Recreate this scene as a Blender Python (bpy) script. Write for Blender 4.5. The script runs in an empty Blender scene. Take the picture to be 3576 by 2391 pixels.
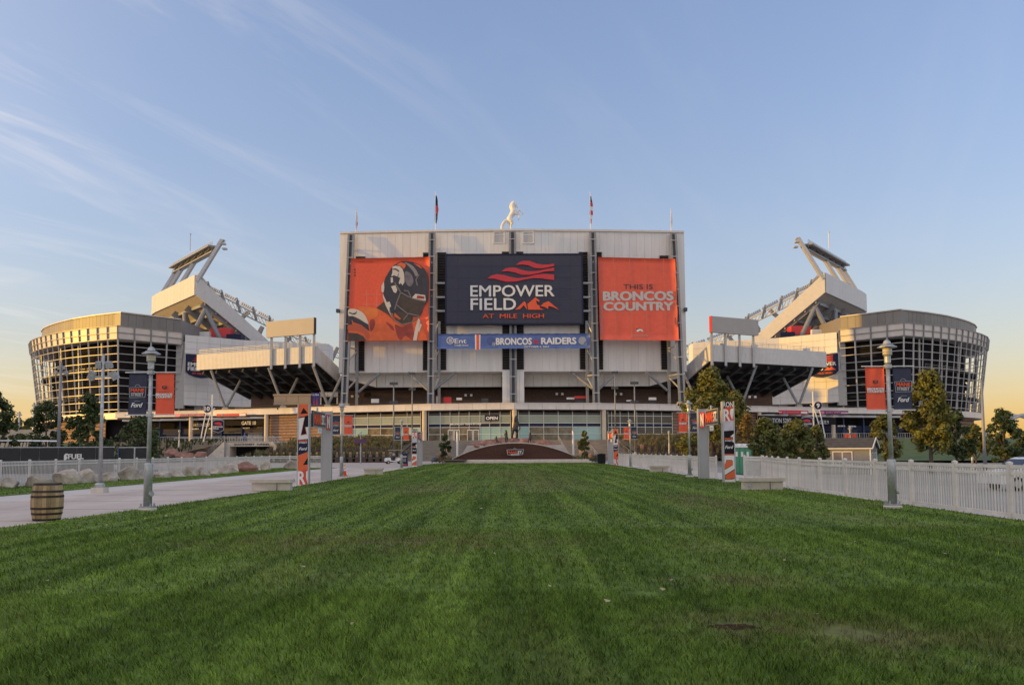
import bpy, bmesh, math, random
import numpy as np
from mathutils import Vector, Matrix, Quaternion
random.seed(7)
R_ = math.radians
scene = bpy.context.scene
COL = scene.collection

# ------------------------------------------------------------------ camera
FPX, CU, VP = 2897.0, 1788.0, 1376.5          # focal length / principal point in photo pixels (3576 x 2391)
EYE, PITCH, ROLL = 1.6, R_(3.92), R_(0.3)
cF = Vector((0, math.cos(PITCH), math.sin(PITCH)))
cU0 = Vector((0, -math.sin(PITCH), math.cos(PITCH)))
cR0 = Vector((1, 0, 0))
cR = cR0 * math.cos(ROLL) - cU0 * math.sin(ROLL)
cU = cR0 * math.sin(ROLL) + cU0 * math.cos(ROLL)
cam_data = bpy.data.cameras.new('camera')
cam_data.sensor_width = 36.0
cam_data.lens = 36.0 * FPX / 3576.0
cam_data.shift_y = (VP - 1195.5) / 3576.0
cam_data.clip_start = 0.1
cam_data.clip_end = 20000
cam = bpy.data.objects.new('camera', cam_data)
COL.objects.link(cam)
M = Matrix.Identity(4)
for i in range(3):
    M[i][0] = cR[i]; M[i][1] = cU[i]; M[i][2] = -cF[i]
M[2][3] = EYE
cam.matrix_world = M
scene.camera = cam

# ------------------------------------------------------------------ sun and sky
SUN_A, SUN_E = R_(5.5), R_(5.0)                # the sun stands low on the left, a little behind the camera
sun_dir = Vector((-math.cos(SUN_A) * math.cos(SUN_E), -math.sin(SUN_A) * math.cos(SUN_E), math.sin(SUN_E)))
sl = bpy.data.lights.new('sun', 'SUN')
sl.energy = 1.5
sl.angle = R_(0.6)
sl.color = (1.0, 0.52, 0.03)
so = bpy.data.objects.new('sun', sl)
so.rotation_euler = (-sun_dir).to_track_quat('-Z', 'Y').to_euler()
so.location = (-60, -20, 60)
COL.objects.link(so)

world = bpy.data.worlds.new('World')
scene.world = world
world.use_nodes = True
wt = world.node_tree
wt.nodes.clear()
def wn(t, **k):
    n = wt.nodes.new(t)
    for a, b in k.items(): setattr(n, a, b)
    return n
w_out = wn('ShaderNodeOutputWorld'); w_bg = wn('ShaderNodeBackground')
sky = wn('ShaderNodeTexSky', sky_type='NISHITA')
sky.sun_disc = False
sky.sun_elevation = SUN_E
sky.sun_rotation = R_(-90) - SUN_A
sky.altitude = 1600
sky.air_density = 1.75
sky.dust_density = 1.2
sky.ozone_density = 2.5
KRAW = 0.25
CLOUD = (3.3, 3.0, 2.8)
# tone of the sky (one grade for the whole dome), then thin cirrus laid over it
def wl(a, b): wt.links.new(a, b)
gm = wn('ShaderNodeGamma'); gm.inputs[1].default_value = 0.6
wl(sky.outputs[0], gm.inputs[0])
hsat = wn('ShaderNodeHueSaturation'); hsat.inputs['Saturation'].default_value = 1.16; wl(gm.outputs[0], hsat.inputs['Color'])
# part of the ungraded sky is kept, so the glow round the low sun stays as strong as it is
raw = wn('ShaderNodeMix', data_type='RGBA', blend_type='ADD'); raw.inputs[0].default_value = 1.0
rk = wn('ShaderNodeMix', data_type='RGBA', blend_type='MULTIPLY'); rk.inputs[0].default_value = 1.0; rk.inputs[7].default_value = (KRAW, KRAW, KRAW, 1)
wl(sky.outputs[0], rk.inputs[6])
tint = wn('ShaderNodeMix', data_type='RGBA', blend_type='MULTIPLY'); tint.inputs[0].default_value = 1.0
wl(hsat.outputs[0], raw.inputs[6]); wl(rk.outputs[2], raw.inputs[7]); wl(raw.outputs[2], tint.inputs[6]); tint.inputs[7].default_value = (1.09, 1.0, 1.30, 1)
tc = wn('ShaderNodeTexCoord'); sx = wn('ShaderNodeSeparateXYZ'); wl(tc.outputs['Generated'], sx.inputs[0])
zc = wn('ShaderNodeMath', operation='MAXIMUM'); wl(sx.outputs[2], zc.inputs[0]); zc.inputs[1].default_value = 0.0
zp = wn('ShaderNodeMath', operation='ADD'); wl(zc.outputs[0], zp.inputs[0]); zp.inputs[1].default_value = 0.10
dx = wn('ShaderNodeMath', operation='DIVIDE'); wl(sx.outputs[0], dx.inputs[0]); wl(zp.outputs[0], dx.inputs[1])
dy = wn('ShaderNodeMath', operation='DIVIDE'); wl(sx.outputs[1], dy.inputs[0]); wl(zp.outputs[0], dy.inputs[1])
pl = wn('ShaderNodeCombineXYZ'); wl(dx.outputs[0], pl.inputs[0]); wl(dy.outputs[0], pl.inputs[1])
def cloud(rot, sc, scale, lo, hi, detail=7, dist=0.6, off=(0, 0, 0)):
    mp = wn('ShaderNodeMapping'); mp.inputs['Rotation'].default_value = (0, 0, R_(rot)); mp.inputs['Scale'].default_value = sc; mp.inputs['Location'].default_value = off
    # rotate first, then stretch along the streak
    m1 = wn('ShaderNodeMapping'); m1.inputs['Rotation'].default_value = (0, 0, R_(rot)); wl(pl.outputs[0], m1.inputs[0])
    mp.inputs['Rotation'].default_value = (0, 0, 0); wl(m1.outputs[0], mp.inputs[0])
    nz = wn('ShaderNodeTexNoise'); nz.inputs['Scale'].default_value = scale; nz.inputs['Detail'].default_value = detail; nz.inputs['Roughness'].default_value = 0.6; nz.inputs['Distortion'].default_value = dist
    wl(mp.outputs[0], nz.inputs['Vector'])
    r = wn('ShaderNodeMapRange', interpolation_type='SMOOTHSTEP'); r.inputs[1].default_value = lo; r.inputs[2].default_value = hi
    wl(nz.outputs[0], r.inputs[0]); return r.outputs[0]
def mul(a, b):
    m = wn('ShaderNodeMath', operation='MULTIPLY'); wl(a, m.inputs[0])
    if isinstance(b, float): m.inputs[1].default_value = b
    else: wl(b, m.inputs[1])
    return m.outputs[0]
streaks = cloud(27, (1.0, 0.2, 1), 3.1, 0.45, 0.74, detail=10, dist=1.6, off=(3.1, 0.4, 0))
veil = cloud(20, (1.0, 0.45, 1), 0.55, 0.40, 0.72, detail=5, off=(1.2, 2.2, 0))
# cirrus thickened out of view, west and behind, for fill light; north-east nearly clear
def ramp(sock, lo, hi, a, b):
    r = wn('ShaderNodeMapRange', interpolation_type='SMOOTHSTEP'); r.inputs[1].default_value = lo; r.inputs[2].default_value = hi; r.inputs[3].default_value = a; r.inputs[4].default_value = b
    wl(sock, r.inputs[0]); return r.outputs[0]
cl_dir = wn('ShaderNodeVectorMath', operation='DOT_PRODUCT'); wl(tc.outputs['Generated'], cl_dir.inputs[0]); cl_dir.inputs[1].default_value = (-0.62, -0.74, 0.25)
cover = ramp(cl_dir.outputs['Value'], -0.62, 0.15, 0.06, 1.0)
adds = wn('ShaderNodeMath', operation='ADD', use_clamp=True); wl(mul(streaks, 0.95), adds.inputs[0]); wl(mul(veil, 0.42), adds.inputs[1])
thick = wn('ShaderNodeMath', operation='ADD', use_clamp=True); wl(mul(mul(adds.outputs[0], cover), 0.50), thick.inputs[0]); wl(ramp(cl_dir.outputs['Value'], -0.35, 0.45, 0.0, 0.55), thick.inputs[1])  # second term: unseen veil added to brighten and warm the ground
cfac = thick.outputs[0]
cm = wn('ShaderNodeMix', data_type='RGBA'); wl(cfac, cm.inputs[0]); wl(tint.outputs[2], cm.inputs[6]); cm.inputs[7].default_value = (CLOUD[0], CLOUD[1], CLOUD[2], 1)
wl(cm.outputs[2], w_bg.inputs[0])
w_bg.inputs[1].default_value = 0.125
wl(w_bg.outputs[0], w_out.inputs[0])
scene.view_settings.view_transform = 'Standard'
scene.view_settings.look = 'None'
scene.view_settings.gamma = 1.0
scene.view_settings.use_curve_mapping = False
scene.view_settings.exposure = 1.38

# ------------------------------------------------------------------ pixel rays -> places
CAM = Vector((0, 0, EYE))
def ray(u, v):
    return cF + cR * ((u - CU) / FPX) + cU * ((VP - v) / FPX)
def P(u, v, d):
    """point seen at photo pixel (u, v), d metres ahead of the camera"""
    r = ray(u, v)
    return CAM + r * (d / r.y)
def G(u, v, z=0.0):
    r = ray(u, v)
    return CAM + r * ((z - EYE) / r.z)

# ------------------------------------------------------------------ materials
MATS = {}
def mat(name, rgb, rough=0.6, metal=0.0, var=0.12, scale=3.0, rnd=0.0, bump=0.0, bscale=None, spec=0.5, stretch=None, second=None, island=0.0, emit=None, trans=0.0, alpha=1.0, backlit=0.0):
    if name in MATS: return MATS[name]
    m = bpy.data.materials.new(name); m.use_nodes = True
    t = m.node_tree; n = t.nodes; l = t.links
    b = n['Principled BSDF']
    b.inputs['Roughness'].default_value = rough
    b.inputs['Metallic'].default_value = metal
    b.inputs['Specular IOR Level'].default_value = spec
    tc = n.new('ShaderNodeTexCoord'); src = tc.outputs['Object']
    if stretch:
        mp = n.new('ShaderNodeMapping'); mp.inputs['Scale'].default_value = stretch
        l.new(src, mp.inputs[0]); src = mp.outputs[0]
    nz = n.new('ShaderNodeTexNoise'); nz.inputs['Scale'].default_value = scale; nz.inputs['Detail'].default_value = 5
    nz.inputs['Roughness'].default_value = 0.62
    l.new(src, nz.inputs['Vector'])
    mx = n.new('ShaderNodeMix'); mx.data_type = 'RGBA'
    c2 = second if second else tuple(min(1, c * (1 + var)) for c in rgb)
    c1 = tuple(c * (1 - var) for c in rgb)
    mx.inputs[6].default_value = (*c1, 1); mx.inputs[7].default_value = (*c2, 1)
    rp = n.new('ShaderNodeMapRange'); rp.inputs[1].default_value = 0.33; rp.inputs[2].default_value = 0.67
    l.new(nz.outputs[0], rp.inputs[0]); l.new(rp.outputs[0], mx.inputs[0])
    col = mx.outputs[2]
    if rnd or island:
        if island:
            g = n.new('ShaderNodeNewGeometry'); rs = g.outputs['Random Per Island']; amt = island
        else:
            g = n.new('ShaderNodeObjectInfo'); rs = g.outputs['Random']; amt = rnd
        mr = n.new('ShaderNodeMapRange'); mr.inputs[3].default_value = 1 - amt; mr.inputs[4].default_value = 1 + amt
        l.new(rs, mr.inputs[0])
        hs = n.new('ShaderNodeHueSaturation'); l.new(col, hs.inputs['Color']); l.new(mr.outputs[0], hs.inputs['Value'])
        col = hs.outputs[0]
        if island:
            mh = n.new('ShaderNodeMapRange'); mh.inputs[3].default_value = 0.5 - 0.05 * island; mh.inputs[4].default_value = 0.5 + 0.02 * island
            l.new(rs, mh.inputs[0]); l.new(mh.outputs[0], hs.inputs['Hue'])
    l.new(col, b.inputs['Base Color'])
    if bump:
        nb = n.new('ShaderNodeTexNoise'); nb.inputs['Scale'].default_value = bscale or scale * 4; nb.inputs['Detail'].default_value = 6
        l.new(src, nb.inputs['Vector'])
        bp = n.new('ShaderNodeBump'); bp.inputs['Strength'].default_value = bump; bp.inputs['Distance'].default_value = 0.05
        l.new(nb.outputs[0], bp.inputs['Height']); l.new(bp.outputs[0], b.inputs['Normal'])
    if emit:
        b.inputs['Emission Color'].default_value = (*emit[0], 1); b.inputs['Emission Strength'].default_value = emit[1]
    if trans:
        b.inputs['Transmission Weight'].default_value = trans
    if backlit:
        ts = n.new('ShaderNodeBsdfTranslucent'); ms = n.new('ShaderNodeMixShader'); ms.inputs[0].default_value = backlit
        l.new(col, ts.inputs[0]); l.new(b.outputs[0], ms.inputs[1]); l.new(ts.outputs[0], ms.inputs[2])
        l.new(ms.outputs[0], n['Material Output'].inputs[0])
    MATS[name] = m
    return m

# ------------------------------------------------------------------ mesh helpers
class MB:
    def __init__(s): s.v = []; s.f = []; s.mi = []; s.k = 0
    def add(s, vs, fs):
        o = len(s.v); s.v += [tuple(p) for p in vs]
        for f in fs: s.f.append([i + o for i in f]); s.mi.append(s.k)
        return s
    def hexa(s, b, t):
        return s.add(list(b) + list(t), [(3, 2, 1, 0), (4, 5, 6, 7), (0, 1, 5, 4), (1, 2, 6, 5), (2, 3, 7, 6), (3, 0, 4, 7)])
    def box(s, x0, x1, y0, y1, z0, z1):
        return s.hexa([(x0, y0, z0), (x1, y0, z0), (x1, y1, z0), (x0, y1, z0)], [(x0, y0, z1), (x1, y0, z1), (x1, y1, z1), (x0, y1, z1)])
    def beam(s, p0, p1, w, h, up=(0, 0, 1)):
        p0, p1 = Vector(p0), Vector(p1); d = (p1 - p0).normalized(); up = Vector(up)
        if abs(d.dot(up)) > 0.98: up = Vector((0, 1, 0))
        sx = d.cross(up).normalized() * (w / 2); sy = sx.cross(d).normalized() * (h / 2)
        q = [-sx - sy, sx - sy, sx + sy, -sx + sy]
        return s.hexa([p0 + a for a in q], [p1 + a for a in q])
    def tube(s, pts, r, n=8, cap=True):
        pts = [Vector(p) for p in pts]; m = len(pts)
        if not isinstance(r, (list, tuple)): r = [r] * m
        vs = []; ref = None
        for i, p in enumerate(pts):
            d = (pts[min(i + 1, m - 1)] - pts[max(i - 1, 0)]).normalized()
            if ref is None:
                ref = Vector((0, 0, 1)) if abs(d.z) < 0.9 else Vector((1, 0, 0))
            a = (ref - d * ref.dot(d)).normalized(); b = d.cross(a); ref = a
            for k in range(n):
                t = 2 * math.pi * k / n
                vs.append(p + (a * math.cos(t) + b * math.sin(t)) * r[i])
        fs = [(i * n + k, i * n + (k + 1) % n, (i + 1) * n + (k + 1) % n, (i + 1) * n + k) for i in range(m - 1) for k in range(n)]
        if cap: fs += [tuple(range(n - 1, -1, -1)), tuple((m - 1) * n + k for k in range(n))]
        return s.add(vs, fs)
    def lathe(s, prof, n=16, c=(0, 0, 0)):
        vs = []; m = len(prof)
        for r, z in prof:
            for k in range(n):
                t = 2 * math.pi * k / n
                vs.append((c[0] + r * math.cos(t), c[1] + r * math.sin(t), c[2] + z))
        fs = [(i * n + k, i * n + (k + 1) % n, (i + 1) * n + (k + 1) % n, (i + 1) * n + k) for i in range(m - 1) for k in range(n)]
        fs += [tuple(range(n - 1, -1, -1)), tuple((m - 1) * n + k for k in range(n))]
        return s.add(vs, fs)
    def prism(s, poly, ext):
        n = len(poly); e = Vector(ext); q = [Vector(p) for p in poly]
        return s.add(q + [p + e for p in q], [tuple(range(n - 1, -1, -1)), tuple(range(n, 2 * n))] + [(i, (i + 1) % n, n + (i + 1) % n, n + i) for i in range(n)])
    def plate(s, pts, y=0.0, t=0.02):
        """flat piece from (x, z) points, its front at y - t"""
        return s.prism([(x, y, z) for x, z in pts], (0, -t, 0))
    def ico(s, c, r, sub=1, jit=0.0, sq=(1, 1, 1), rng=random):
        b = bmesh.new(); bmesh.ops.create_icosphere(b, subdivisions=sub, radius=1)
        vs = []
        for w in b.verts:
            k = r * (1 + rng.uniform(-jit, jit))
            vs.append((c[0] + w.co.x * k * sq[0], c[1] + w.co.y * k * sq[1], c[2] + w.co.z * k * sq[2]))
        fs = [tuple(w.index for w in f.verts) for f in b.faces]; b.free()
        return s.add(vs, fs)
    def mesh(s, name, mats, smooth=False):
        me = bpy.data.meshes.new(name); me.from_pydata(s.v, [], s.f)
        for m in (mats if isinstance(mats, (list, tuple)) else [mats]): me.materials.append(m)
        if s.k: me.polygons.foreach_set('material_index', s.mi)
        if smooth: me.polygons.foreach_set('use_smooth', [True] * len(me.polygons))
        me.update()
        return me
    def build(s, name, mats, parent=None, smooth=False, loc=None, rot=None, label=None):
        return link(s.mesh(name, mats, smooth), name, parent, loc, rot, label)
def link(me, name, parent=None, loc=None, rot=None, label=None):
    o = bpy.data.objects.new(name, me); COL.objects.link(o)
    if parent is not None: o.parent = parent
    if loc is not None: o.location = loc
    if rot is not None: o.rotation_euler = rot
    if label: o['label'] = label
    return o
def thing(name, label, cat, loc=(0, 0, 0), rz=0.0, group=None):
    o = bpy.data.objects.new(name, None); COL.objects.link(o)
    o.empty_display_size = 0.2
    o.location = loc; o.rotation_euler = (0, 0, rz)
    o['label'] = label; o['category'] = cat
    if group: o['group'] = group
    return o
def tag(o, label, cat, group=None):
    o['label'] = label; o['category'] = cat
    if group: o['group'] = group
    return o
def struct(o, kind='structure'):
    o['kind'] = kind; return o
def dup(root, loc, rz=None, label=None, group=None, scale=None):
    r = root.copy(); COL.objects.link(r); r.location = loc
    if rz is not None: r.rotation_euler = (0, 0, rz)
    if scale: r.scale = (scale,) * 3
    if label: r['label'] = label
    if group: r['group'] = group
    for ch in list(root.children):
        c = ch.copy(); COL.objects.link(c); c.parent = r
        for g in list(ch.children):
            d = g.copy(); COL.objects.link(d); d.parent = c
    return r

TEXT_CACHE = {}
def text(parent, s, x0, x1, z0, z1, y, m, ext=0.03, bold=0.02, name='lettering', shear=0.0):
    """solid lettering fitted to a rectangle of the local xz plane, read from -y"""
    cu = bpy.data.curves.new('lettering', 'FONT'); cu.body = s; cu.offset = 0; cu.resolution_u = 3; cu.shear = shear
    to = bpy.data.objects.new('lettering', cu)
    me = bpy.data.meshes.new_from_object(to)
    n = len(me.vertices); co = np.empty(n * 3); me.vertices.foreach_get('co', co); co = co.reshape(-1, 3)
    fs = [tuple(p.vertices) for p in me.polygons]
    bpy.data.objects.remove(to); bpy.data.meshes.remove(me); bpy.data.curves.remove(cu)
    lo = co.min(0); hi = co.max(0)
    x = x0 + (co[:, 0] - lo[0]) / (hi[0] - lo[0]) * (x1 - x0)
    z = z0 + (co[:, 1] - lo[1]) / (hi[1] - lo[1]) * (z1 - z0)
    # heavy weights are built from a few shifted copies, each a hair behind the last, so no two faces share a plane
    ed = {}
    for f in fs:
        for i in range(len(f)):
            e = (f[i], f[(i + 1) % len(f)]); k = (min(e), max(e))
            ed[k] = None if k in ed else e
    ed = [e for e in ed.values() if e]
    unit = (z1 - z0) / max(1e-6, hi[1] - lo[1]); ux = (x1 - x0) / max(1e-6, hi[0] - lo[0]); ew = bold * .85
    b = MB(); sh = [(0, 0)] if ew <= 0.002 else [(0, 0), (-ew, 0), (ew, 0), (0, ew * .8), (0, -ew * .8), (-ew * .7, ew * .6), (ew * .7, ew * .6), (-ew * .7, -ew * .6), (ew * .7, -ew * .6)]
    for q, (dx, dz) in enumerate(sh):
        yo = y + q * ext * .04
        vs = [(x[i] + dx * ux, yo - ext, z[i] + dz * unit) for i in range(n)]; vb = [(a, y, c) for a, _, c in vs]
        b.add(vs, fs); b.add(vs + vb, [(e[1], e[0], e[0] + n, e[1] + n) for e in ed])
    return b.build(name, m, parent)

class Face:
    """a vertical board: origin at a photo pixel and a distance, turned by rz about the vertical"""
    def __init__(s, u, v, d, rz=0.0):
        s.o = P(u, v, d); s.rz = rz
        s.n = Vector((math.sin(rz), -math.cos(rz), 0)); s.x = Vector((math.cos(rz), math.sin(rz), 0))
    def __call__(s, u, v):
        r = ray(u, v); t = (s.o - CAM).dot(s.n) / r.dot(s.n)
        q = CAM + r * t - s.o
        return (q.dot(s.x), q.z)
    def thing(s, name, label, cat, group=None): return thing(name, label, cat, s.o, s.rz, group)
    def poly(s, pts, conv=lambda a, b: (a, b)): return [s(*conv(a, b)) for a, b in pts]
    def text(s, parent, st, u0, u1, v0, v1, y, m, **k):
        a = s(u0, v1); b = s(u1, v0)
        return text(parent, st, a[0], b[0], a[1], b[1], y, m, **k)
def smooth_poly(pts, n=4):
    out = []; m = len(pts)
    for i in range(m):
        p0, p1, p2, p3 = pts[i - 1], pts[i], pts[(i + 1) % m], pts[(i + 2) % m]
        for k in range(n):
            t = k / n
            out.append(tuple(0.5 * (2 * p1[j] + (p2[j] - p0[j]) * t + (2 * p0[j] - 5 * p1[j] + 4 * p2[j] - p3[j]) * t * t + (3 * p1[j] - p0[j] - 3 * p2[j] + p3[j]) * t ** 3) for j in (0, 1)))
    return out
def resample(pts, step=None, n=None):
    pts = [Vector(p) for p in pts]; L = [0]
    for a, b in zip(pts, pts[1:]): L.append(L[-1] + (b - a).length)
    n = n or max(1, round(L[-1] / step)); out = []
    for k in range(n + 1):
        s_ = L[-1] * k / n; i = 0
        while i < len(pts) - 2 and L[i + 1] < s_: i += 1
        out.append(pts[i].lerp(pts[i + 1], (s_ - L[i]) / max(1e-9, L[i + 1] - L[i])))
    return out
def strip_stroke(mb, pts, w, y, t=0.02):
    for a, b in zip(pts, pts[1:]):
        a = Vector(a); b = Vector(b); d = (b - a).normalized(); q = Vector((-d.y, d.x)) * (w / 2); e = d * (w * 0.3)
        mb.plate([tuple(a - q - e), tuple(b - q + e), tuple(b + q + e), tuple(a + q - e)], y, t)

# the palette
white_panel = mat('white_panel', (0.74, 0.73, 0.725), 0.5, 0.0, 0.055, 0.9, rnd=0.035, stretch=(1, 1, .12))
corrugated = mat('corrugated_panel', (0.64, 0.63, 0.62), 0.5, 0, 0.05, 0.9, rnd=0.02)
fascia_m = mat('fascia_metal', (0.68, 0.63, 0.59), 0.38, 0.0, 0.07, 0.5, rnd=0.03)
steel = mat('painted_steel', (0.24, 0.25, 0.27), 0.45, 0.2, 0.1, 1.5)
light_steel = mat('light_steel', (0.44, 0.44, 0.45), 0.4, 0.15, 0.08, 1.5)
galv = mat('galvanised_steel', (0.42, 0.44, 0.46), 0.42, 0.55, 0.18, 9, second=(0.52, 0.53, 0.54))
dark_steel = mat('dark_steel', (0.07, 0.075, 0.085), 0.5, 0.3, 0.2, 2)
black_m = mat('black_paint', (0.018, 0.018, 0.021), 0.7, 0, 0.2, 3, spec=0.08)
shade_in = mat('painted_shade', (0.022, 0.021, 0.023), 0.9, 0, 0.3, 0.3, spec=0.04)  # near-black colour stands in for shade inside and under the building
louvre_m = mat('louvre_metal', (0.075, 0.07, 0.066), 0.5, 0.2, 0.1, 2)
bronze_panel = mat('bronze_panel', (0.215, 0.20, 0.19), 0.5, 0.0, 0.06, 0.3, rnd=0.08)
concrete = mat('concrete', (0.42, 0.39, 0.36), 0.85, 0, 0.14, 1.2, bump=0.3, bscale=18)
concrete_lt = mat('light_concrete', (0.58, 0.52, 0.45), 0.82, 0, 0.14, 2.0, bump=0.25, bscale=22)
navy = mat('navy_paint', (0.022, 0.026, 0.062), 0.55, 0, 0.1, 2, spec=0.15)
navy_cloth = mat('navy_cloth', (0.026, 0.031, 0.07), 0.55, 0, 0.16, 3)
orange_cloth = mat('orange_cloth', (0.82, 0.11, 0.05), 0.6, 0, 0.09, 2)
red_cloth = mat('orange_red_mesh', (0.72, 0.115, 0.07), 0.62, 0, 0.07, 0.6)
orange_print = mat('orange_print', (0.74, 0.13, 0.035), 0.5, 0, 0.12, 0.6)
dkred_print = mat('dark_red_print', (0.34, 0.045, 0.03), 0.5, 0, 0.25, 0.6)
cream = mat('cream_print', (0.66, 0.58, 0.50), 0.5, 0, 0.06, 2)
white = mat('white_paint', (0.76, 0.75, 0.74), 0.45, 0, 0.04, 3)
red = mat('red_paint', (0.58, 0.03, 0.04), 0.4, 0, 0.08, 1)
orange = mat('orange_paint', (0.78, 0.10, 0.03), 0.42, 0, 0.06, 1)
blue_cloth = mat('blue_cloth', (0.09, 0.155, 0.40), 0.55, 0, 0.12, 0.7)
blue_steel = mat('blue_steel', (0.03, 0.065, 0.16), 0.45, 0.1, 0.1, 2)
grey_print = mat('grey_print', (0.17, 0.155, 0.18), 0.5, 0, 0.3, 0.8)
brown_print = mat('brown_print', (0.065, 0.045, 0.036), 0.55, 0, 0.25, 1.0)
helmet_print = mat('helmet_print', (0.035, 0.034, 0.05), 0.5, 0, 0.2, 0.5)
amber_print = mat('amber_print', (0.76, 0.19, 0.04), 0.5, 0, 0.12, 0.5)
pink = mat('pink_paint', (0.68, 0.20, 0.32), 0.5, 0, 0.1, 2)
plum = mat('plum_paint', (0.10, 0.035, 0.11), 0.5, 0, 0.1, 2)
tan_m = mat('tan_board', (0.35, 0.26, 0.17), 0.5, 0, 0.05, 0.5)
col_m = mat('cream_column', (0.60, 0.50, 0.38), 0.6, 0, 0.08, 0.6)
brick_dark = mat('dark_brick', (0.105, 0.068, 0.055), 0.85, 0, 0.45, 2.2, bump=0.6, bscale=5, stretch=(1, 1, 4))
brick_tan = mat('tan_brick', (0.30, 0.19, 0.14), 0.85, 0, 0.28, 1.6, bump=0.4, bscale=6, stretch=(1, 1, 3), rnd=0.08)
stone_wall = mat('stone_wall', (0.27, 0.235, 0.20), 0.85, 0, 0.25, 1.2, bump=0.5, bscale=6, stretch=(0.6, 1, 3), rnd=0.12)
vinyl = mat('vinyl_fence', (0.70, 0.65, 0.605), 0.5, 0, 0.12, 2.0, rnd=0.09)
rust_stone = mat('brown_granite', (0.105, 0.048, 0.036), 0.55, 0, 0.25, 5)
sculpt = mat('bronze', (0.042, 0.040, 0.038), 0.5, 0.3, 0.3, 2)
horse_white = mat('white_fibreglass', (0.80, 0.78, 0.75), 0.4, 0, 0.05, 1)
glass_teal = mat('teal_glass', (0.30, 0.47, 0.45), 0.12, 0, 0.12, 0.2, rnd=0.10, spec=0.7)
glass_olive = mat('olive_blind_glass', (0.30, 0.335, 0.27), 0.14, 0, 0.1, 0.2, rnd=0.10, spec=0.6)
glass_tan = mat('shop_window_glass', (0.15, 0.12, 0.075), 0.12, 0, 0.6, 0.55, rnd=0.2, spec=0.7, second=(0.27, 0.22, 0.14))
glass_dark = mat('dark_glass', (0.03, 0.033, 0.035), 0.1, 0, 0.4, 0.5, rnd=0.2, spec=0.7)
mullion = mat('mullion', (0.66, 0.68, 0.63), 0.4, 0.1, 0.04, 2)
warm_glass = mat('lamp_glass', (0.62, 0.55, 0.42), 0.15, 0, 0.05, 5, spec=0.6)
pavement_m = mat('pavement_concrete', (0.53, 0.44, 0.38), 0.85, 0, 0.15, 0.5, bump=0.15, bscale=25, stretch=(1, .3, 1), second=(0.62, 0.52, 0.46))
pavement_lt = mat('pale_concrete', (0.58, 0.53, 0.49), 0.85, 0, 0.08, 0.5, bump=0.15, bscale=25)
asphalt = mat('asphalt', (0.10, 0.098, 0.098), 0.9, 0, 0.2, 0.6, bump=0.2, bscale=30)
lead = mat('solar_black_mesh', (0.02, 0.021, 0.025), 0.7, 0, 0.25, 1.5)
rock_m = mat('pale_boulder', (0.40, 0.33, 0.27), 0.9, 0, 0.4, 1.3, bump=1.0, bscale=4, rnd=0.16, second=(0.60, 0.53, 0.46))
red_rock = mat('red_sandstone', (0.30, 0.155, 0.12), 0.9, 0, 0.35, 1.5, bump=0.8, bscale=4, rnd=0.1)
bark = mat('bark', (0.10, 0.075, 0.055), 0.9, 0, 0.3, 6, bump=0.5)
lf_dark = mat('leaves_dark_green', (0.060, 0.088, 0.024), 0.65, 0, 0.25, 0.6, island=0.45, backlit=0.25)
shade_conc = mat('shaded_concrete', (0.055, 0.052, 0.05), 0.9, 0, 0.2, 0.5, spec=0.05)  # concrete darkened in colour for the shade inside the towers
lf_mid = mat('leaves_olive_green', (0.125, 0.135, 0.030), 0.65, 0, 0.3, 0.6, island=0.35, backlit=0.25)
lf_yel = mat('leaves_yellow_green', (0.155, 0.160, 0.030), 0.65, 0, 0.3, 0.5, island=0.35, backlit=0.25)
lf_gold = mat('leaves_gold', (0.22, 0.150, 0.04), 0.65, 0, 0.35, 0.5, island=0.35, backlit=0.25)

# ================================================================== GROUND
def sstep(a, b, x):
    t = max(0.0, min(1.0, (x - a) / (b - a))); return t * t * (3 - 2 * t)
def gh(x, y):
    """height of the open ground: the car park on the right lies a little lower"""
    return -0.03 - 0.6 * sstep(13.0, 22.0, x) * (1 - sstep(112, 128, y)) * sstep(-60, -20, y)
xs = [-6000, -2500, -900, -400] + list(range(-200, 201, 8)) + [400, 900, 2500, 6000]
xs = sorted(set(xs + [11, 12, 13, 14, 15, 16.5, 18, 20, 22]))
ys = [-3000, -900, -300] + list(range(-120, 300, 8)) + [400, 700, 1500, 3500, 7000]
b = MB(); b.add([(x, y, gh(x, y)) for y in ys for x in xs],
                [(j * len(xs) + i, j * len(xs) + i + 1, (j + 1) * len(xs) + i + 1, (j + 1) * len(xs) + i) for j in range(len(ys) - 1) for i in range(len(xs) - 1)])
ground_m = mat('car_park_ground', (0.30, 0.28, 0.26), 0.9, 0, 0.12, 0.25, bump=0.15, bscale=20)
struct(b.build('ground', ground_m))

def sheet(name, pts, z, m, kind='structure'):
    b = MB(); b.add([(x, y, z) for x, y in pts], [tuple(range(len(pts)))])
    return struct(b.build(name, m), kind)
# concrete walk on the left, with its paler border strip along the verge
walk_l = [(-19.3, -20), (-19.3, 30), (-19.1, 50), (-19.1, 72), (-17.4, 83)]
lawn_l = [(-11.6, -20), (-11.3, 14), (-10.7, 23), (-10.2, 33), (-10.2, 50), (-10.3, 70), (-10.4, 95), (-11.2, 105), (-9.6, 113)]
bord = [(x + 2.3, y) for x, y in walk_l]
sheet('path', bord + [(-10.0, 83), (-10.0, 50), (-10.0, 33), (-10.4, 23), (-11.1, 14), (-11.4, -20)], 0.0, pavement_m)
sheet('path_border', walk_l + bord[::-1], 0.0, pavement_lt)
sheet('plaza_pavement', [(-62, 83.004), (-10.0, 83.004), (-9.4, 113.2), (12.4, 113.2), (12.4, 172), (-62, 172)], 0.004, mat('plaza_concrete', (0.45, 0.385, 0.34), 0.85, 0, 0.12, 0.3, bump=0.1, bscale=20))
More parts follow.
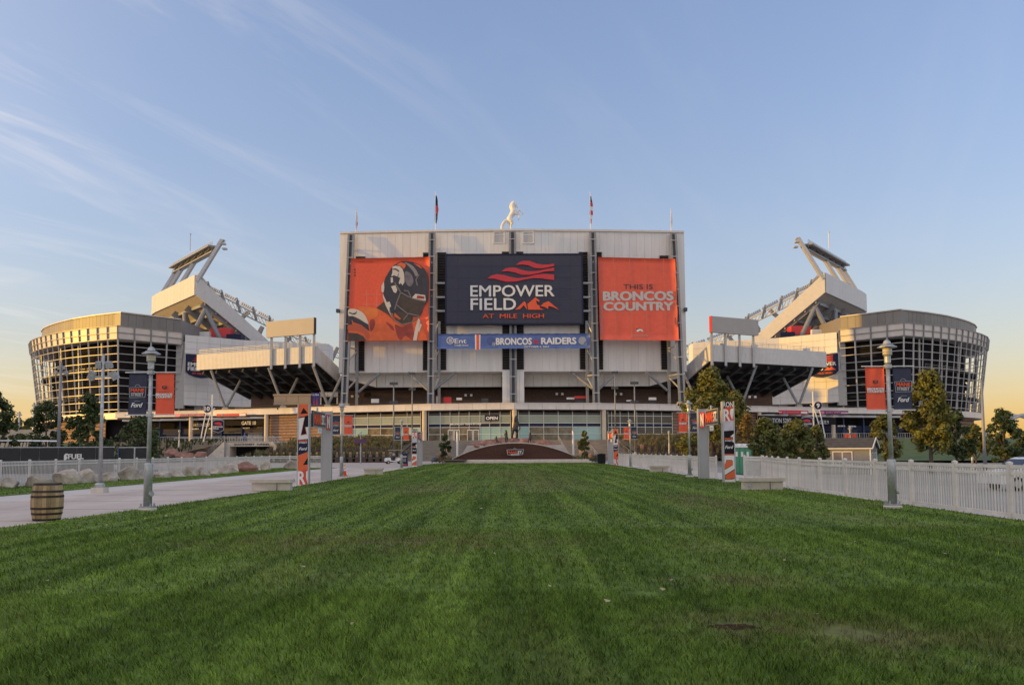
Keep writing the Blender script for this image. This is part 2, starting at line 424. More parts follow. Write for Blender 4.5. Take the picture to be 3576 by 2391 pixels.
sheet('walkway', [(11.0, -20), (12.5, -20), (12.5, 42), (14.9, 52), (15.2, 113), (11.0, 113)], -0.02, pavement_lt)
# thin saw-cut joints across the walk
b = MB()
for y in range(-4, 84, 4): b.box(-16.9, -10.6, y, y + 0.035, 0.001, 0.003)
for y in (12, 28, 44, 60, 76): b.box(-19.2, -16.95, y, y + 0.035, 0.001, 0.003)
struct(b.build('path_joint', mat('joint_dirt', (0.16, 0.14, 0.125), 0.9)))

# lawn: a base sheet that already carries the mown streaks, and real blades on top
def lawn_material(name, dark, light, dry, drymax=0.5):
    m = bpy.data.materials.new(name); m.use_nodes = True; t = m.node_tree; n = t.nodes; l = t.links
    bs = n['Principled BSDF']; bs.inputs['Roughness'].default_value = 0.75; bs.inputs['Specular IOR Level'].default_value = 0.15
    geo = n.new('ShaderNodeNewGeometry')
    def noise(scale, st=(1, 1, 1), det=4):
        mp = n.new('ShaderNodeMapping'); mp.inputs['Scale'].default_value = st; l.new(geo.outputs['Position'], mp.inputs[0])
        z = n.new('ShaderNodeTexNoise'); z.inputs['Scale'].default_value = scale; z.inputs['Detail'].default_value = det; l.new(mp.outputs[0], z.inputs[0]); return z.outputs[0]
    def rng(s, a, b_, c=0.0, d=1.0):
        r = n.new('ShaderNodeMapRange'); r.inputs[1].default_value = a; r.inputs[2].default_value = b_; r.inputs[3].default_value = c; r.inputs[4].default_value = d; l.new(s, r.inputs[0]); return r.outputs[0]
    def mix(f, a, b_):
        x = n.new('ShaderNodeMix'); x.data_type = 'RGBA'; l.new(f, x.inputs[0])
        for i, c in ((6, a), (7, b_)):
            if isinstance(c, tuple): x.inputs[i].default_value = (*c, 1)
            else: l.new(c, x.inputs[i])
        return x.outputs[2]
    streak = rng(noise(1.15, (1, 0.05, 1), 5), 0.36, 0.64)          # mower lines run towards the stadium
    c = mix(streak, dark, light)
    lines = rng(noise(3.4, (1, 0.012, 1), 3), 0.40, 0.52, 0.45, 0.0)
    c = mix(lines, c, tuple(k * .62 for k in dark))
    patch = rng(noise(0.42, (1, 0.55, 1), 8), 0.50, 0.72, 0, drymax)
    c = mix(patch, c, dry)
    # worn places, each with its own spot on the lawn
    wear = None
    for (wx, wy, rx, ry) in WORN:
        sb = n.new('ShaderNodeVectorMath'); sb.operation = 'SUBTRACT'; l.new(geo.outputs['Position'], sb.inputs[0]); sb.inputs[1].default_value = (wx, wy, 0)
        dv = n.new('ShaderNodeVectorMath'); dv.operation = 'MULTIPLY'; l.new(sb.outputs[0], dv.inputs[0]); dv.inputs[1].default_value = (1 / rx, 1 / ry, 0)
        ln_ = n.new('ShaderNodeVectorMath'); ln_.operation = 'LENGTH'; l.new(dv.outputs[0], ln_.inputs[0])
        f = rng(ln_.outputs['Value'], 1.25, 0.35)
        if wear is None: wear = f
        else:
            mxn = n.new('ShaderNodeMath'); mxn.operation = 'MAXIMUM'; l.new(wear, mxn.inputs[0]); l.new(f, mxn.inputs[1]); wear = mxn.outputs[0]
    wn_ = n.new('ShaderNodeMath'); wn_.operation = 'MULTIPLY'; l.new(wear, wn_.inputs[0]); l.new(rng(noise(2.2, (1, .6, 1), 7), 0.36, 0.62), wn_.inputs[1])
    c = mix(wn_.outputs[0], c, tuple(k * (1.0 if 'base' in name else 1.15) for k in (0.165, 0.162, 0.058)))
    fine = rng(noise(6.5, (1, .6, 1), 9), 0.33, 0.67, 0.66, 1.26)
    hs = n.new('ShaderNodeHueSaturation'); l.new(c, hs.inputs['Color']); l.new(fine, hs.inputs['Value'])
    if 'blade' in name:
        r = n.new('ShaderNodeMapRange'); r.inputs[3].default_value = 0.36; r.inputs[4].default_value = 1.75; l.new(geo.outputs['Random Per Island'], r.inputs[0])
        h2 = n.new('ShaderNodeHueSaturation'); l.new(hs.outputs[0], h2.inputs['Color']); l.new(r.outputs[0], h2.inputs['Value'])
        r2 = n.new('ShaderNodeMapRange'); r2.inputs[3].default_value = 0.515; r2.inputs[4].default_value = 0.485; l.new(geo.outputs['Random Per Island'], r2.inputs[0]); l.new(r2.outputs[0], h2.inputs['Hue'])
        hs = h2
        ts = n.new('ShaderNodeBsdfTranslucent'); ms = n.new('ShaderNodeMixShader'); ms.inputs[0].default_value = 0.4
        l.new(hs.outputs[0], ts.inputs[0]); l.new(bs.outputs[0], ms.inputs[1]); l.new(ts.outputs[0], ms.inputs[2]); l.new(ms.outputs[0], n['Material Output'].inputs[0])
    else:
        bp = n.new('ShaderNodeBump'); bp.inputs['Strength'].default_value = 0.7; bp.inputs['Distance'].default_value = 0.06
        l.new(noise(16.0, (1, 0.5, 1), 6), bp.inputs['Height']); l.new(bp.outputs[0], bs.inputs['Normal'])
    l.new(hs.outputs[0], bs.inputs['Base Color'])
    return m
WORN = [(1.6, 44, 2.6, 13), (0.2, 60, 3.5, 14), (2.5, 7.6, 1.3, 0.9), (3.4, 6.9, 1.5, 0.7), (-2.2, 14.8, 3.8, 1.8), (2.6, 10.2, .9, .5), (-3.4, 36, 2.0, 6), (6, 26, 1.6, 5)]
GD, GL, GY = (0.082, 0.138, 0.022), (0.165, 0.245, 0.042), (0.21, 0.225, 0.075)
lawn_base = lawn_material('lawn_base', GD, GL, GY)
blade_m = lawn_material('grass_blade', tuple(c * 1.25 for c in GD), tuple(c * 1.3 for c in GL), tuple(c * 1.25 for c in GY))
lawn_r = [(11.3, 113), (11.4, 95), (11.2, 47), (11.9, 41), (11.32, 33), (11.32, 22), (11.3, 12), (11.25, -20)]
lawn_poly = lawn_l + lawn_r
sheet('lawn', lawn_poly, 0.012, lawn_base)
verge_poly = [(-24.3, 20), (-19.3, 20), (-19.3, 30), (-19.1, 50), (-19.1, 72), (-17.4, 83), (-19.5, 86), (-24.3, 87)]
sheet('verge', verge_poly, 0.012, lawn_base)

def interp(pts, y):
    """x of a polyline (x, y) at y"""
    q = sorted((p[1], p[0]) for p in pts)
    return float(np.interp(y, [a for a, _ in q], [c for _, c in q]))
rg = np.random.default_rng(3)
def blades(name, poly_l, poly_r, y0, y1, dens, h, w, lean, seed, frame=True, bare=()):
    r = np.random.default_rng(seed)
    lx = np.array([(p[1], p[0]) for p in sorted(poly_l, key=lambda p: p[1])]); rx = np.array([(p[1], p[0]) for p in sorted(poly_r, key=lambda p: p[1])])
    xmin = min(lx[:, 1].min(), -999) if False else lx[:, 1].min(); xmax = rx[:, 1].max()
    n = int((xmax - xmin) * (y1 - y0) * dens)
    x = r.uniform(xmin, xmax, n); y = r.uniform(y0, y1, n)
    ok = (x > np.interp(y, lx[:, 0], lx[:, 1])) & (x < np.interp(y, rx[:, 0], rx[:, 1]))
    if frame: ok &= np.abs(x) < 0.72 * y + 1.0
    for (bx, by, br) in bare:
        ok &= ((x - bx) ** 2 + (y - by) ** 2 > br * br * r.uniform(0.3, 1.6, n)) | (r.random(n) < 0.12)
    x = x[ok]; y = y[ok]; n = len(x)
    # clumped height: low-frequency waves of taller and shorter grass
    wave = 0.78 + 0.22 * np.sin(x * 2.1 + 1.3 * np.sin(y * 1.1)) * np.sin(y * 1.7 + np.sin(x * 0.9)) 
    hh = h * wave * r.uniform(0.55, 1.3, n)
    a = r.uniform(0, 2 * np.pi, n); la = r.normal(-1.9, 1.2, n); ln = hh * lean * r.uniform(0.2, 1.6, n)
    ww = w * r.uniform(0.7, 1.3, n)
    cx, cy = np.cos(a) * ww / 2, np.sin(a) * ww / 2
    dx, dy = np.cos(la) * ln, np.sin(la) * ln
    v = np.empty((n, 5, 3)); z0 = 0.012
    v[:, 0] = np.stack([x - cx, y - cy, np.full(n, z0)], 1); v[:, 1] = np.stack([x + cx, y + cy, np.full(n, z0)], 1)
    mx_, my_ = x + dx * 0.35, y + dy * 0.35; mz = z0 + hh * 0.62
    v[:, 2] = np.stack([mx_ + cx * .8, my_ + cy * .8, mz], 1); v[:, 3] = np.stack([mx_ - cx * .8, my_ - cy * .8, mz], 1)
    v[:, 4] = np.stack([x + dx, y + dy, z0 + hh], 1)
    me = bpy.data.meshes.new(name)
    me.vertices.add(n * 5); me.vertices.foreach_set('co', v.ravel())
    base = np.arange(n)[:, None] * 5
    loops = np.concatenate([base + [0, 1, 2, 3], base + [3, 2, 4]], 1).ravel()
    me.loops.add(len(loops)); me.loops.foreach_set('vertex_index', loops.astype(np.int32))
    st = np.stack([np.arange(n) * 7, np.arange(n) * 7 + 4], 1).ravel(); tot = np.tile([4, 3], n)
    me.polygons.add(2 * n); me.polygons.foreach_set('loop_start', st.astype(np.int32)); me.polygons.foreach_set('loop_total', tot.astype(np.int32))
    me.materials.append(blade_m); me.update(calc_edges=True)
    o = link(me, name); o['kind'] = 'stuff'; return o
bare_spots = [(2.0, 7.6, 0.26), (2.9, 7.3, 0.34), (1.5, 9.4, 0.30)]
blades('grass', lawn_l, lawn_r, 5.0, 9.5, 1700, 0.072, 0.0075, 0.85, 1, bare=bare_spots)
blades('grass', lawn_l, lawn_r, 9.5, 17, 620, 0.064, 0.011, 0.7, 2)
blades('grass', lawn_l, lawn_r, 17, 32, 200, 0.055, 0.017, 0.7, 3)
blades('grass', lawn_l, lawn_r, 32, 60, 60, 0.055, 0.03, 0.6, 4)
blades('grass', lawn_l, lawn_r, 60, 112.6, 26, 0.055, 0.05, 0.6, 6)
blades('grass', [(-24.2, 28), (-24.2, 84)], [(-19.4, 28), (-19.2, 50), (-19.2, 72), (-18.0, 84)], 28, 84, 90, 0.06, 0.02, 0.6, 5, frame=False)
soil = mat('bare_soil', (0.07, 0.043, 0.024), 0.95, 0, 0.5, 14, bump=0.8, spec=0.05)
for (bx, by, br) in bare_spots[:1]:
    b = MB(); r = random.Random(4); m = 18
    b.add([(bx + math.cos(k / m * 6.2832) * br * r.uniform(.6, 1.1), by + math.sin(k / m * 6.2832) * br * 0.6 * r.uniform(.6, 1.1), 0.016) for k in range(m)], [tuple(range(m))])
    struct(b.build('soil_patch', soil), 'stuff')
# fallen leaves on the lawn
b = MB(); r = random.Random(9)
for k in range(70):
    y = r.choice([r.uniform(6, 14), r.uniform(8, 40)]); x = r.uniform(-10, 11)
    if abs(x) > 0.66 * y: continue
    s = r.uniform(0.03, 0.055); a = r.uniform(0, 6.28); z = 0.055
    b.add([(x + math.cos(a + q) * s * f, y + math.sin(a + q) * s * f, z + r.uniform(0, .03)) for q, f in ((0, 1), (1.2, .6), (2.4, .8), (3.6, .6), (4.9, .8))], [(0, 1, 2, 3, 4)])
struct(b.build('fallen_leaf', mat('dry_leaf', (0.42, 0.33, 0.22), 0.8, 0, 0.4, 2)), 'stuff')

# added ridge on the unseen western side, shaped to shade the lawn
b = MB(); cl = [(-88, -160), (-92, -60), (-98, 40), (-122, 120), (-128, 150)]
pr = [(-60, 0), (-42, 3.5), (-22, 9), (-6, 12.3), (2, 13), (10, 11.5), (18, 6.5), (25, 2), (30, -0.03)]
cc = resample([(x, y, 0) for x, y in cl], n=40)
vs = []
for i, c in enumerate(cc):
    k = sstep(0, 4, i) * (1 - 0.95 * sstep(37, 40, i))
    for dx, z in pr: vs.append((c.x + dx * (0.85 + 0.1 * math.sin(i)), c.y, -0.05 + max(0, z) * k * (1 + 0.05 * math.sin(i * 1.7))))
m = len(pr)
b.add(vs, [(i * m + j, i * m + j + 1, (i + 1) * m + j + 1, (i + 1) * m + j) for i in range(len(cc) - 1) for j in range(m - 1)])
struct(b.build('shade_hill', mat('shade_hill_grass', (0.11, 0.105, 0.05), 0.9, 0, 0.3, 0.3, bump=0.5, bscale=3), smooth=True))

# raised plaza at the foot of the stadium, banks, stairs
PZ = 3.9
b = MB()
b.prism([(-118, 176, -0.02), (-54, 172.01, -0.02), (54, 172.01, -0.02), (118, 176, -0.02), (170, 240, -0.02), (170, 420, -0.02), (-170, 420, -0.02), (-170, 240, -0.02)], (0, 0, PZ + 0.02))
struct(b.build('plaza', concrete))
soil_bank = mat('planted_bank', (0.13, 0.10, 0.06), 0.95, 0, 0.4, 0.8, bump=0.6, bscale=6)
def bank(x0, x1, y0, y1, z0, z1, nm='embankment', m=None):
    b = MB(); nx, ny = 24, 12; r = random.Random(int(x0 * 7))
    b.add([(x0 + (x1 - x0) * i / nx, y0 + (y1 - y0) * j / ny, z0 + (z1 - z0) * sstep(0, 1, j / ny) + (r.uniform(-.12, .12) if 0 < j < ny else 0)) for j in range(ny + 1) for i in range(nx + 1)],
          [(j * (nx + 1) + i, j * (nx + 1) + i + 1, (j + 1) * (nx + 1) + i + 1, (j + 1) * (nx + 1) + i) for j in range(ny) for i in range(nx)])
    return struct(b.build(nm, m or soil_bank, smooth=True))
bank(-42.5, -19, 127.5, 172, 0.6, PZ - 0.02)
bank(21, 54, 127.5, 172, 0.4, PZ - 0.02)
bank(-78, -55.5, 118, 172, 0.2, PZ - 0.02)
gslope = mat('green_slope', (0.06, 0.10, 0.025), 0.9, 0, 0.3, 0.6, bump=0.4, bscale=8)
bank(-118, -78, 128, 176, 0.0, PZ - 0.02, 'green_slope', gslope)
bank(54.01, 120, 118, 176, -0.02, PZ - 0.02, 'green_slope', gslope)
b = MB(); ns = 24
for k in range(ns):
    b.box(-18.8, 20.8, 140 + k * 32 / ns, 172, PZ * k / ns + 0.005, PZ * (k + 1) / ns)
struct(b.build('stairs', stone_wall))

# ================================================================== STADIUM (one building; local axes of its root)
YAW = R_(0.5); X0 = 0.45
root_loc = Vector((X0, 200, 0)) - Vector((math.cos(YAW) * 0 - math.sin(YAW) * 200, math.sin(YAW) * 0 + math.cos(YAW) * 200, 0))
stadium = thing('stadium', 'huge football stadium with a tall white sign-covered end block and two glass-and-lattice corner towers', 'stadium', root_loc, YAW)
def WL(p):
    p = Vector(p) - root_loc; c, s = math.cos(YAW), math.sin(YAW)
    return Vector((p.x * c + p.y * s, -p.x * s + p.y * c, p.z))
def L(u, v, d): return WL(P(u, v, d))
def LX(pts): return [WL((x, y, 0)) for x, y in pts]
def mir(p, s): return Vector((p[0] * s, p[1], p[2]))

# ---------------- scoreboard block (s = -1 left, +1 right)
ZT, ZB = 59.2, 22.1
TX = (0.0, 20.8, 42.6); XE = 45.3
def yf(x):
    return float(np.interp(abs(x), (0, 20.8, 42.6, 45.3), (213, 213.7, 215.2, 215.5)))
b = MB()
ptsf = [(-XE, yf(XE)), (-42.6, yf(42.6)), (-20.8, yf(20.8)), (0, yf(0)), (20.8, yf(20.8)), (42.6, yf(42.6)), (XE, yf(XE))]
b.prism([(x, y + 0.3, ZB) for x, y in ptsf] + [(XE - 0.3, 225, ZB), (-XE + 0.3, 225, ZB)], (0, 0, ZT - ZB - 0.3))
blk = b.build('end_block', white_panel, stadium)
# side cladding and roof coping
b = MB()
for i in range(len(ptsf) - 1):
    b.beam((*ptsf[i], ZT - 0.1), (*ptsf[i + 1], ZT - 0.1), 0.7, 0.5)
b.build('coping', fascia_m, blk)
for s in (-1, 1):
    for k in range(5):
        MB().box(s * XE - 0.02 * s, s * XE + 0.12 * s, 215.6 + k * 1.9, 215.6 + k * 1.9 + 1.86, ZB, ZT - 0.35).build('wall_panel', white_panel, blk)
# wall panels: standing strips, in three lifts
for sgn in (-1, 1):
    for bay in (0, 1):
        xa, xb = TX[bay], TX[bay + 1]
        n = 11; w = (xb - xa) / n
        for k in range(n):
            x0, x1 = xa + k * w + 0.015, xa + (k + 1) * w - 0.015
            for z0, z1 in ((ZB + 0.02, 35.2), (35.22, 52.4), (52.42, ZT - 0.36)):
                q = [(sgn * x, yf(x)) for x in (x0, x1)]
                b = MB(); b.prism([(q[0][0], q[0][1], z0), (q[1][0], q[1][1], z0), (q[1][0], q[1][1] + 0.28, z0), (q[0][0], q[0][1] + 0.28, z0)], (0, 0, z1 - z0))
                b.build('wall_panel', white_panel, blk)
    x0, x1 = 42.62, XE + 0.1
    for z0, z1 in ((ZB + 0.02, 35.2), (35.22, ZT - 0.36)):
        MB().prism([(sgn * x0, yf(x0), z0), (sgn * x1, yf(x1), z0), (sgn * x1, yf(x1) + 0.28, z0), (sgn * x0, yf(x0) + 0.28, z0)], (0, 0, z1 - z0)).build('wall_panel', white_panel, blk)
# louvre strips beside the trusses: black backing painted in for the dark recess, with real slats
def louvre(x0, x1, z0, z1):
    y = min(yf(x0), yf(x1)) - 0.05
    b = MB(); b.box(x0, x1, y - 0.02, y, z0, z1)
    b.k = 1
    n = int((z1 - z0) / 0.42)
    for k in range(n):
        z = z0 + (k + 0.2) * (z1 - z0) / n
        b.hexa([(x0, y - 0.26, z), (x1, y - 0.26, z), (x1, y - 0.05, z + 0.12), (x0, y - 0.05, z + 0.12)], [(x0, y - 0.26, z + 0.05), (x1, y - 0.26, z + 0.05), (x1, y - 0.05, z + 0.2), (x0, y - 0.05, z + 0.2)])
    b.k = 2
    b.box(x0 - 0.12, x0, y - 0.3, y, z0, z1); b.box(x1, x1 + 0.12, y - 0.3, y, z0, z1); b.box(x0 - 0.12, x1 + 0.12, y - 0.3, y, z1, z1 + 0.14)
    b.build('louvre', [black_m, louvre_m, light_steel], blk)
for s in (-1, 1):
    for a, c in ((0.95, 2.75), (17.3, 19.6), (21.9, 23.3), (38.6, 41.0)):
        louvre(min(s * a, s * c), max(s * a, s * c), 22.6, 53.3 if a < 37 else 52.6)
# two service windows under the top edge
for u0, u1 in ((1727, 1760), (1828, 1861)):
    p, q = L(u0, 847, 212.8), L(u1, 810, 212.8); y = yf(p.x) - 0.04
    w = MB().box(p.x, q.x, y - 0.04, y, p.z, q.z).build('window', mat('roller_blind', (0.5, 0.5, 0.51), 0.5), blk)
    b = MB(); f = 0.28
    b.box(p.x - f, p.x, y - 0.14, y + .01, p.z - f, q.z + f); b.box(q.x, q.x + f, y - 0.14, y + .01, p.z - f, q.z + f)
    b.box(p.x, q.x, y - 0.14, y + .01, p.z - f, p.z); b.box(p.x, q.x, y - 0.14, y + .01, q.z, q.z + f); b.box(p.x, q.x, y - 0.1, y - .02, q.z - 0.8, q.z - 0.66)
    b.build('window_frame', white_panel, blk)

# trusses: a leaning front chord pair and a plumb back post joined by struts
ZR = 12.2
def truss(x, yfoot, inner):
    yt = yf(x) - 1.0; top = ZT - 0.8
    b = MB()
    for sx in (-0.62, 0.62):
        b.beam((x + sx, yfoot, ZR + 1.4), (x + sx, yt, top), 0.52, 0.62, (0, 1, 0))
    t = b.build('truss', steel, stadium)
    b = MB(); b.beam((x, yfoot + 0.25, ZR + 1.4), (x, yt + 0.25, top), 0.75, 0.12, (0, 1, 0)); b.build('gap_plate', dark_steel, t)  # dark plate added for the shaded gap; also widens the cast shadow
    n = 9
    def fy(z): return yfoot + (yt - yfoot) * (z - ZR - 1.4) / (top - ZR - 1.4)
    for k in range(n + 1):
        z = ZR + 4 + (top - ZR - 6) * k / n
        MB().tube([(x - 0.85, fy(z) - 0.25, z), (x + 0.85, fy(z) - 0.25, z)], 0.16, 6).build('strut', light_steel, t)
    if abs(x) > 1:
        sx = x + inner * 1.9
        MB().beam((sx, yf(x) - 1.6, ZR + 1), (sx, yf(x) - 1.6, 35), 0.7, 0.7).build('back_post', steel, t)
        z = ZR + 5; k = 0
        while z < 34:
            MB().tube([(x + inner * .6, fy(z), z), (sx, yf(x) - 1.6, z + (3.2 if k % 2 == 0 else 0))], 0.2, 6).build('strut', light_steel, t)
            z += 3.6; k += 1
        z = 37; k = 0
        while z < top - 2:
            z2 = z + 4.4
            MB().tube([(x, fy(z) + .3, z), (x, yf(x) - 0.2, z2 if k % 2 else z)], 0.22, 6).build('strut', light_steel, t)
            z += 4.4; k += 1
    # concrete pier
    MB().hexa([(x - 1.6, yfoot - 1.2, ZR - 0.2), (x + 1.6, yfoot - 1.2, ZR - 0.2), (x + 1.6, yfoot + 1.4, ZR - 0.2), (x - 1.6, yfoot + 1.4, ZR - 0.2)],
              [(x - 1.1, yfoot - 0.8, ZR + 1.5), (x + 1.1, yfoot - 0.8, ZR + 1.5), (x + 1.1, yfoot + 0.9, ZR + 1.5), (x - 1.1, yfoot + 0.9, ZR + 1.5)]).build('pier', concrete, t)
    return t
truss(0, 212.0, 1)
for s in (-1, 1):
    truss(s * 20.9, 209.0, -s); truss(s * 42.2, 206.8, -s)
    # braces from the trusses up to the underside of the block
    for x0, z0, x1 in ((20.9 - .8, 17.4, 15.0), (20.9 + .8, 17.2, 27.2), (42.2 - 2.4, 17.0, 34.4)):
        y0 = 210.2 if x0 < 30 else 213.2
        MB().tube([(s * x0, y0, z0), (s * x1, 214.2, ZB - 0.1)], 0.34, 8).build('brace', steel, blk)

# the set-back corrugated band under the block, centre pylon, terrace wall
for s in (-1, 1):
    xs_ = [3.0 + k * 2.35 for k in range(14)]
    for a in xs_:
        if a + 2.3 > 36.2: continue
        b = MB(); n = 7; w = 2.3 / n
        for k in range(n):
            xk = a + k * w
            b.prism([(s * xk, 218.1, 18.55), (s * (xk + w * .3), 218.0, 18.55), (s * (xk + w * .7), 218.0, 18.55), (s * (xk + w), 218.1, 18.55), (s * (xk + w), 218.4, 18.55), (s * xk, 218.4, 18.55)], (0, 0, 3.6))
        b.build('band_panel', corrugated, blk)
    b = MB(); b.prism([(s * 36.0, 218.0, 18.55), (s * 45.0, 218.0, 21.0), (s * 45.0, 218.0, 22.2), (s * 36.0, 218.0, 22.2)], (0, 0.4, 0)); b.build('band_panel', corrugated, blk)
    for k in range(2):
        MB().box(s * (0.35 + k * 1.25), s * (0.35 + (k + 1) * 1.25 - 0.04), 212.6, 215, 12.3, ZB - 0.02).build('pylon_panel', white_panel, blk)
    MB().box(s * 0.35, s * 2.85, 212.45, 212.6, 12.3, 14.2).build('pylon_panel', fascia_m, blk)
MB().box(-46, 46, 218.6, 236, 18.3, 18.56).build('soffit', shade_in, blk)  # near-black colour paints the shaded gap under the block

wall = MB().box(-46.5, 46.5, 228, 229, ZR - 0.2, 22.3).build('terrace_wall', brick_dark, stadium)
MB().prism([(-46, 224, ZR - .2), (46, 224, ZR - .2), (46, 227.9, ZR - .2), (-46, 227.9, ZR - .2)], (0, 0, 6.3)).build('terrace_wall', brick_dark, stadium)

# ---------------- ring building: terrace, fascia, glass front
RP = [(0, 190), (20, 193.2), (42, 200.8), (56, 207.2), (67, 211.6), (82, 218.2), (95, 222.3), (104, 225), (108, 226)]
def yr(x): 
    return float(np.interp(abs(x), [p[0] for p in RP], [p[1] for p in RP]))
ring = []
for s in (-1, 1):
    line = [(x, yr(x), 0) for x in np.linspace(0, 108, 40)]
    q = resample(line, 3.3)
    ring.append([Vector((p.x * s, p.y, 0)) for p in q])
b = MB()
allp = [p for p in ring[0][::-1]] + ring[1][1:]
b.add([(p.x, p.y + 0.4, 12.0) for p in allp] + [(p.x * 0.98, 262, 12.0) for p in allp], [(i, i + 1, len(allp) + i + 1, len(allp) + i) for i in range(len(allp) - 1)])
terr = b.build('terrace', concrete, stadium)
b = MB(); b.add([(p.x, p.y + 0.4, 11.1) for p in allp] + [(p.x, p.y + 7, 11.0) for p in allp], [(i, i + 1, len(allp) + i + 1, len(allp) + i) for i in range(len(allp) - 1)])
b.build('soffit', light_steel, terr)
def fascia_run(pts, z0=11.15, z1=12.72, nm='fascia_panel'):
    for a, c in zip(pts, pts[1:]):
        d = (c - a).normalized(); nrm = Vector((-d.y, d.x, 0)); 
        if nrm.y > 0: nrm = -nrm
        a2, c2 = a + d * 0.02, c - d * 0.02
        prof = [(0.0, z0), (0.16, z0 + 0.05), (0.16, z0 + 0.24), (0.0, z0 + 0.3), (0.0, z1 - 0.2), (0.14, z1 - 0.14), (0.14, z1), (-0.4, z1), (-0.4, z0)]
        b = MB(); b.add([a2 + nrm * o + Vector((0, 0, z)) for o, z in prof] + [c2 + nrm * o + Vector((0, 0, z)) for o, z in prof],
                        [(i, (i + 1) % 9, 9 + (i + 1) % 9, 9 + i) for i in range(9)] + [tuple(range(8, -1, -1)), tuple(range(9, 18))])
        b.build(nm, fascia_m, terr)
for r_ in ring: fascia_run(r_)
# round columns
for s in (-1, 1):
    for x in (0.0, 21.0, 41.5, 62.5, 85.0):
        if x == 0 and s == 1: continue
        b = MB(); y = yr(x) + 0.55
        b.lathe([(0.62, PZ), (0.62, PZ + 0.3), (0.55, PZ + 0.35), (0.55, 11.0), (0.5, 11.3)], 16, (s * x, y, 0)); b.build('column', col_m, terr, smooth=False)
# back wall behind the shopfront; beyond it shade is painted near-black
for lo, hi, mm in ((0, 42, mat('shop_interior', (0.10, 0.085, 0.06), 0.7, 0, 0.5, 0.5)), (42, 108, shade_in)):
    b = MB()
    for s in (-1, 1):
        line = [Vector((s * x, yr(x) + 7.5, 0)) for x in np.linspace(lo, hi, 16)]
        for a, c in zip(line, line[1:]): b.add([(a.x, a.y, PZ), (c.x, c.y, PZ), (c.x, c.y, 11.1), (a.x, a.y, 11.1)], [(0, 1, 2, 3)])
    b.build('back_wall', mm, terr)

# glass front: panes and mullions one by one
ROWS = [(3.95, 5.55), (5.62, 7.2), (7.27, 8.05), (8.12, 9.82), (9.9, 10.55)]
grid_b = [5.1, 8.5, 11.9, 15.3, 18.7] 
def pane(x0, x1, z0, z1, m, yoff=1.35):
    y0, y1 = yr(x0) + yoff, yr(x1) + yoff
    b = MB(); b.prism([(x0, y0, z0), (x1, y1, z0), (x1, y1 + 0.05, z0), (x0, y0 + 0.05, z0)], (0, 0, z1 - z0)); b.build('pane', m, shop)
shop = MB().box(-40.5, 40.5, 199.9, 200.1, PZ - 0.3, PZ - 0.05).build('shopfront', mullion, stadium)
def mull(x, z0=PZ, z1=10.9, w=0.13, yoff=1.25):
    MB().box(x - w / 2, x + w / 2, yr(x) + yoff, yr(x) + yoff + 0.2, z0, z1).build('mullion', mullion, shop)
lines_l = [0.9, 3.3, 5.75, 8.0, 10.5, 12.9, 15.0, 17.3, 20.1]                       # left inner bay
lines_lo = [22.0, 25.3, 28.6, 31.9, 35.2, 38.5, 41.0]
lines_r = [0.9, 3.4, 6.8, 10.2, 13.6, 17.0, 20.3]
lines_ro = [22.1, 23.0, 25.1, 27.2, 29.3, 31.4, 33.5, 35.6, 38.4]
def run(lines, s, office=False, tanset=()):
    for k, (a, c) in enumerate(zip(lines, lines[1:])):
        x0, x1 = sorted((s * a, s * c)); x0 += 0.07; x1 -= 0.07
        for j, (z0, z1) in enumerate(ROWS):
            if j == 4: m = louvre_m
            elif j == 2: m = navy
            elif office: m = glass_dark if j in (1, 3) else glass_tan
            elif j == 3: m = glass_olive
            else: m = glass_tan if (k in tanset) else glass_teal
            pane(x0, x1, z0, z1, m)
        for z0, z1 in zip([r[1] for r in ROWS[:-1]], [r[0] for r in ROWS[1:]]):
            xm = (x0 + x1) / 2
            b = MB(); b.beam((x0 - .05, yr(x0) + 1.28, (z0 + z1) / 2), (x1 + .05, yr(x1) + 1.28, (z0 + z1) / 2), 0.12, z1 - z0 + 0.05); b.build('transom', mullion, shop)
    for a in lines: mull(s * a)
run(lines_l, -1, tanset=(3, 4, 5, 6, 7)); run(lines_lo, -1, tanset=(2, 3)); run(lines_r, 1, tanset=(1, 2, 3)); run(lines_ro, 1, office=True)
# entrance doors of the shop
for cx in (-14.1, -9.6):
    for h in (-0.72, 0.72):
        x0, x1 = cx + h - 0.66, cx + h + 0.66; y = yr(cx) + 1.05
        d = MB().box(x0 + .14, x1 - .14, y, y + .06, PZ + 0.25, PZ + 2.55).build('door', glass_tan, shop)
        b = MB(); b.box(x0, x0 + .14, y - .05, y + .1, PZ, PZ + 2.75); b.box(x1 - .14, x1, y - .05, y + .1, PZ, PZ + 2.75); b.box(x0 + .14, x1 - .14, y - .05, y + .1, PZ + 2.55, PZ + 2.75); b.box(x0 + .14, x1 - .14, y - .05, y + .1, PZ, PZ + .25)
        b.build('door_frame', white, shop)
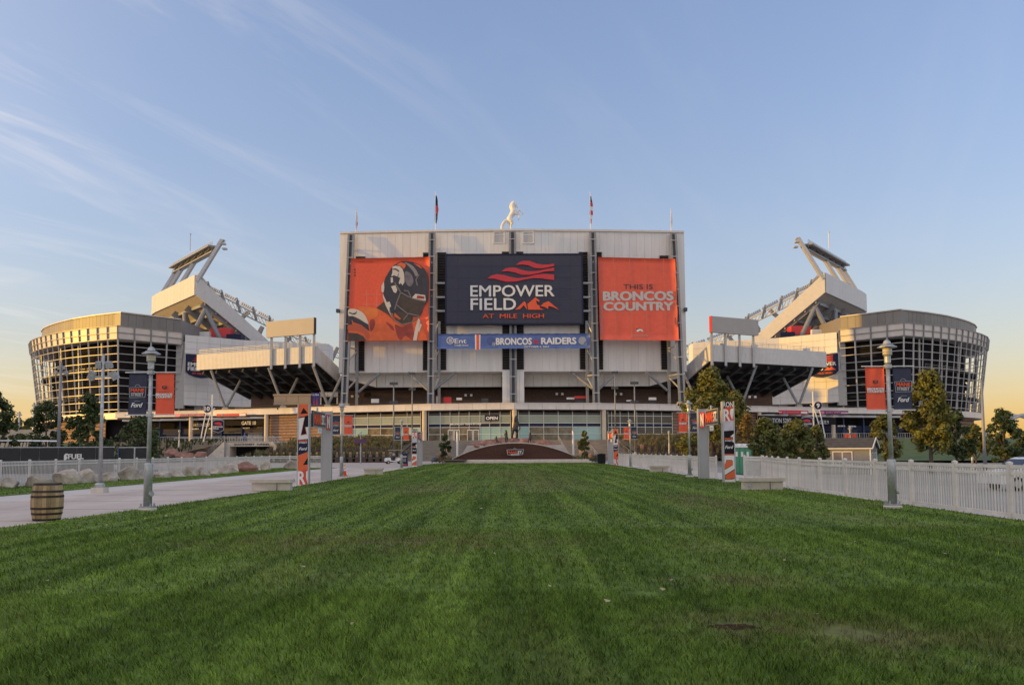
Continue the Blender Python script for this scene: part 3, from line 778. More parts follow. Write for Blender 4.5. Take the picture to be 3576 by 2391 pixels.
# striped masonry either side of the glass, and at the tower feet
def striped(pts, z0, z1, nm, step=0.72):
    for a, c in zip(pts, pts[1:]):
        z = z0; k = 0
        while z < z1 - 0.1:
            off = 0.0 if k % 2 == 0 else 0.22
            d = (c - a).normalized(); nrm = Vector((d.y, -d.x, 0))
            if nrm.y > 0: nrm = -nrm
            h = step * 0.78 if k % 2 == 0 else step * 0.22
            q = [a - nrm * (off), c - nrm * off, c - nrm * 0.5, a - nrm * 0.5]
            b = MB(); b.prism([(p.x, p.y, z) for p in q], (0, 0, min(h, z1 - z))); b.build('stone_course', brick_tan if k % 2 == 0 else brick_dark, terr)
            z += h; k += 1
for s in (-1, 1):
    x0, x1 = (42.3, 62) if s < 0 else (38.6, 62)
    striped([Vector((s * x, yr(x) + 1.6, 0)) for x in np.linspace(x0, x1, 4)], PZ, 10.9, 'x')
    # gate zone: recess with shade painted near-black, navy header boards, posts, blue gates
    for k in range(7):
        x = 64.5 + k * 6.3; x2 = x + 6.2
        MB().prism([(s * x, yr(x) + 4.0, 6.9), (s * x2, yr(x2) + 4.0, 6.9), (s * x2, yr(x2) + 4.2, 6.9), (s * x, yr(x) + 4.2, 6.9)], (0, 0, 1.15)).build('header_board', navy, terr)
        MB().box(s * x - 0.16, s * x + 0.16, yr(x) + 3.6, yr(x) + 3.92, PZ, 11.0).build('gate_post', blue_steel, terr)
        b = MB(); xm = x + 0.3
        while xm < x2 - 0.2:
            b.box(s * xm - .035, s * xm + .035, yr(xm) + 4.0, yr(xm) + 4.07, PZ, 6.8); xm += 0.42
        b.beam((s * x, yr(x) + 4.0, PZ + 2.85), (s * x2, yr(x2) + 4.0, PZ + 2.85), .1, .1); b.beam((s * x, yr(x) + 4.0, PZ + 1.3), (s * x2, yr(x2) + 4.0, PZ + 1.3), .1, .1)
        b.build('gate', blue_steel, terr)
        if k % 2 == 0:
            MB().box(min(s * (x + 1), s * (x + 5)), max(s * (x + 1), s * (x + 5)), yr(x + 2) + 6.5, yr(x + 2) + 6.7, PZ, 7.4).build('ticket_booth', grey_print if k else white_panel, terr)
    MB().prism([(s * 63.5, yr(63.5) + 12, PZ), (s * 116, yr(104) + 12, PZ), (s * 116, yr(104) + 12.3, PZ), (s * 63.5, yr(63.5) + 12.3, PZ)], (0, 0, 7.2)).build('back_wall', shade_in, terr)
    for k in range(11):
        x = 63 + k * 3.9
        MB().box(min(s * (x), s * (x + 3.8)), max(s * x, s * (x + 3.8)), yr(x) + 1, yr(x) + 3.4, 10.2, 10.7).build('soffit_panel', light_steel, terr)

# ---------------- corner towers
CP = [(-108, 225.6), (-118.3, 230.2), (-128.1, 236), (-136.2, 242.3), (-142.8, 248.4), (-148.8, 255.2), (-153.6, 262.4), (-157.4, 271), (-158.8, 281), (-157.6, 292), (-153, 303)]
FLAT = [(-108, 225.6), (-95.5, 239.2)]
Z0T, Z1T = 12.75, 36.4; ZBND = 33.0
def tower(s):
    curve = [mir(p, -s) for p in resample(LX(CP), n=26)]
    flat = [mir(p, -s) for p in resample(LX(FLAT), n=4)]
    cen = mir(WL((-118, 272, 0)), -s)
    def inset(p, d):
        q = (cen - p); q.z = 0
        return p + q.normalized() * d
    def at(p, z):          # outer face leans outward towards the top
        t = (z - Z0T) / (Z1T - Z0T)
        q = inset(p, 3.2 * (1 - t)); return Vector((q.x, q.y, z))
    # core: floors and inner walls coloured dark for shade, penthouse
    ring_in = [inset(p, 1.6) for p in curve]
    poly = [mir(WL((-97.5, 240, 0)), -s)] + ring_in + [mir(WL((-112, 300, 0)), -s), mir(WL((-97, 262, 0)), -s)]
    t = MB().prism([(p.x, p.y, ZBND + 0.1) for p in poly], (0, 0, 0.5)).build('corner_tower', concrete, stadium)
    fl = [mir(WL((-99, 241.5, 0)), -s)] + [inset(p, 3.6) for p in curve[:22]] + [mir(WL((-138, 296, 0)), -s), mir(WL((-110, 296, 0)), -s), mir(WL((-98, 262, 0)), -s)]
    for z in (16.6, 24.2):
        MB().prism([(p.x, p.y, z) for p in fl], (0, 0, 0.75)).build('floor_slab', shade_conc, t)
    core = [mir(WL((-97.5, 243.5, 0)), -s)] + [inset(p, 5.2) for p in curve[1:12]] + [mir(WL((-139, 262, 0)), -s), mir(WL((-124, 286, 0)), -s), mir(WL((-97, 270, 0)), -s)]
    MB().prism([(p.x, p.y, 12.4) for p in core], (0, 0, 20.5)).build('core_wall', shade_in, t)
    b = MB()
    for z in (17.4, 25.0):
        q = [inset(p, 5.0) for p in curve[3:22]]
        for a, c in zip(q, q[1:]): 
            b.beam((a.x, a.y, z + 1.0), (c.x, c.y, z + 1.0), .06, .08); b.beam((a.x, a.y, z + .5), (c.x, c.y, z + .5), .05, .05); b.beam((a.x, a.y, z), (a.x, a.y, z + 1.0), .06, .06)
    b.build('guard_rail', light_steel, t)
    # ramps and inner leaning columns seen through the lattice
    for k in range(2, 22, 3):
        p = inset(curve[k], 4.6); q = inset(curve[k], 3.2)
        MB().tube([(p.x, p.y, 12.4), (q.x, q.y, 33)], 0.3, 8).build('inner_column', light_steel, t)
    for (k0, k1, za, zb) in ((13, 22, 13, 20), (14, 23, 20, 27)):
        for k in range(k0, k1):
            a, c = inset(curve[k], 6.6), inset(curve[k + 1], 6.6); a2, c2 = inset(curve[k], 9.6), inset(curve[k + 1], 9.6)
            z1 = za + (zb - za) * (k - k0) / (k1 - k0); z2 = za + (zb - za) * (k + 1 - k0) / (k1 - k0)
            MB().hexa([(a.x, a.y, z1), (c.x, c.y, z2), (c2.x, c2.y, z2), (a2.x, a2.y, z1)], [(a.x, a.y, z1 + .5), (c.x, c.y, z2 + .5), (c2.x, c2.y, z2 + .5), (a2.x, a2.y, z1 + .5)]).build('ramp', shade_conc, t)
    # band of pale panels with fins, two rows
    full = flat[::-1] + curve[1:]
    for i in range(len(full) - 1):
        for z0, z1 in ((ZBND, ZBND + 1.62), (ZBND + 1.72, Z1T)):
            a0, c0, a1, c1 = at(full[i], z0), at(full[i + 1], z0), at(full[i], z1), at(full[i + 1], z1)
            a0, c0 = a0.lerp(c0, .01), c0.lerp(a0, .01); a1, c1 = a1.lerp(c1, .01), c1.lerp(a1, .01)
            k = 0.25
            MB().hexa([a0, c0, inset(c0, k), inset(a0, k)], [a1, c1, inset(c1, k), inset(a1, k)]).build('band_panel', fascia_m, t)
        for z in (ZBND - .06, ZBND + 1.67, Z1T + 0.08):
            MB().beam(inset(at(full[i], z), -.1), inset(at(full[i + 1], z), -.1), .34, .2).build('rail', steel, t)
    # lattice: posts and nine rails
    for i, p in enumerate(full):
        big = (i < 5) or (i % 2 == 1)
        r = 0.24 if big else 0.14
        MB().tube([inset(at(p, Z0T), .1), inset(at(p, ZBND), .1)], r, 6).build('post', light_steel, t)
        MB().beam(inset(at(p, ZBND), -.2), inset(at(p, Z1T), -.2), .3, .3).build('fin', steel, t)
    zs = np.linspace(Z0T + 0.9, ZBND - 1.9, 9)
    for z in zs:
        b = MB()
        for i in range(len(full) - 1): b.tube([at(full[i], z), at(full[i + 1], z)], 0.11, 6)
        b.build('rail', light_steel, t)
    # penthouse
    pc = [inset(p, 3.6) for p in curve[:17]]
    pf = [inset(p, 3.0) for p in flat]
    pz0, pz1 = Z1T - 0.1, 40.7
    MB().prism([(p.x, p.y, pz0) for p in pf[::-1]] + [(p.x, p.y, pz0) for p in pc[1:]] + [(q.x, q.y, pz0) for q in (mir(WL((-128, 284, 0)), -s), mir(WL((-97, 264, 0)), -s))], (0, 0, pz1 - pz0 - .1)).build('penthouse', bronze_panel, t)
    for run_, st in ((resample(pf, 2.2), 0), (resample(pc, 1.7), 1)):
        for a, c in zip(run_, run_[1:]):
            d = (c - a).normalized(); a2, c2 = inset(a, -.2) + d * .03, inset(c, -.2) - d * .03
            MB().prism([(a2.x, a2.y, pz0), (c2.x, c2.y, pz0), (inset(c2, .25).x, inset(c2, .25).y, pz0), (inset(a2, .25).x, inset(a2, .25).y, pz0)], (0, 0, pz1 - pz0 - .12)).build('penthouse_panel', bronze_panel, t)
        b = MB()
        for a, c in zip(run_, run_[1:]): b.beam(inset(a, -.3) + Vector((0, 0, pz1)), inset(c, -.3) + Vector((0, 0, pz1)), .5, .26)
        b.build('coping', fascia_m, t)
    # ring fascia and masonry foot under the lattice
    fr = [inset(p, 2.4) for p in resample(curve, 3.3)]
    for a, c in zip(fr, fr[1:]):
        d = (c - a); nrm = (a - cen); nrm.z = 0; nrm.normalize()
        MB().hexa([(a.x, a.y, 11.0), (c.x, c.y, 11.0), (c.x - nrm.x * .5, c.y - nrm.y * .5, 11.0), (a.x - nrm.x * .5, a.y - nrm.y * .5, 11.0)],
                  [(a.x, a.y, 12.7), (c.x, c.y, 12.7), (c.x - nrm.x * .5, c.y - nrm.y * .5, 12.7), (a.x - nrm.x * .5, a.y - nrm.y * .5, 12.7)]).build('fascia_panel', fascia_m, t)
    ft = [inset(p, 5.0) for p in resample(curve, 6.5)]
    for a, c in zip(ft[1:], ft[2:]):
        z = PZ - 3.5; k = 0
        while z < 10.9:
            h = 0.8 if k % 2 == 0 else 0.3; off = 0 if k % 2 == 0 else .25
            a2, c2 = inset(a, off), inset(c, off)
            MB().hexa([(a2.x, a2.y, z), (c2.x, c2.y, z), (inset(c, .6).x, inset(c, .6).y, z), (inset(a, .6).x, inset(a, .6).y, z)], [(a2.x, a2.y, z + h), (c2.x, c2.y, z + h), (inset(c, .6).x, inset(c, .6).y, z + h), (inset(a, .6).x, inset(a, .6).y, z + h)]).build('stone_course', brick_tan if k % 2 == 0 else brick_dark, t)
            z += h; k += 1
    MB().prism([(p.x, p.y, 11.0) for p in [inset(p, 3) for p in curve] + [mir(WL((-110, 296, 0)), -s)]], (0, 0, 1.5)).build('floor_slab', concrete, t)
    return t

# ---------------- pale panelled wall between tower and club deck
def panel_wall(s):
    A, B, C = [mir(p, -s) for p in LX([(-95.0, 239.6), (-82, 251.5), (-58, 262)])]
    t = MB().prism([(A.x, A.y + .4, 15.4), (B.x, B.y + .4, 15.4), (C.x, C.y + .4, 15.4), (C.x, C.y + 6, 15.4), (A.x, A.y + 9, 15.4)], (0, 0, 20.3)).build('panelled_wall', white_panel, stadium)
    rows = 10; zz = np.linspace(15.4, 35.9, rows + 1)
    for run_ in (resample([A, B], 3.9), resample([B, C], 3.9)):
        for a, c in zip(run_, run_[1:]):
            d = (c - a).normalized(); n_ = Vector((d.y, -d.x, 0))
            if n_.y > 0: n_ = -n_
            for k in range(rows):
                a2, c2 = a + d * .03, c - d * .03
                MB().prism([(a2.x, a2.y, zz[k] + .03), (c2.x, c2.y, zz[k] + .03), (c2.x - n_.x * .3, c2.y - n_.y * .3, zz[k] + .03), (a2.x - n_.x * .3, a2.y - n_.y * .3, zz[k] + .03)], (0, 0, zz[k + 1] - zz[k] - .06)).build('wall_panel', white_panel, t)
    # grey return strip beside the tower, with the open storey below
    q = mir(WL((-96.6, 240.5, 0)), -s)
    MB().box(q.x - 1.3, q.x + 1.2, q.y, q.y + 1, 14.5, 34).build('return_panel', light_steel, t)
    for px, py in ((-93, 245), (-84, 254), (-74, 260)):
        q = mir(WL((px, py, 0)), -s); MB().box(q.x - 1, q.x + 1, q.y, q.y + 2, 12, 15.5).build('column', light_steel, t)
    q0, q1 = mir(WL((-96, 252, 0)), -s), mir(WL((-60, 266, 0)), -s)
    MB().prism([(q0.x, q0.y, 12), (q1.x, q1.y, 12), (q1.x, q1.y + .4, 12), (q0.x, q0.y + .4, 12)], (0, 0, 3.6)).build('back_wall', shade_in, t)  # near-black sheet paints the shade of the open storey
    # kiosks on the concourse under the upper deck
    for (u0, u1, v0, v1, m, dd) in ((733, 803, 1145, 1176, red, 258), (676, 730, 1158, 1178, white_panel, 256), (790, 842, 1166, 1186, navy, 257), (845, 880, 1188, 1215, light_steel, 256)):
        a, c = L(u0, v1, dd), L(u1, v0, dd)
        x0, x1 = sorted((a.x * -s, c.x * -s))
        MB().box(x0, x1, a.y, a.y + 4, a.z, c.z).build('kiosk', m, t)
    return t

# ---------------- upper deck
_A, _B = P(683, 953, 255), P(532, 1031, 290)
UP = [(_A.x, _A.y), (_B.x, _B.y), (_B.x - 3.5, 304)]
TIPV = P(776, 832, 258.5) - P(683, 953, 255); GALV = P(741, 852, 257.6) - P(683, 953, 255)
def upper_deck(s):
    out = [mir(p, -s) for p in resample(LX(UP), n=9)]
    inn = [mir(p, -s) for p in resample(LX([(-77.6, 271), (-86, 279), (-95, 290), (-101, 302), (-104, 312)]), n=9)]
    zt, zb, it, ib = 56.8, 50.7, 35.0, 31.6
    b = MB(); n = len(out); vs = []
    for o, i in zip(out, inn): vs += [(o.x, o.y, zt - 1.2), (i.x, i.y, it), (i.x, i.y, ib), (o.x, o.y, zb)]
    fs = [(k * 4 + j, (k + 1) * 4 + j, (k + 1) * 4 + (j + 1) % 4, k * 4 + (j + 1) % 4) for k in range(n - 1) for j in range(4)] + [(0, 1, 2, 3), tuple(4 * (n - 1) + j for j in (3, 2, 1, 0))]
    b.add(vs, fs); t = b.build('upper_deck', concrete, stadium)
    # outer parapet panels
    cen = mir(WL((-60, 320, 0)), -s)
    for a, c in zip(out, out[1:]):
        for q0, q1 in ((0, .5), (.5, 1)):
            p, q = a.lerp(c, q0 + .003), a.lerp(c, q1 - .003); nr = (p - cen); nr.z = 0; nr.normalize()
            MB().hexa([(p.x + nr.x * .35, p.y + nr.y * .35, zb - .2), (q.x + nr.x * .35, q.y + nr.y * .35, zb - .2), (q.x, q.y, zb - .2), (p.x, p.y, zb - .2)],
                      [(p.x + nr.x * .35, p.y + nr.y * .35, zt), (q.x + nr.x * .35, q.y + nr.y * .35, zt), (q.x, q.y, zt), (p.x, p.y, zt)]).build('parapet_panel', corrugated, t)
    # end wall strips (ribbed)
    A, B = out[0], inn[0]; m = 16; d = (B - A).normalized(); nr = Vector((d.y, -d.x, 0))
    if nr.y > 0: nr = -nr
    for k in range(m):
        f0, f1 = k / m, (k + 1) / m
        b = MB(); sub = 5
        for j in range(sub):
            g0, g1 = f0 + (f1 - f0) * j / sub, f0 + (f1 - f0) * (j + .86) / sub
            p, q = A.lerp(B, g0), A.lerp(B, g1)
            za0, za1 = zb + (ib - zb) * g0 - .1, zb + (ib - zb) * g1 - .1; zc0, zc1 = zt + (it + .8 - zt) * g0, zt + (it + .8 - zt) * g1
            b.hexa([p + nr * .45 + Vector((0, 0, za0)), q + nr * .45 + Vector((0, 0, za1)), q + Vector((0, 0, za1)), p + Vector((0, 0, za0))], [p + nr * .45 + Vector((0, 0, zc0)), q + nr * .45 + Vector((0, 0, zc1)), q + Vector((0, 0, zc1)), p + Vector((0, 0, zc0))])
        p, q = A.lerp(B, f0), A.lerp(B, f1)
        za0, za1 = zb + (ib - zb) * f0, zb + (ib - zb) * f1; zc0, zc1 = zt + (it + .8 - zt) * f0, zt + (it + .8 - zt) * f1
        b.hexa([p + nr * .4 + Vector((0, 0, za0)), q + nr * .4 + Vector((0, 0, za1)), q + Vector((0, 0, za1)), p + Vector((0, 0, za0))], [p + nr * .4 + Vector((0, 0, zc0)), q + nr * .4 + Vector((0, 0, zc1)), q + Vector((0, 0, zc1)), p + Vector((0, 0, zc0))])
        b.build('end_panel', corrugated, t)
    # raker beams and cross beams under the seats
    for k in range(0, n, 2):
        o, i = out[k], inn[k]; o2 = o.lerp(i, .06); i2 = o.lerp(i, .93)
        zo, zi = zb + (ib - zb) * .06 - 1.1, zb + (ib - zb) * .93 - .8
        off = Vector((0, 1.6 if k == 0 else 0, 0))
        MB().beam(Vector((o2.x, o2.y, zo)) + off, Vector((i2.x, i2.y, zi)) + off, 1.0, 2.0).build('raker_beam', steel, t)
    for f in (.12, .25, .38, .5, .62, .75):
        b = MB()
        for k in range(n - 1):
            p, q = out[k].lerp(inn[k], f), out[k + 1].lerp(inn[k + 1], f); z = zb + (ib - zb) * f - .5
            b.beam((p.x, p.y, z), (q.x, q.y, z), .5, .9)
        b.build('cross_beam', steel, t)
    # leaning round columns
    N = mir(L(718, 1080, 258), -s); N2 = mir(L(645, 1094, 266), -s)
    for (u, v, d, top) in ((660, 1158, 256, N), (776, 1172, 258, N), (650, 1160, 262, N2), (690, 1165, 268, N2)):
        q = mir(L(u, v, d), -s); q.z = min(q.z, 35.9)
        MB().tube([q, top], .75, 10).build('column', steel, t)
    # stand floor lights: raking outriggers carrying a lighting gallery
    tv, gv = Vector((TIPV.x * -s, TIPV.y, TIPV.z)), Vector((GALV.x * -s, GALV.y, GALV.z))
    tops = []
    for kk in range(0, 7):
        kf = kk; o = out[min(kf, n - 1)]; i = inn[min(kf, n - 1)]; din = (i - o).normalized()
        base = o + din * .5 + Vector((0, 0, zt - 2.0)); tip = o + tv + Vector((0, 0, zt))
        tops.append((o, din))
        if kk in (0, 3, 5, 6):
            MB().beam(base, tip, 1.0, 1.5, (0, 1, 0)).build('outrigger', light_steel, t)
    g = []; 
    for o, din in tops: g.append(o + gv + Vector((0, 0, zt)))
    din_ = tops[0][1]
    b = MB()
    for a, c in zip(g, g[1:]):
        b.beam(a, c, 2.6, .5); b.beam(a - Vector((0, 0, 1.7)), c - Vector((0, 0, 1.7)), .5, .4); b.beam(a + din_ * 1.2 - Vector((0, 0, .6)), c + din_ * 1.2 - Vector((0, 0, .6)), .35, .6)
        b.beam(a, a - Vector((0, 0, 1.1)), .2, .2); b.beam(a, c - Vector((0, 0, 1.1)), .15, .15)
    b.build('gallery', steel, t)
    b = MB()
    for a, c in zip(g, g[1:]):
        for j in range(5):
            p = a.lerp(c, j / 5); o_ = Vector((-1.0 * -s * -1, -.3, 0)) * 0
            b.beam(p, p + Vector((0, 0, 1.5)), .12, .12)
        for h in (.5, 1.0, 1.5): b.beam(a + Vector((0, 0, h)), c + Vector((0, 0, h)), .1, .1)
    b.build('guard_rail', galv, t)
    me = MB().lathe([(.3, -.4), (.7, .1), (.8, .6), (.2, .65)], 8).mesh('floodlight', galv)
    for a, c in zip(g, g[1:]):
        for j in range(6):
            p = a.lerp(c, (j + .5) / 6); link(me, 'floodlight', t, p + Vector((tops[0][1].x * 1.2, tops[0][1].y * 1.2, -1.6)), (0, 1.1 * s, 0))
    # aerial mast
    m0 = mir(L(664, 875, 270), -s)
    MB().tube([m0, m0 + Vector((0, 0, 5.4))], .12, 6).build('aerial', galv, t); MB().ico(m0 + Vector((0, 0, 5.5)), .3).build('aerial_ball', galv, t)
    tipp = out[0] + tv + Vector((0, 0, zt))
    for j, q in enumerate(((-.2, -1.4), (.3, -3.0), (-.6, -.3))):
        MB().hexa(*[[tipp + Vector((tops[0][1].x * (q[0] + dx), -.8 + dy, q[1] + dz)) for dx, dy in ((0, 0), (1.6, 0), (1.6, 1.6), (0, 1.6))] for dz in (0, .45)]).build('floodlight_bank', light_steel, t)
    return t

# ---------------- far rim lights of the stand
FR = [(693, 976, 268), (735, 1018, 285), (797, 1046, 305), (869, 1084, 325), (940, 1121, 345), (971, 1138, 352), (1032, 1180, 368), (1100, 1205, 384), (1186, 1233, 402)]
def rim_lights(s):
    pts = [mir(L(*q), -s) for q in FR]; rr = resample(pts, n=34)
    b = MB()
    for a, c in zip(rr, rr[1:]):
        b.tube([a, c], .28, 5); b.tube([a - Vector((0, 0, 2.6)), c - Vector((0, 0, 2.6))], .28, 5); b.tube([a, c - Vector((0, 0, 2.6))], .14, 4); b.tube([a, a - Vector((0, 0, 2.6))], .14, 4)
    t = b.build('rim_light_truss', light_steel, stadium)
    me = MB().lathe([(.2, -.5), (.62, -.15), (.72, .25), (.66, .3)], 8).mesh('floodlight', galv)
    fine = resample(pts, n=74)
    for k, p in enumerate(fine):
        if k % 9 == 8: continue
        link(me, 'floodlight', t, p + Vector((0, -.2, 1.25)), (1.25, 0, .5 * s))
    for k in range(3, 34, 4):
        a = rr[k]; c = rr[max(0, k - 1)]
        MB().beam(a + Vector((0, 0, 2.2)), a - Vector((1.6 * -s * -1 * 1, 0, 3.2)), .8, .9).build('outrigger', steel, t)
    for (u0, v0, u1, v1, d) in ((917, 1140, 905, 1160, 340), (868, 1090, 842, 1112, 325), (905, 1168, 917, 1140, 345), (985, 1216, 1010, 1180, 360), (1155, 1266, 1180, 1212, 398), (1100, 1230, 1108, 1205, 384)):
        MB().beam(mir(L(u0, v0, d), -s), mir(L(u1, v1, d), -s), 1.2, 1.4).build('outrigger', steel, t)
    # far bowl rim behind, low
    return t

# ---------------- club deck with its canopy, V columns and blank board
def club_deck(s):
    F0, F1 = [mir(p, -s) for p in LX([(-85.6, 225.2), (-49.2, 208.2)])]
    B0, B1 = [mir(p, -s) for p in LX([(-76.5, 240.5), (-46.4, 233.5)])]
    zt, zb, bt, bb = 28.2, 24.2, 20.6, 17.9
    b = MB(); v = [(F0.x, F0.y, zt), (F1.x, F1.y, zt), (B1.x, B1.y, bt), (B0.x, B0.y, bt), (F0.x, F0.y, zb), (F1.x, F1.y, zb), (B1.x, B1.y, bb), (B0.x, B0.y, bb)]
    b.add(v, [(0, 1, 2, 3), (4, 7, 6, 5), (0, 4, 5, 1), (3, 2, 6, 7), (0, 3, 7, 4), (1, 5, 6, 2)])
    t = b.build('club_deck', mat('shaded_underside', (0.055, 0.055, 0.06), 0.85, 0, 0.15, 0.5, spec=0.1), stadium)  # dark colour paints in the shade under the deck
    d = (F1 - F0).normalized(); n_ = Vector((d.y, -d.x, 0))
    if n_.y > 0: n_ = -n_
    run_ = resample([F0, F1], 1.9)
    for a, c in zip(run_, run_[1:]):
        b = MB(); w = c - a
        for j in range(4):
            p, q = a + w * (j / 4 + .004), a + w * ((j + .8) / 4)
            b.hexa([p + n_ * .5 + Vector((0, 0, zb - .15)), q + n_ * .5 + Vector((0, 0, zb - .15)), q + Vector((0, 0, zb - .15)), p + Vector((0, 0, zb - .15))], [p + n_ * .5 + Vector((0, 0, zt + .1)), q + n_ * .5 + Vector((0, 0, zt + .1)), q + Vector((0, 0, zt + .1)), p + Vector((0, 0, zt + .1))])
        p, q = a + w * .004, a + w * .996
        b.hexa([p + n_ * .44 + Vector((0, 0, zb - .15)), q + n_ * .44 + Vector((0, 0, zb - .15)), q + Vector((0, 0, zb - .15)), p + Vector((0, 0, zb - .15))], [p + n_ * .44 + Vector((0, 0, zt + .1)), q + n_ * .44 + Vector((0, 0, zt + .1)), q + Vector((0, 0, zt + .1)), p + Vector((0, 0, zt + .1))])
        b.build('fascia_panel', corrugated, t)
    # the return of the parapet along the stand's inner end, stepping down to the block
    E = mir(WL((-45.9, 221, 0)), -s)
    for k in range(5):
        f0, f1 = k / 5, (k + 1) / 5
        p, q = F1.lerp(E, f0 + .004), F1.lerp(E, f1 - .004)
        MB().hexa([(p.x, p.y, zb - 4.2 * f0), (q.x, q.y, zb - 4.2 * f1), (q.x + .4 * s, q.y, zb - 4.2 * f1), (p.x + .4 * s, p.y, zb - 4.2 * f0)], [(p.x, p.y, zt - 4.4 * f0), (q.x, q.y, zt - 4.4 * f1), (q.x + .4 * s, q.y, zt - 4.4 * f1), (p.x + .4 * s, p.y, zt - 4.4 * f0)]).build('return_panel', corrugated, t)
    # beams below, coloured dark for the shade under the deck
    for k in range(9):
        f = (k + .3) / 8.6
        p, q = F0.lerp(F1, f), B0.lerp(B1, f); p2, q2 = p.lerp(q, .03), p.lerp(q, .97)
        MB().beam((p2.x, p2.y, zb - .6), (q2.x, q2.y, bb - .4), .55, 1.3).build('raker_beam', dark_steel, t)
    for f in (.25, .5, .75):
        p, q = F0.lerp(B0, f), F1.lerp(B1, f); z = zb + (bb - zb) * f - .3
        MB().beam((p.x, p.y, z), (q.x, q.y, z), .4, .7).build('cross_beam', dark_steel, t)
    # guard rail on top
    b = MB(); rr = resample([F0, F1], 2.2)
    for a, c in zip(rr, rr[1:]):
        for h in (.5, 1.0, 1.4): b.beam(a + Vector((0, 0.3, zt + h)), c + Vector((0, 0.3, zt + h)), .06, .06)
        b.beam(a + Vector((0, 0.3, zt)), a + Vector((0, 0.3, zt + 1.4)), .08, .08)
    b.build('guard_rail', galv, t)
    for f, h in ((.16, .9), (.62, .9), (.88, .7)):
        p = F0.lerp(F1, f); MB().box(p.x - .8, p.x + .8, p.y + .2, p.y + 1.2, zt, zt + h).build('plant_box', white_panel, t)
    # V columns down to the terrace
    for (u, v, dd) in ((788, 1416, 222.5), (990, 1416, 216), (1145, 1416, 210.5)):
        q = mir(L(u, v, dd), -s); q.z = 12.1
        MB().hexa([(q.x - 1.1, q.y - 1, 12.0), (q.x + 1.1, q.y - 1, 12.0), (q.x + 1.1, q.y + 1, 12.0), (q.x - 1.1, q.y + 1, 12.0)], [(q.x - .7, q.y - .6, 13.7), (q.x + .7, q.y - .6, 13.7), (q.x + .7, q.y + .6, 13.7), (q.x - .7, q.y + .6, 13.7)]).build('pier', concrete, t)
        for dx, dy, dz in ((-3.6, -1.5, 10.2), (2.8, 3.2, 7.8)):
            MB().tube([(q.x, q.y, 13.4), (q.x - s * dx, q.y + dy, 13.4 + dz)], .36, 8).build('column', steel, t)
    # blank board on four posts in front of the fascia
    g = [F0 + (F1 - F0) * f for f in (.655, .77, .885, .995)]
    for p in g: MB().beam(p + n_ * .9 + Vector((0, 0, zb - 1.2)), p + n_ * .9 + Vector((0, 0, 31.4)), .55, .55).build('board_post', light_steel, t)
    a, c = F0 + (F1 - F0) * .63 + n_ * 1.0, F0 + (F1 - F0) * 1.01 + n_ * 1.0
    b = MB(); k = n_ * .9
    b.hexa([a + k + Vector((0, 0, 31.2)), c + k + Vector((0, 0, 31.2)), c + Vector((0, 0, 31.2)), a + Vector((0, 0, 31.2))], [a + k + Vector((0, 0, 35.3)), c + k + Vector((0, 0, 35.3)), c + Vector((0, 0, 35.3)), a + Vector((0, 0, 35.3))])
    b.build('blank_board', mat('blank_board', (0.40, 0.375, 0.36), 0.5, 0, 0.04, 0.4), t)
    e0, e1 = (c + d * .02, c + d * .12) if s < 0 else (c + d * .02, c + d * .12)
    b = MB(); b.hexa([e0 + k * 1.02 + Vector((0, 0, 31.2)), e1 + k * 1.02 + Vector((0, 0, 31.2)), e1 + Vector((0, 0, 31.2)), e0 + Vector((0, 0, 31.2))], [e0 + k * 1.02 + Vector((0, 0, 35.35)), e1 + k * 1.02 + Vector((0, 0, 35.35)), e1 + Vector((0, 0, 35.35)), e0 + Vector((0, 0, 35.35))]); b.build('board_edge', dark_steel if s < 0 else red, t)
    # brick storey under the deck
    q0, q1 = mir(WL((-75.5, 239.5, 0)), -s), mir(WL((-46, 236, 0)), -s)
    MB().prism([(q0.x, q0.y, 12), (q1.x, q1.y, 12), (q1.x, q1.y + 1, 12), (q0.x, q0.y + 1, 12)], (0, 0, 6.6)).build('brick_wall', mat('brown_brick', (0.17, 0.105, 0.08), 0.85, 0, 0.45, 2.0, bump=0.6, bscale=5, stretch=(1, 1, 4)), t)
    return t
for s in (-1, 1):
    for fn in (tower, panel_wall, upper_deck, rim_lights, club_deck): fn(s)

# ================================================================== SIGNS AND THINGS ON THE STADIUM
ca = lambda x, y: (1150 + x / 2.613, 640 + y / 2.613)
cb = lambda x, y: (1750 + x / 2.613, 640 + y / 2.613)
p5 = lambda x, y: (1220 + x / 4.9, 890 + y / 4.9)
def plates(parent, name, m, polys, y, t=0.03):
    b = MB()
    for q in polys: b.plate(q, y, t)
    return b.build(name, m, parent)

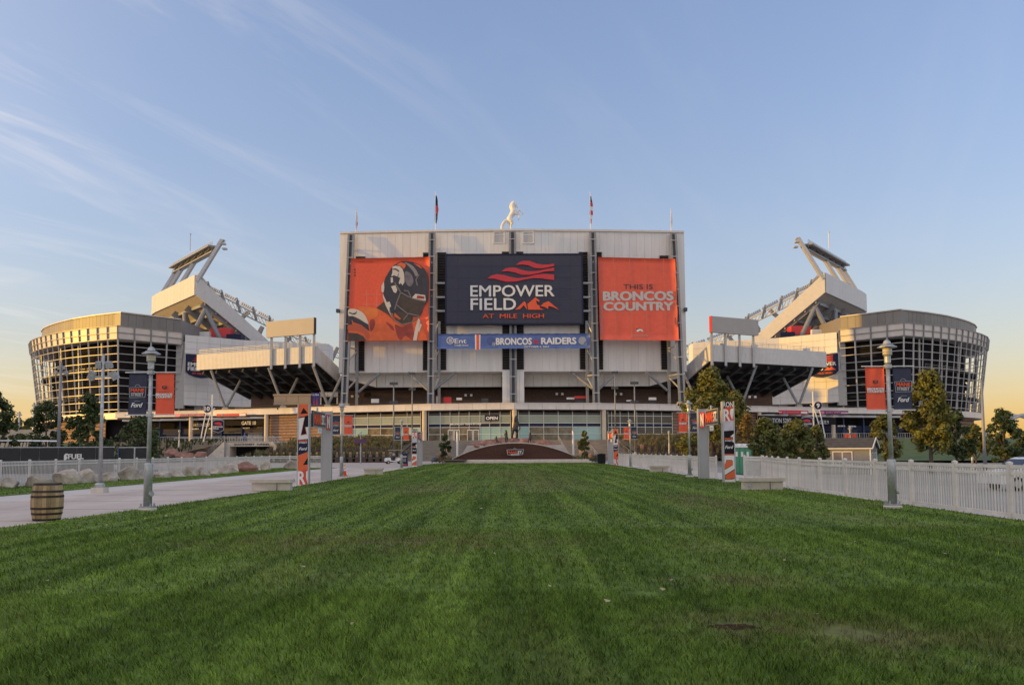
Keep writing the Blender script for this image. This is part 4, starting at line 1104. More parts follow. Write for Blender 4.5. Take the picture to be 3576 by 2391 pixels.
# --- big name sign in the middle of the block
F = Face(1795, 1010, 210.6, YAW)
sg = F.thing('name_sign', 'large navy sign with red flame stripes, white stadium name and orange mountains', 'sign')
q0, q1 = F(*ca(1055, 1291)), F(*cb(745, 641))
b = MB(); b.box(q0[0], q1[0], 0, 1.5, q0[1], q1[1]); b.build('board', navy, sg)
b = MB(); w = .35
b.box(q0[0], q1[0], -.22, 0, q1[1] - w, q1[1]); b.box(q0[0], q1[0], -.22, 0, q0[1], q0[1] + w); b.box(q0[0], q0[0] + w, -.22, 0, q0[1] + w, q1[1] - w); b.box(q1[0] - w, q1[0], -.22, 0, q0[1] + w, q1[1] - w)
b.build('frame', navy, sg)
nx_ = 12; W_ = (q1[0] - q0[0] - 2 * w) / nx_; nz_ = 6; H_ = (q1[1] - q0[1] - 2 * w) / nz_
for i in range(nx_):
    for j in range(nz_):
        MB().box(q0[0] + w + i * W_ + .015, q0[0] + w + (i + 1) * W_ - .015, -.05, 0, q0[1] + w + j * H_ + .015, q0[1] + w + (j + 1) * H_ - .015).build('panel', mat('navy_panel', (0.024, 0.028, 0.062), 0.45, 0, 0.06, 1, rnd=0.06), sg)
fl = [[(133, 748), (165, 725), (200, 711), (262, 712), (320, 735), (380, 745), (440, 743), (483, 736), (483, 758), (420, 772), (360, 780), (310, 776), (250, 752), (200, 744)],
      [(2, 808), (40, 780), (80, 771), (130, 773), (190, 793), (250, 806), (330, 803), (410, 785), (483, 773), (483, 803), (400, 808), (330, 826), (260, 838), (190, 838), (120, 815), (60, 805)],
      [(-128, 872), (-90, 845), (-40, 832), (20, 838), (90, 858), (150, 868), (230, 860), (310, 838), (390, 828), (483, 836), (483, 886), (420, 878), (360, 870), (290, 868), (220, 880), (140, 898), (60, 902), (0, 890), (-60, 873)]]
red_l = mat('red_letter', (0.55, 0.028, 0.045), 0.4, 0, 0.05, 1)
for f in fl: plates(sg, 'flame_stripe', red_l, [F.poly(f, cb)], -.12, .3)
def T(parent, face, conv, st, x0, x1, y0, y1, m, **k):
    a, c = conv(x0, y0), conv(x1, y1); return face.text(parent, st, a[0], c[0], a[1], c[1], k.pop('y', -.06), m, **k)
T(sg, F, cb, 'EMPOWER', -278, 484, 932, 1036, white, y=-.12, ext=.3, bold=.018)
T(sg, F, cb, 'FIELD', -276, 134, 1052, 1157, white, y=-.12, ext=.3, bold=.018)
T(sg, F, cb, 'AT  MILE  HIGH', -168, 390, 1192, 1232, orange, y=-.12, ext=.25, bold=.012)
mt = [[(128, 1155), (212, 1077), (226, 1095), (238, 1155), (206, 1115), (172, 1150)], [(246, 1155), (240, 1103), (312, 1042), (352, 1072), (345, 1085), (318, 1070), (328, 1108), (350, 1118), (352, 1138), (390, 1155)],
      [(356, 1122), (385, 1100), (378, 1098), (432, 1077), (527, 1155), (470, 1130), (432, 1120), (428, 1148), (395, 1128)]]
for f in mt: plates(sg, 'mountain', orange, [F.poly(f, cb)], -.12, .25)
# steel pipes holding the sign between the trusses
for k, v in enumerate((989, 1038, 1086)):
    for (u0, u1) in ((1521, 1556), (2034, 2070)):
        a, c = P(u0, v, 211.6), P(u1, v, 211.6)
        o = MB().tube([WL(a), WL(c)], .3, 8).build('strut', light_steel, blk)

# --- player banner, left bay
F = Face(1363, 1045, 208.6, YAW)
pb = F.thing('player_banner', 'orange mesh banner printed with a helmeted football player, left bay of the block', 'banner')
def cloth(parent, corners, m, name='cloth', nx=14, nz=14, amp=.06, t=.04, seed=1):
    r = random.Random(seed); tl, tr, br, bl = [Vector((x, 0, z)) for x, z in corners]
    b = MB(); vs = []
    for j in range(nz + 1):
        for i in range(nx + 1):
            a, c = tl.lerp(tr, i / nx), bl.lerp(br, i / nx); p = a.lerp(c, j / nz)
            edge = 0 if 0 < i < nx else 1
            p.y = amp * (math.sin(i * 1.3 + j * .35 + seed) * .6 + r.uniform(-.4, .4)) * (1 if not edge else .3) + amp * .9
            if j in (0, nz) and i % 2 and not edge: p.z += (-amp if j == 0 else amp) * .8
            vs.append(p)
    n = nx + 1; fs = [(j * n + i, j * n + i + 1, (j + 1) * n + i + 1, (j + 1) * n + i) for j in range(nz) for i in range(nx)]
    N = len(vs); vs2 = vs + [v + Vector((0, t, 0)) for v in vs]
    fs += [tuple(q + N for q in reversed(f)) for f in fs]
    rim = [i for i in range(n)] + [j * n + nx for j in range(1, nz + 1)] + [nz * n + i for i in range(nx - 1, -1, -1)] + [j * n for j in range(nz - 1, 0, -1)]
    fs += [(a, c, c + N, a + N) for a, c in zip(rim, rim[1:] + rim[:1])]
    b.add(vs2, fs); return b.build(name, m, parent, smooth=True)
cloth(pb, [F(*ca(197, 685)), F(*ca(915, 670)), F(*ca(905, 1435)), F(*ca(165, 1440))], orange_cloth, amp=.05)
def art(name, m, polys, lay, sm=True):
    b = MB()
    for q in polys: b.plate(F.poly(smooth_poly(q, 3) if sm else q, p5), -.03 - lay * .025, .02)
    return b.build(name, m, pb)
art('jersey', orange_print, [[(-12, 940), (130, 886), (350, 886), (470, 910), (560, 960), (750, 1100), (900, 1220), (1130, 1130), (1220, 1090), (1260, 1250), (1330, 1420), (1338, 1462), (-20, 1468)]], 0, False)
art('jersey_highlight', amber_print, [[(150, 900), (340, 895), (480, 930), (490, 1020), (440, 1075), (360, 1070), (260, 1000)]], 1)
for q_ in ([(780, 1190), (900, 1230), (1060, 1170), (1100, 1300), (1090, 1460), (960, 1380), (880, 1460), (820, 1380)], [(350, 1130), (420, 1100), (440, 1180), (400, 1280), (360, 1300)], [(620, 1140), (740, 1220), (770, 1300), (700, 1250)]): art('jersey_fold', dkred_print, [q_], 1)
art('jersey_fold', mat('fold_red', (0.55, 0.10, 0.04), .5), [[(-15, 1195), (150, 1190), (300, 1270), (350, 1400), (300, 1460), (250, 1350), (120, 1300), (-15, 1290)]], 1)
art('shoulder_yoke', cream, [[(-12, 932), (110, 930), (220, 980), (290, 1070), (322, 1188), (180, 1100), (60, 1045), (-12, 1042)]], 1)
art('shoulder_stripe', helmet_print, [[(-12, 1046), (60, 1048), (180, 1104), (322, 1190), (346, 1305), (200, 1195), (70, 1150), (40, 1100), (50, 1190), (-14, 1190)]], 2, False)
art('swoosh_mark', helmet_print, [[(-8, 975), (60, 1000), (112, 985), (120, 958), (128, 985), (100, 1020), (60, 1020), (-8, 995)]], 2, False)
art('arm', brown_print, [[(-16, 1330), (140, 1342), (240, 1390), (290, 1462), (-18, 1466)]], 2, False)
art('neck', brown_print, [[(465, 905), (590, 800), (700, 1000), (780, 1120), (640, 1000)], [(700, 950), (900, 900), (1100, 1020), (1070, 1150), (930, 1200), (800, 1110)]], 1, False)
art('jersey_stripe', cream, [[(1180, 1075), (1212, 1125), (1150, 1465), (1088, 1462), (1130, 1250)], [(1215, 1170), (1240, 1200), (1190, 1330), (1180, 1290)]], 2, False)
art('chin_strap', orange_print, [[(690, 940), (750, 950), (745, 1080), (715, 1060)], [(770, 930), (790, 1000), (880, 1090), (870, 1110), (770, 1050)]], 2, False)
art('helmet', helmet_print, [[(582, 700), (600, 450), (660, 320), (735, 205), (830, 140), (930, 108), (1080, 122), (1220, 185), (1310, 275), (1348, 400), (1350, 560), (1335, 780), (1280, 880), (1235, 1000), (1190, 1050), (1090, 1050), (980, 1010), (870, 960), (760, 1000), (700, 980), (620, 860)]], 3)
art('helmet_shine', grey_print, [[(955, 290), (1025, 300), (1080, 370), (1095, 470), (1045, 540), (980, 500), (950, 410)]], 4)
art('helmet_stripe', mat('stripe_print', (0.27, 0.245, 0.255), .5), [[(945, 128), (1050, 165), (1130, 240), (1175, 330), (1140, 370), (1090, 280), (1020, 200)]], 4)
art('helmet_stripe', orange_print, [[(1090, 140), (1200, 180), (1250, 235), (1215, 225), (1140, 175)]], 4, False)
art('face_opening', brown_print, [[(862, 670), (1065, 755), (1310, 800), (1270, 900), (1200, 1035), (1090, 1035), (985, 990), (880, 925), (795, 850)]], 4, False)
art('horse_emblem', cream, [[(738, 205), (785, 186), (862, 196), (912, 243), (938, 330), (944, 470), (908, 525), (884, 478), (862, 508), (845, 480), (872, 400), (822, 372), (760, 350), (718, 372), (738, 300)], [(708, 390), (745, 385), (750, 470), (712, 480)]], 4, False)
art('emblem_mane', orange_print, [[(805, 172), (880, 132), (958, 150), (968, 195), (932, 245), (890, 200), (852, 186)]], 5, False)
art('emblem_line', helmet_print, [[(740, 240), (800, 235), (850, 270), (850, 300), (800, 260), (745, 255)], [(840, 320), (850, 315), (835, 380), (870, 395), (850, 405), (822, 375)]], 5, False)
art('visor_tab', cream, [[(1072, 735), (1130, 668), (1298, 690), (1310, 785), (1200, 765)]], 5, False)
art('visor_mark', dkred_print, [[(1165, 695), (1285, 712), (1280, 755), (1150, 745)]], 6, False)
art('ear_pad', cream, [[(555, 640), (548, 540), (592, 455), (600, 560), (590, 640)], [(575, 660), (600, 720), (700, 950), (740, 1080), (700, 1020), (620, 860), (575, 720)]], 4, False)
art('buckle', cream, [[(715, 540), (790, 520), (822, 600), (800, 655), (760, 640)], [(630, 815), (690, 800), (718, 880), (680, 916), (650, 880)]], 5, False)
b = MB()
for pts in ([(870, 640), (1070, 745), (1225, 785), (1300, 800)], [(800, 850), (990, 1000), (1190, 1045)], [(780, 480), (880, 640), (800, 850), (780, 930)], [(690, 950), (760, 1110), (900, 1190), (1060, 1160), (1200, 1045)], [(940, 610), (1010, 620), (1060, 740)], [(1000, 1020), (930, 1110)], [(1190, 340), (1140, 430), (1165, 520)]):
    strip_stroke(b, F.poly(pts, p5), .28, -.2)
b.build('face_cage', mat('cage_print', (0.20, 0.17, 0.155), .5), pb)
b = MB()
for pts in ([(300, 600), (300, 890)], [(472, 600), (472, 890)], [(230, 680), (550, 680)], [(230, 848), (530, 848)]): strip_stroke(b, F.poly(pts, p5), .1, -.05)
b.build('grid_line', mat('pale_orange_print', (0.75, 0.30, 0.22), .5), pb)
plates(pb, 'triangle_mark', helmet_print, [F.poly([(80, y), (97, y - 32), (113, y)], p5) for y in (262, 310, 360)], -.05)
T(pb, F, p5, '5 MILES HIGH', 110, 400, 106, 134, dkred_print, y=-.05, ext=.02, bold=.0)

# --- country banner, right bay
F = Face(2225, 1045, 208.6, YAW)
cbn = F.thing('country_banner', 'plain orange-red mesh banner with grey block slogan lettering, right bay of the block', 'banner')
cloth(cbn, [F(*cb(883, 672)), F(*cb(1588, 688)), F(*cb(1622, 1435)), F(*cb(903, 1428))], red_cloth, seed=4, amp=.045)
b = MB()
for x in (1025, 1170, 1310, 1480):
    q = F.poly([(x - 2, 690), (x + 2, 690), (x + 24, 1425), (x + 20, 1425)], cb); b.plate(q, -.02, .015)
b.build('seam', mat('pale_seam', (0.62, 0.20, 0.13), .6), cbn)
grey_l = mat('grey_letter', (0.50, 0.49, 0.50), .5, 0, .05, 1)
T(cbn, F, cb, 'THIS IS', 1115, 1383, 920, 967, helmet_print, bold=.0, y=-.04)
T(cbn, F, cb, 'BRONCOS', 935, 1566, 988, 1068, grey_l, bold=.06, y=-.04)
T(cbn, F, cb, 'COUNTRY', 940, 1566, 1085, 1160, grey_l, bold=.06, y=-.04)
plates(cbn, 'horse_emblem', white, [F.poly([(1235, 1350), (1240, 1335), (1262, 1328), (1285, 1333), (1298, 1352), (1285, 1352), (1275, 1343), (1258, 1346), (1250, 1356)], cb)], -.04)
plates(cbn, 'emblem_mane', helmet_print, [F.poly([(1228, 1328), (1260, 1322), (1285, 1330), (1262, 1328), (1240, 1335)], cb)], -.04)
T(cbn, F, cb, 'NATIONAL FOOTBALL LEAGUE', 1190, 1340, 1381, 1388, grey_l, bold=.01, y=-.04)
T(cbn, F, cb, 'BRONCOS FOOTBALL CLUB', 1190, 1340, 1392, 1400, grey_l, bold=.01, y=-.04)
plates(cbn, 'triangle_mark', helmet_print, [F.poly([(1583, y), (1590, y - 14), (1597, y)], cb) for y in (1240, 1262, 1282)], -.04)
b = MB()
for k in range(5):
    pts = [(1572 + k * 7 + 5 * math.sin(j * .8 + k), 800 + j * 36) for j in range(15)]
    strip_stroke(b, F.poly(pts, cb), .07, -.04)
b.build('line_pattern', mat('pale_seam2', (0.64, 0.23, 0.17), .6), cbn)
b = MB()
for k in range(24): b.plate(F.poly([(905, 1115 + k * 11), (928, 1115 + k * 11), (928, 1120 + k * 11), (905, 1120 + k * 11)], cb), -.04, .015)
b.build('edge_pattern', mat('pattern_print', (0.50, 0.20, 0.22), .6), cbn)

# --- blue match banner under the big sign
F = Face(1795, 1190, 208.2, YAW)
mb_ = F.thing('match_banner', 'long blue banner announcing the October match, stretched below the big navy sign', 'banner')
cloth(mb_, [F(1529, 1165), F(2061, 1163), F(2061, 1216), F(1528, 1218)], blue_cloth, nx=36, nz=5, amp=.09, seed=7)
T(mb_, F, ca, 'Ent', 1143, 1250, 1418, 1458, white, bold=.02, y=-.05); T(mb_, F, ca, 'Credit Union', 1143, 1268, 1466, 1486, white, bold=.01, y=-.05)
b = MB(); c = F(*ca(1103, 1434)); R0 = 30 / 2.613 * 208 / 2897
pts = [(c[0] + R0 * math.cos(a), c[1] + R0 * math.sin(a)) for a in np.linspace(0, 6.2832, 17)]
strip_stroke(b, pts, .2, -.05)
for k in (-.35, 0, .35): strip_stroke(b, [(c[0] - R0 * .4, c[1] + k * R0), (c[0] + R0 * .55, c[1] + k * R0)], .17, -.05)
b.build('round_emblem', white, mb_)
plates(mb_, 'stripe', white, [F.poly([(1328, 1381), (1380, 1381), (1378, 1518), (1330, 1518)], ca)], -.05)
plates(mb_, 'stripe', orange, [F.poly([(1342, 1381), (1366, 1381), (1366, 1518), (1342, 1518)], ca)], -.08)
T(mb_, F, cb, 'BRONCOS', -45, 277, 1412, 1472, white, bold=.05, y=-.05)
T(mb_, F, cb, 'vs.', 292, 345, 1426, 1464, red, bold=.03, y=-.05)
T(mb_, F, cb, 'RAIDERS', 368, 683, 1408, 1466, white, bold=.05, y=-.05)
T(mb_, F, cb, 'OCTOBER 6, 2024', 210, 437, 1483, 1502, white, bold=.02, y=-.05)
def helm(cx, m1, m2):
    q = [(cx - 36, 1450), (cx - 34, 1420), (cx - 15, 1402), (cx + 15, 1402), (cx + 33, 1422), (cx + 34, 1445), (cx + 15, 1448), (cx + 12, 1470), (cx - 12, 1472)]
    plates(mb_, 'helmet_emblem', m1, [F.poly(smooth_poly(q, 2), cb)], -.05)
    b = MB(); strip_stroke(b, F.poly([(cx + 15, 1452), (cx + 40, 1456), (cx + 34, 1480), (cx + 12, 1476)], cb), .09, -.06); strip_stroke(b, F.poly([(cx + 14, 1464), (cx + 38, 1468)], cb), .08, -.06); b.build('helmet_cage', m2, mb_)
helm(-95, mat('blue_helmet', (0.06, 0.10, 0.30), .5), white); helm(742, mat('silver_helmet', (0.34, 0.36, 0.42), .5), mat('silver_cage', (0.4, 0.42, 0.46), .5))

# --- shield signs on the pale panelled walls
for s in (-1, 1):
    if s < 0: F = Face(700, 1285, 238.5, math.atan2(251.5 - 239.6, 13.0) + YAW * 0); cvt = lambda u, v: (u, v)
    else: F = Face(2876, 1283, 240.5, -math.atan2(251.5 - 239.6, 13.0) + 2 * YAW)
    nm = 'navy shield sign with the stadium name on the left pale wall' if s < 0 else 'navy shield sign with the stadium name on the sunlit right pale wall'
    sh = F.thing('shield_sign', nm, 'sign', 'shield signs on the panelled walls')
    w, h0, h1 = 5.0, -3.2, 4.0
    def shp(k): return [(-w * k, h1 * k), (w * k, h1 * k), (w * k, h0 * .45 * k), (w * .8 * k, h0 * .72 * k), (w * .4 * k, h0 * .93 * k), (0, h0 * k), (-w * .4 * k, h0 * .93 * k), (-w * .8 * k, h0 * .72 * k), (-w * k, h0 * .45 * k)]
    plates(sh, 'board', light_steel, [shp(1.0)], -.5, .4); plates(sh, 'face', navy, [shp(.93)], -.9, .08)
    for k in range(3):
        plates(sh, 'flame_stripe', red_l, [[(-3.0 + k * .6 * 0 - (2 - k) * -.5, 3.2 - k * .65), (-1.5, 3.5 - k * .65), (1.0, 3.15 - k * .65), (3.2, 3.35 - k * .65), (3.2, 2.9 - k * .65), (1.2, 2.75 - k * .65), (-1.2, 3.05 - k * .65)]], -.98, .05)
    text(sh, 'EMPOWER', -4.0, 4.0, .35, 1.35, -.98, white, ext=.08, bold=.035); text(sh, 'FIELD', -4.0, .2, -.95, .05, -.98, white, ext=.08, bold=.035)
    plates(sh, 'mountain', orange, [[(.5, -.95), (1.6, .0), (2.1, -.4), (2.6, .1), (4.0, -.95)]], -.98, .06)
    text(sh, 'AT MILE HIGH', -2.8, 2.8, -1.95, -1.5, -.98, orange, ext=.06, bold=.03)

# --- white rearing horse on the roof, bronze herd on the fountain mound: one smooth skin per animal
def animal(name, chains, vox, m, scale=1.0, parent=None):
    b = MB()
    for ch in chains:
        pts = [Vector(p[:3]) for p in ch]; rr = [p[3] for p in ch]
        b.tube(pts, rr, 10)
        for p, r in zip(pts, rr): b.ico(p, r, 2)
    o = b.build(name, m, parent, smooth=True)
    md = o.modifiers.new('skin', 'REMESH'); md.mode = 'VOXEL'; md.voxel_size = vox; md.use_smooth_shade = True
    sm = o.modifiers.new('smooth', 'SMOOTH'); sm.factor = .5; sm.iterations = 3
    return o
def hp(x, y, r, d=0.0, k=.0075): return ((x - 780) * k, d, (1325 - y) * k, r * k)
rear = [
    [hp(690, 925, 60), hp(740, 880, 92), hp(800, 790, 92), hp(860, 700, 108), hp(890, 620, 112), hp(870, 530, 92), hp(855, 440, 84), hp(870, 360, 72), hp(900, 320, 58)],
    [hp(890, 325, 56), hp(950, 385, 52), hp(990, 440, 36), hp(1022, 480, 30), hp(1015, 500, 22)],
    [hp(878, 300, 22, -.18), hp(880, 250, 10, -.2)], [hp(888, 300, 22, .18), hp(895, 256, 10, .2)],
    [hp(760, 910, 84, -.35), hp(812, 985, 76, -.42), hp(840, 1060, 52, -.42), hp(800, 1120, 34, -.42), hp(788, 1210, 24, -.4), hp(795, 1280, 26, -.4), hp(808, 1318, 34, -.4)],
    [hp(730, 900, 80, .35), hp(712, 1000, 60, .42), hp(732, 1085, 40, .45), hp(700, 1160, 28, .42), hp(688, 1240, 22, .42), hp(680, 1315, 30, .42)],
    [hp(950, 700, 62, -.35), hp(1030, 748, 36, -.45), hp(1092, 742, 30, -.45), hp(1085, 840, 22, -.45), hp(1075, 900, 22, -.45), hp(1055, 940, 28, -.45)],
    [hp(950, 640, 64, .35), hp(1040, 620, 40, .45), hp(1100, 565, 30, .45), hp(1160, 615, 22, .45), hp(1208, 665, 22, .45), hp(1212, 715, 28, .45)],
    [hp(660, 925, 34), hp(590, 970, 46), hp(520, 1050, 48), hp(475, 1150, 46), hp(470, 1250, 42), hp(480, 1318, 26)], [hp(600, 1000, 30), hp(560, 1100, 30), hp(515, 1200, 34), hp(505, 1300, 22)],
    [hp(865, 290, 28), hp(800, 370, 44), hp(780, 460, 44), hp(790, 540, 36), hp(815, 600, 26)], [hp(840, 300, 30), hp(820, 400, 50), hp(815, 500, 48)],
]
hl = P(1783, 798, 213.6)
hw = animal('horse_statue', rear, .085, horse_white); hw.location = (hl.x, hl.y + .5, ZT - .05); hw.rotation_euler = (0, 0, YAW)
tag(hw, 'white rearing horse statue standing on the roof edge of the end block', 'statue')

# --- roof flags
def flag(u, v0, v1, label, cloths, d=214.2):
    a = P(u, v1, d)
    f = thing('flagpole', label, 'flagpole', (a.x, a.y + 1.0, ZT - .1), YAW, 'flagpoles along the roof edge')
    H = P(u, v0, d).z - ZT
    MB().lathe([(.14, 0), (.11, H * .6), (.07, H), (.16, H + .05), (.16, H + .2), (.02, H + .3)], 8).build('pole', white, f)
    z = H * .93
    r = random.Random(int(u)); tot = sum(c[0] for c in cloths); z0_ = z
    def wd(f): return (.22 + .75 * math.sin(math.pi * min(1, f * .8 + .08)) ** 1.3) * H * .08 * (1 + .12 * math.sin(f * 17 + u))
    for hh, m in cloths:
        b = MB(); ns_ = 4
        for q in range(ns_):
            fa, fb = ((z0_ - z) / (tot * H)) + hh / tot * q / ns_, ((z0_ - z) / (tot * H)) + hh / tot * (q + 1) / ns_
            za, zb_ = z - H * hh * q / ns_, z - H * hh * (q + 1) / ns_
            wa, wb = wd(fa), wd(fb); sa, sb_ = -wa * .35 * fa, -wb * .35 * fb
            b.hexa([(sb_, -.12, zb_), (sb_ + wb, .1, zb_ - .08), (sb_ + wb * .9, .22, zb_), (sb_, .05, zb_)], [(sa, -.12, za), (sa + wa, .1, za - .08), (sa + wa * .9, .22, za), (sa, .05, za)])
        b.build('flag', m, f); z -= H * hh
flag(1241, 728, 802, 'leftmost roof flagpole with a limp pale flag', [(.45, cream), (.35, red)])
flag(1520, 668, 798, 'tall roof flagpole left of the horse with a limp navy and red flag', [(.25, navy), (.2, red), (.25, navy)])
flag(2064, 670, 798, 'tall roof flagpole right of the horse with a limp striped red flag', [(.15, navy), (.12, red), (.1, white), (.12, red), (.1, white), (.12, red)])
flag(2347, 728, 803, 'rightmost roof flagpole with a limp white flag', [(.4, white), (.35, cream)])
for s in (-1, 1):
    a = mir(L(1188, 1090, 214), -s)
    MB().box(a.x - .5 * -s - .6, a.x - .5 * -s + .2, a.y, a.y + 1.2, a.z, a.z + .9).build('speaker_box', dark_steel, blk)

# --- signs on the ring fascia
def strip_sign(u0, u1, v0, v1, d, rz, name, label, board, items, group=None):
    F = Face((u0 + u1) / 2, (v0 + v1) / 2, d, rz)
    t = F.thing(name, label, 'sign', group)
    a, c = F(u0, v1), F(u1, v0)
    MB().box(a[0], c[0], 0, .12, a[1], c[1]).build('board', board, t)
    for it in items:
        if it[0] == 't': F.text(t, it[1], it[2], it[3], it[4], it[5], 0, it[6], ext=.05, bold=.03)
        else: plates(t, it[1], it[2], [F.poly(it[3])], 0, .04)
    return t
rzl = math.atan2(222.3 - 211.6, -28) ; al = math.atan(-.38)
strip_sign(612, 715, 1443, 1455, 217.5, al, 'wifi_sign', 'plum and pink wifi strip sign on the fascia left of the gate ten marker', plum, [('p', 'pink_end', pink, [(612, 1455), (612, 1444), (628, 1443), (632, 1449), (626, 1455)]), ('t', 'JOIN WIFI', 633, 683, 1445, 1453, pink), ('p', 'stripe', pink, [(686, 1446), (712, 1446), (712, 1448), (686, 1448)]), ('p', 'stripe', pink, [(686, 1450), (712, 1450), (712, 1451.5), (686, 1451.5)])])
strip_sign(756, 860, 1442, 1454, 211.6, al, 'strip_sign', 'orange-red strip sign with white box on the left fascia', red, [('p', 'white_box', white, [(836, 1452), (836, 1444), (858, 1444), (858, 1451)]), ('p', 'blue_icon', mat('icon_blue', (.1, .2, .6), .5), [(774, 1452), (774, 1444), (780, 1444), (780, 1452)]), ('t', 'MILE HIGH STADIUM APP', 786, 828, 1446, 1450, pink)])
strip_sign(2720, 2823, 1433, 1445, 214.2, -al, 'strip_sign', 'orange-red strip sign with white box on the right fascia', red, [('p', 'white_box', white, [(2797, 1443), (2797, 1436), (2819, 1436), (2819, 1444)]), ('p', 'blue_icon', MATS['icon_blue'], [(2736, 1444), (2736, 1435), (2742, 1435), (2742, 1444)]), ('t', 'MILE HIGH STADIUM APP', 2748, 2790, 1437, 1441, pink)])
strip_sign(2863, 2962, 1434, 1446, 219.6, -al, 'wifi_sign', 'plum and pink wifi strip sign on the right fascia', plum, [('p', 'pink_end', pink, [(2863, 1445), (2863, 1435), (2876, 1435), (2880, 1440), (2876, 1446)]), ('t', 'JOIN WIFI', 2883, 2932, 1436, 1444, pink), ('p', 'stripe', pink, [(2935, 1438), (2959, 1438), (2959, 1440), (2935, 1440)])])
# text on the shopfront and its OPEN board
yaw_l = math.atan(-.16)
F = Face(1693, 1461, 190.6, -.17); o_ = F.thing('open_sign', 'navy board with white word OPEN in the shop glazing', 'sign')
a, c = F(1693, 1470), F(1743, 1449); a2 = (c[0], a[1])
MB().box(min(a[0], c[0]), max(a[0], c[0]), -.1, .05, a[1], c[1]).build('board', navy, o_); F.text(o_, 'OPEN', 1698, 1738, 1454, 1465, -.1, white, bold=.04)
F = Face(1626, 1477, 191.6, -.2); o_ = F.thing('store_sign', 'raised white store name lettering on the navy strip of the glass front', 'sign')
F.text(o_, 'BRONCOS TEAM STORE', 1573, 1680, 1476.5, 1483.5, 0, white, bold=.03)
F = Face(2215, 1481, 198.2, .36); o_ = F.thing('office_sign', 'raised pale ticket office lettering on the dark strip right of the columns', 'sign')
F.text(o_, 'BRONCOS TICKET OFFICE', 2155, 2272, 1477, 1484, 0, grey_l, bold=.02)

# --- gates: name boards, shields and numbered markers
def gate_side(s):
    def board(u0, u1, v0, v1, d, txt, tu0, tu1, tv0, tv1, label, m=grey_l):
        F = Face((u0 + u1) / 2, (v0 + v1) / 2, d, al if s < 0 else -al)
        t = F.thing('gate_board', label, 'sign'); a, c = F(u0, v1), F(u1, v0)
        MB().box(a[0], c[0], 0, .2, a[1], c[1]).build('board', black_m, t); F.text(t, txt, tu0, tu1, tv0, tv1, 0, m, ext=.06, bold=.02)
    if s < 0:
        board(786, 932, 1460, 1486, 213.5, 'GATE 10', 844, 894, 1470, 1483, 'black board lettered GATE 10 under the left fascia', white)
        board(660, 738, 1468, 1490, 219.5, "ELEVATION 5280'", 662, 733, 1477, 1490, 'black elevation board behind the gate ten marker')
        sh_u, sh_v, sh_d = 762, 1488, 210.5
    else:
        board(2648, 2800, 1452, 1478, 210.0, "ELEVATION 5280'", 2660, 2762, 1460, 1475, 'black elevation board above the small trees, right side')
        board(2845, 2920, 1457, 1482, 216.5, 'GATE 9', 2862, 2893, 1468, 1480, 'black board lettered GATE 9 under the right fascia')
        sh_u, sh_v, sh_d = 2817, 1478, 212.5
    F = Face(sh_u, sh_v, sh_d, 0); t = F.thing('gate_shield', 'navy shield of the stadium hanging at gate ' + ('ten' if s < 0 else 'nine'), 'sign', 'gate shields')
    w, h = 1.5, 1.7
    q = [(-w, h * .8), (-w * .4, h), (w * .4, h), (w, h * .8), (w, -h * .6), (0, -h), (-w, -h * .6)]
    plates(t, 'board', light_steel, [q], 0, .12); plates(t, 'face', navy, [[(x * .92, z * .92) for x, z in q]], -.12, .05)
    plates(t, 'flame_stripe', red_l, [[(-.9, .9), (.2, 1.1), (.9, .8), (.9, .2), (0, .4), (-.8, .5)]], -.17, .04); text(t, 'EMPOWER', -1.25, 1.25, -.3, .05, -.17, white, bold=.03); text(t, 'FIELD', -1.25, .2, -.75, -.4, -.17, white, bold=.03)
    # white words on the header boards
    for k, (u, v, st, wd) in enumerate(((682, 1497, 'WELCOME TO', 12), (740, 1496, 'FIELD', 10), (860, 1494, 'WELCOME TO', 12), (912, 1493, 'EMPOWER FIELD', 13)) if s < 0 else ((2749, 1486, 'WELCOME TO', 11), (2785, 1487, 'EMPOWER FIELD', 13), (2938, 1487, 'WELCOME TO', 13), (2976, 1488, 'EMPOWER FIELD', 13))):
        F = Face(u, v, 207 + abs(u - 1788) * .0105 - 1.5, al if s < 0 else -al); t = F.thing('header_lettering', f'white {st.lower()} wording, ' + 'first second third fourth'.split()[k] + ' from left on gate ' + ('ten' if s < 0 else 'nine') + ' header', 'sign', 'gate header wording')
        F.text(t, st, u - wd, u + wd, v - 2.2, v + 2.2, 0, white, ext=.05, bold=.03)
    # round number marker on its white tripod
    u0 = 725 if s < 0 else 2856
    g = P(739 if s < 0 else 2843, 1530, 204); x_ = -s
    t = thing('gate_marker', ('round navy gate 10 disc on a curved white tripod mast, left side' if s < 0 else 'round navy gate 9 disc on a curved white tripod mast, right side'), 'sign', (g.x, g.y, PZ), 0, 'gate number markers')
    H = 12.0
    MB().tube([(0, 0, 0), (0, 0, H)], .17, 8).build('mast', white, t)
    for k, (bx, tx) in enumerate(((-2.6, -.6), (-1.9, .9))):
        pts = [(-s * -1 * 0 + x_ * (bx + (tx - bx) * f), -.5, 8.6 * math.sin(f * 1.5708)) for f in np.linspace(0, 1, 9)]
        MB().tube(pts, .13, 8).build('curved_leg', white, t)
    dc = Vector((x_ * -1.0, -.4, 8.5))
    MB().tube([dc + Vector((0, .2, 0)), dc + Vector((0, -.2, 0))], 1.05, 24).build('disc', white, t)
    MB().tube([dc + Vector((0, -.2, 0)), dc + Vector((0, -.26, 0))], .95, 24).build('disc_face', navy, t)
    text(t, '10' if s < 0 else '9', dc.x - (.6 if s < 0 else .32), dc.x + (.6 if s < 0 else .32), dc.z - .5, dc.z + .5, dc.y - .26, white, bold=.05)
gate_side(-1); gate_side(1)

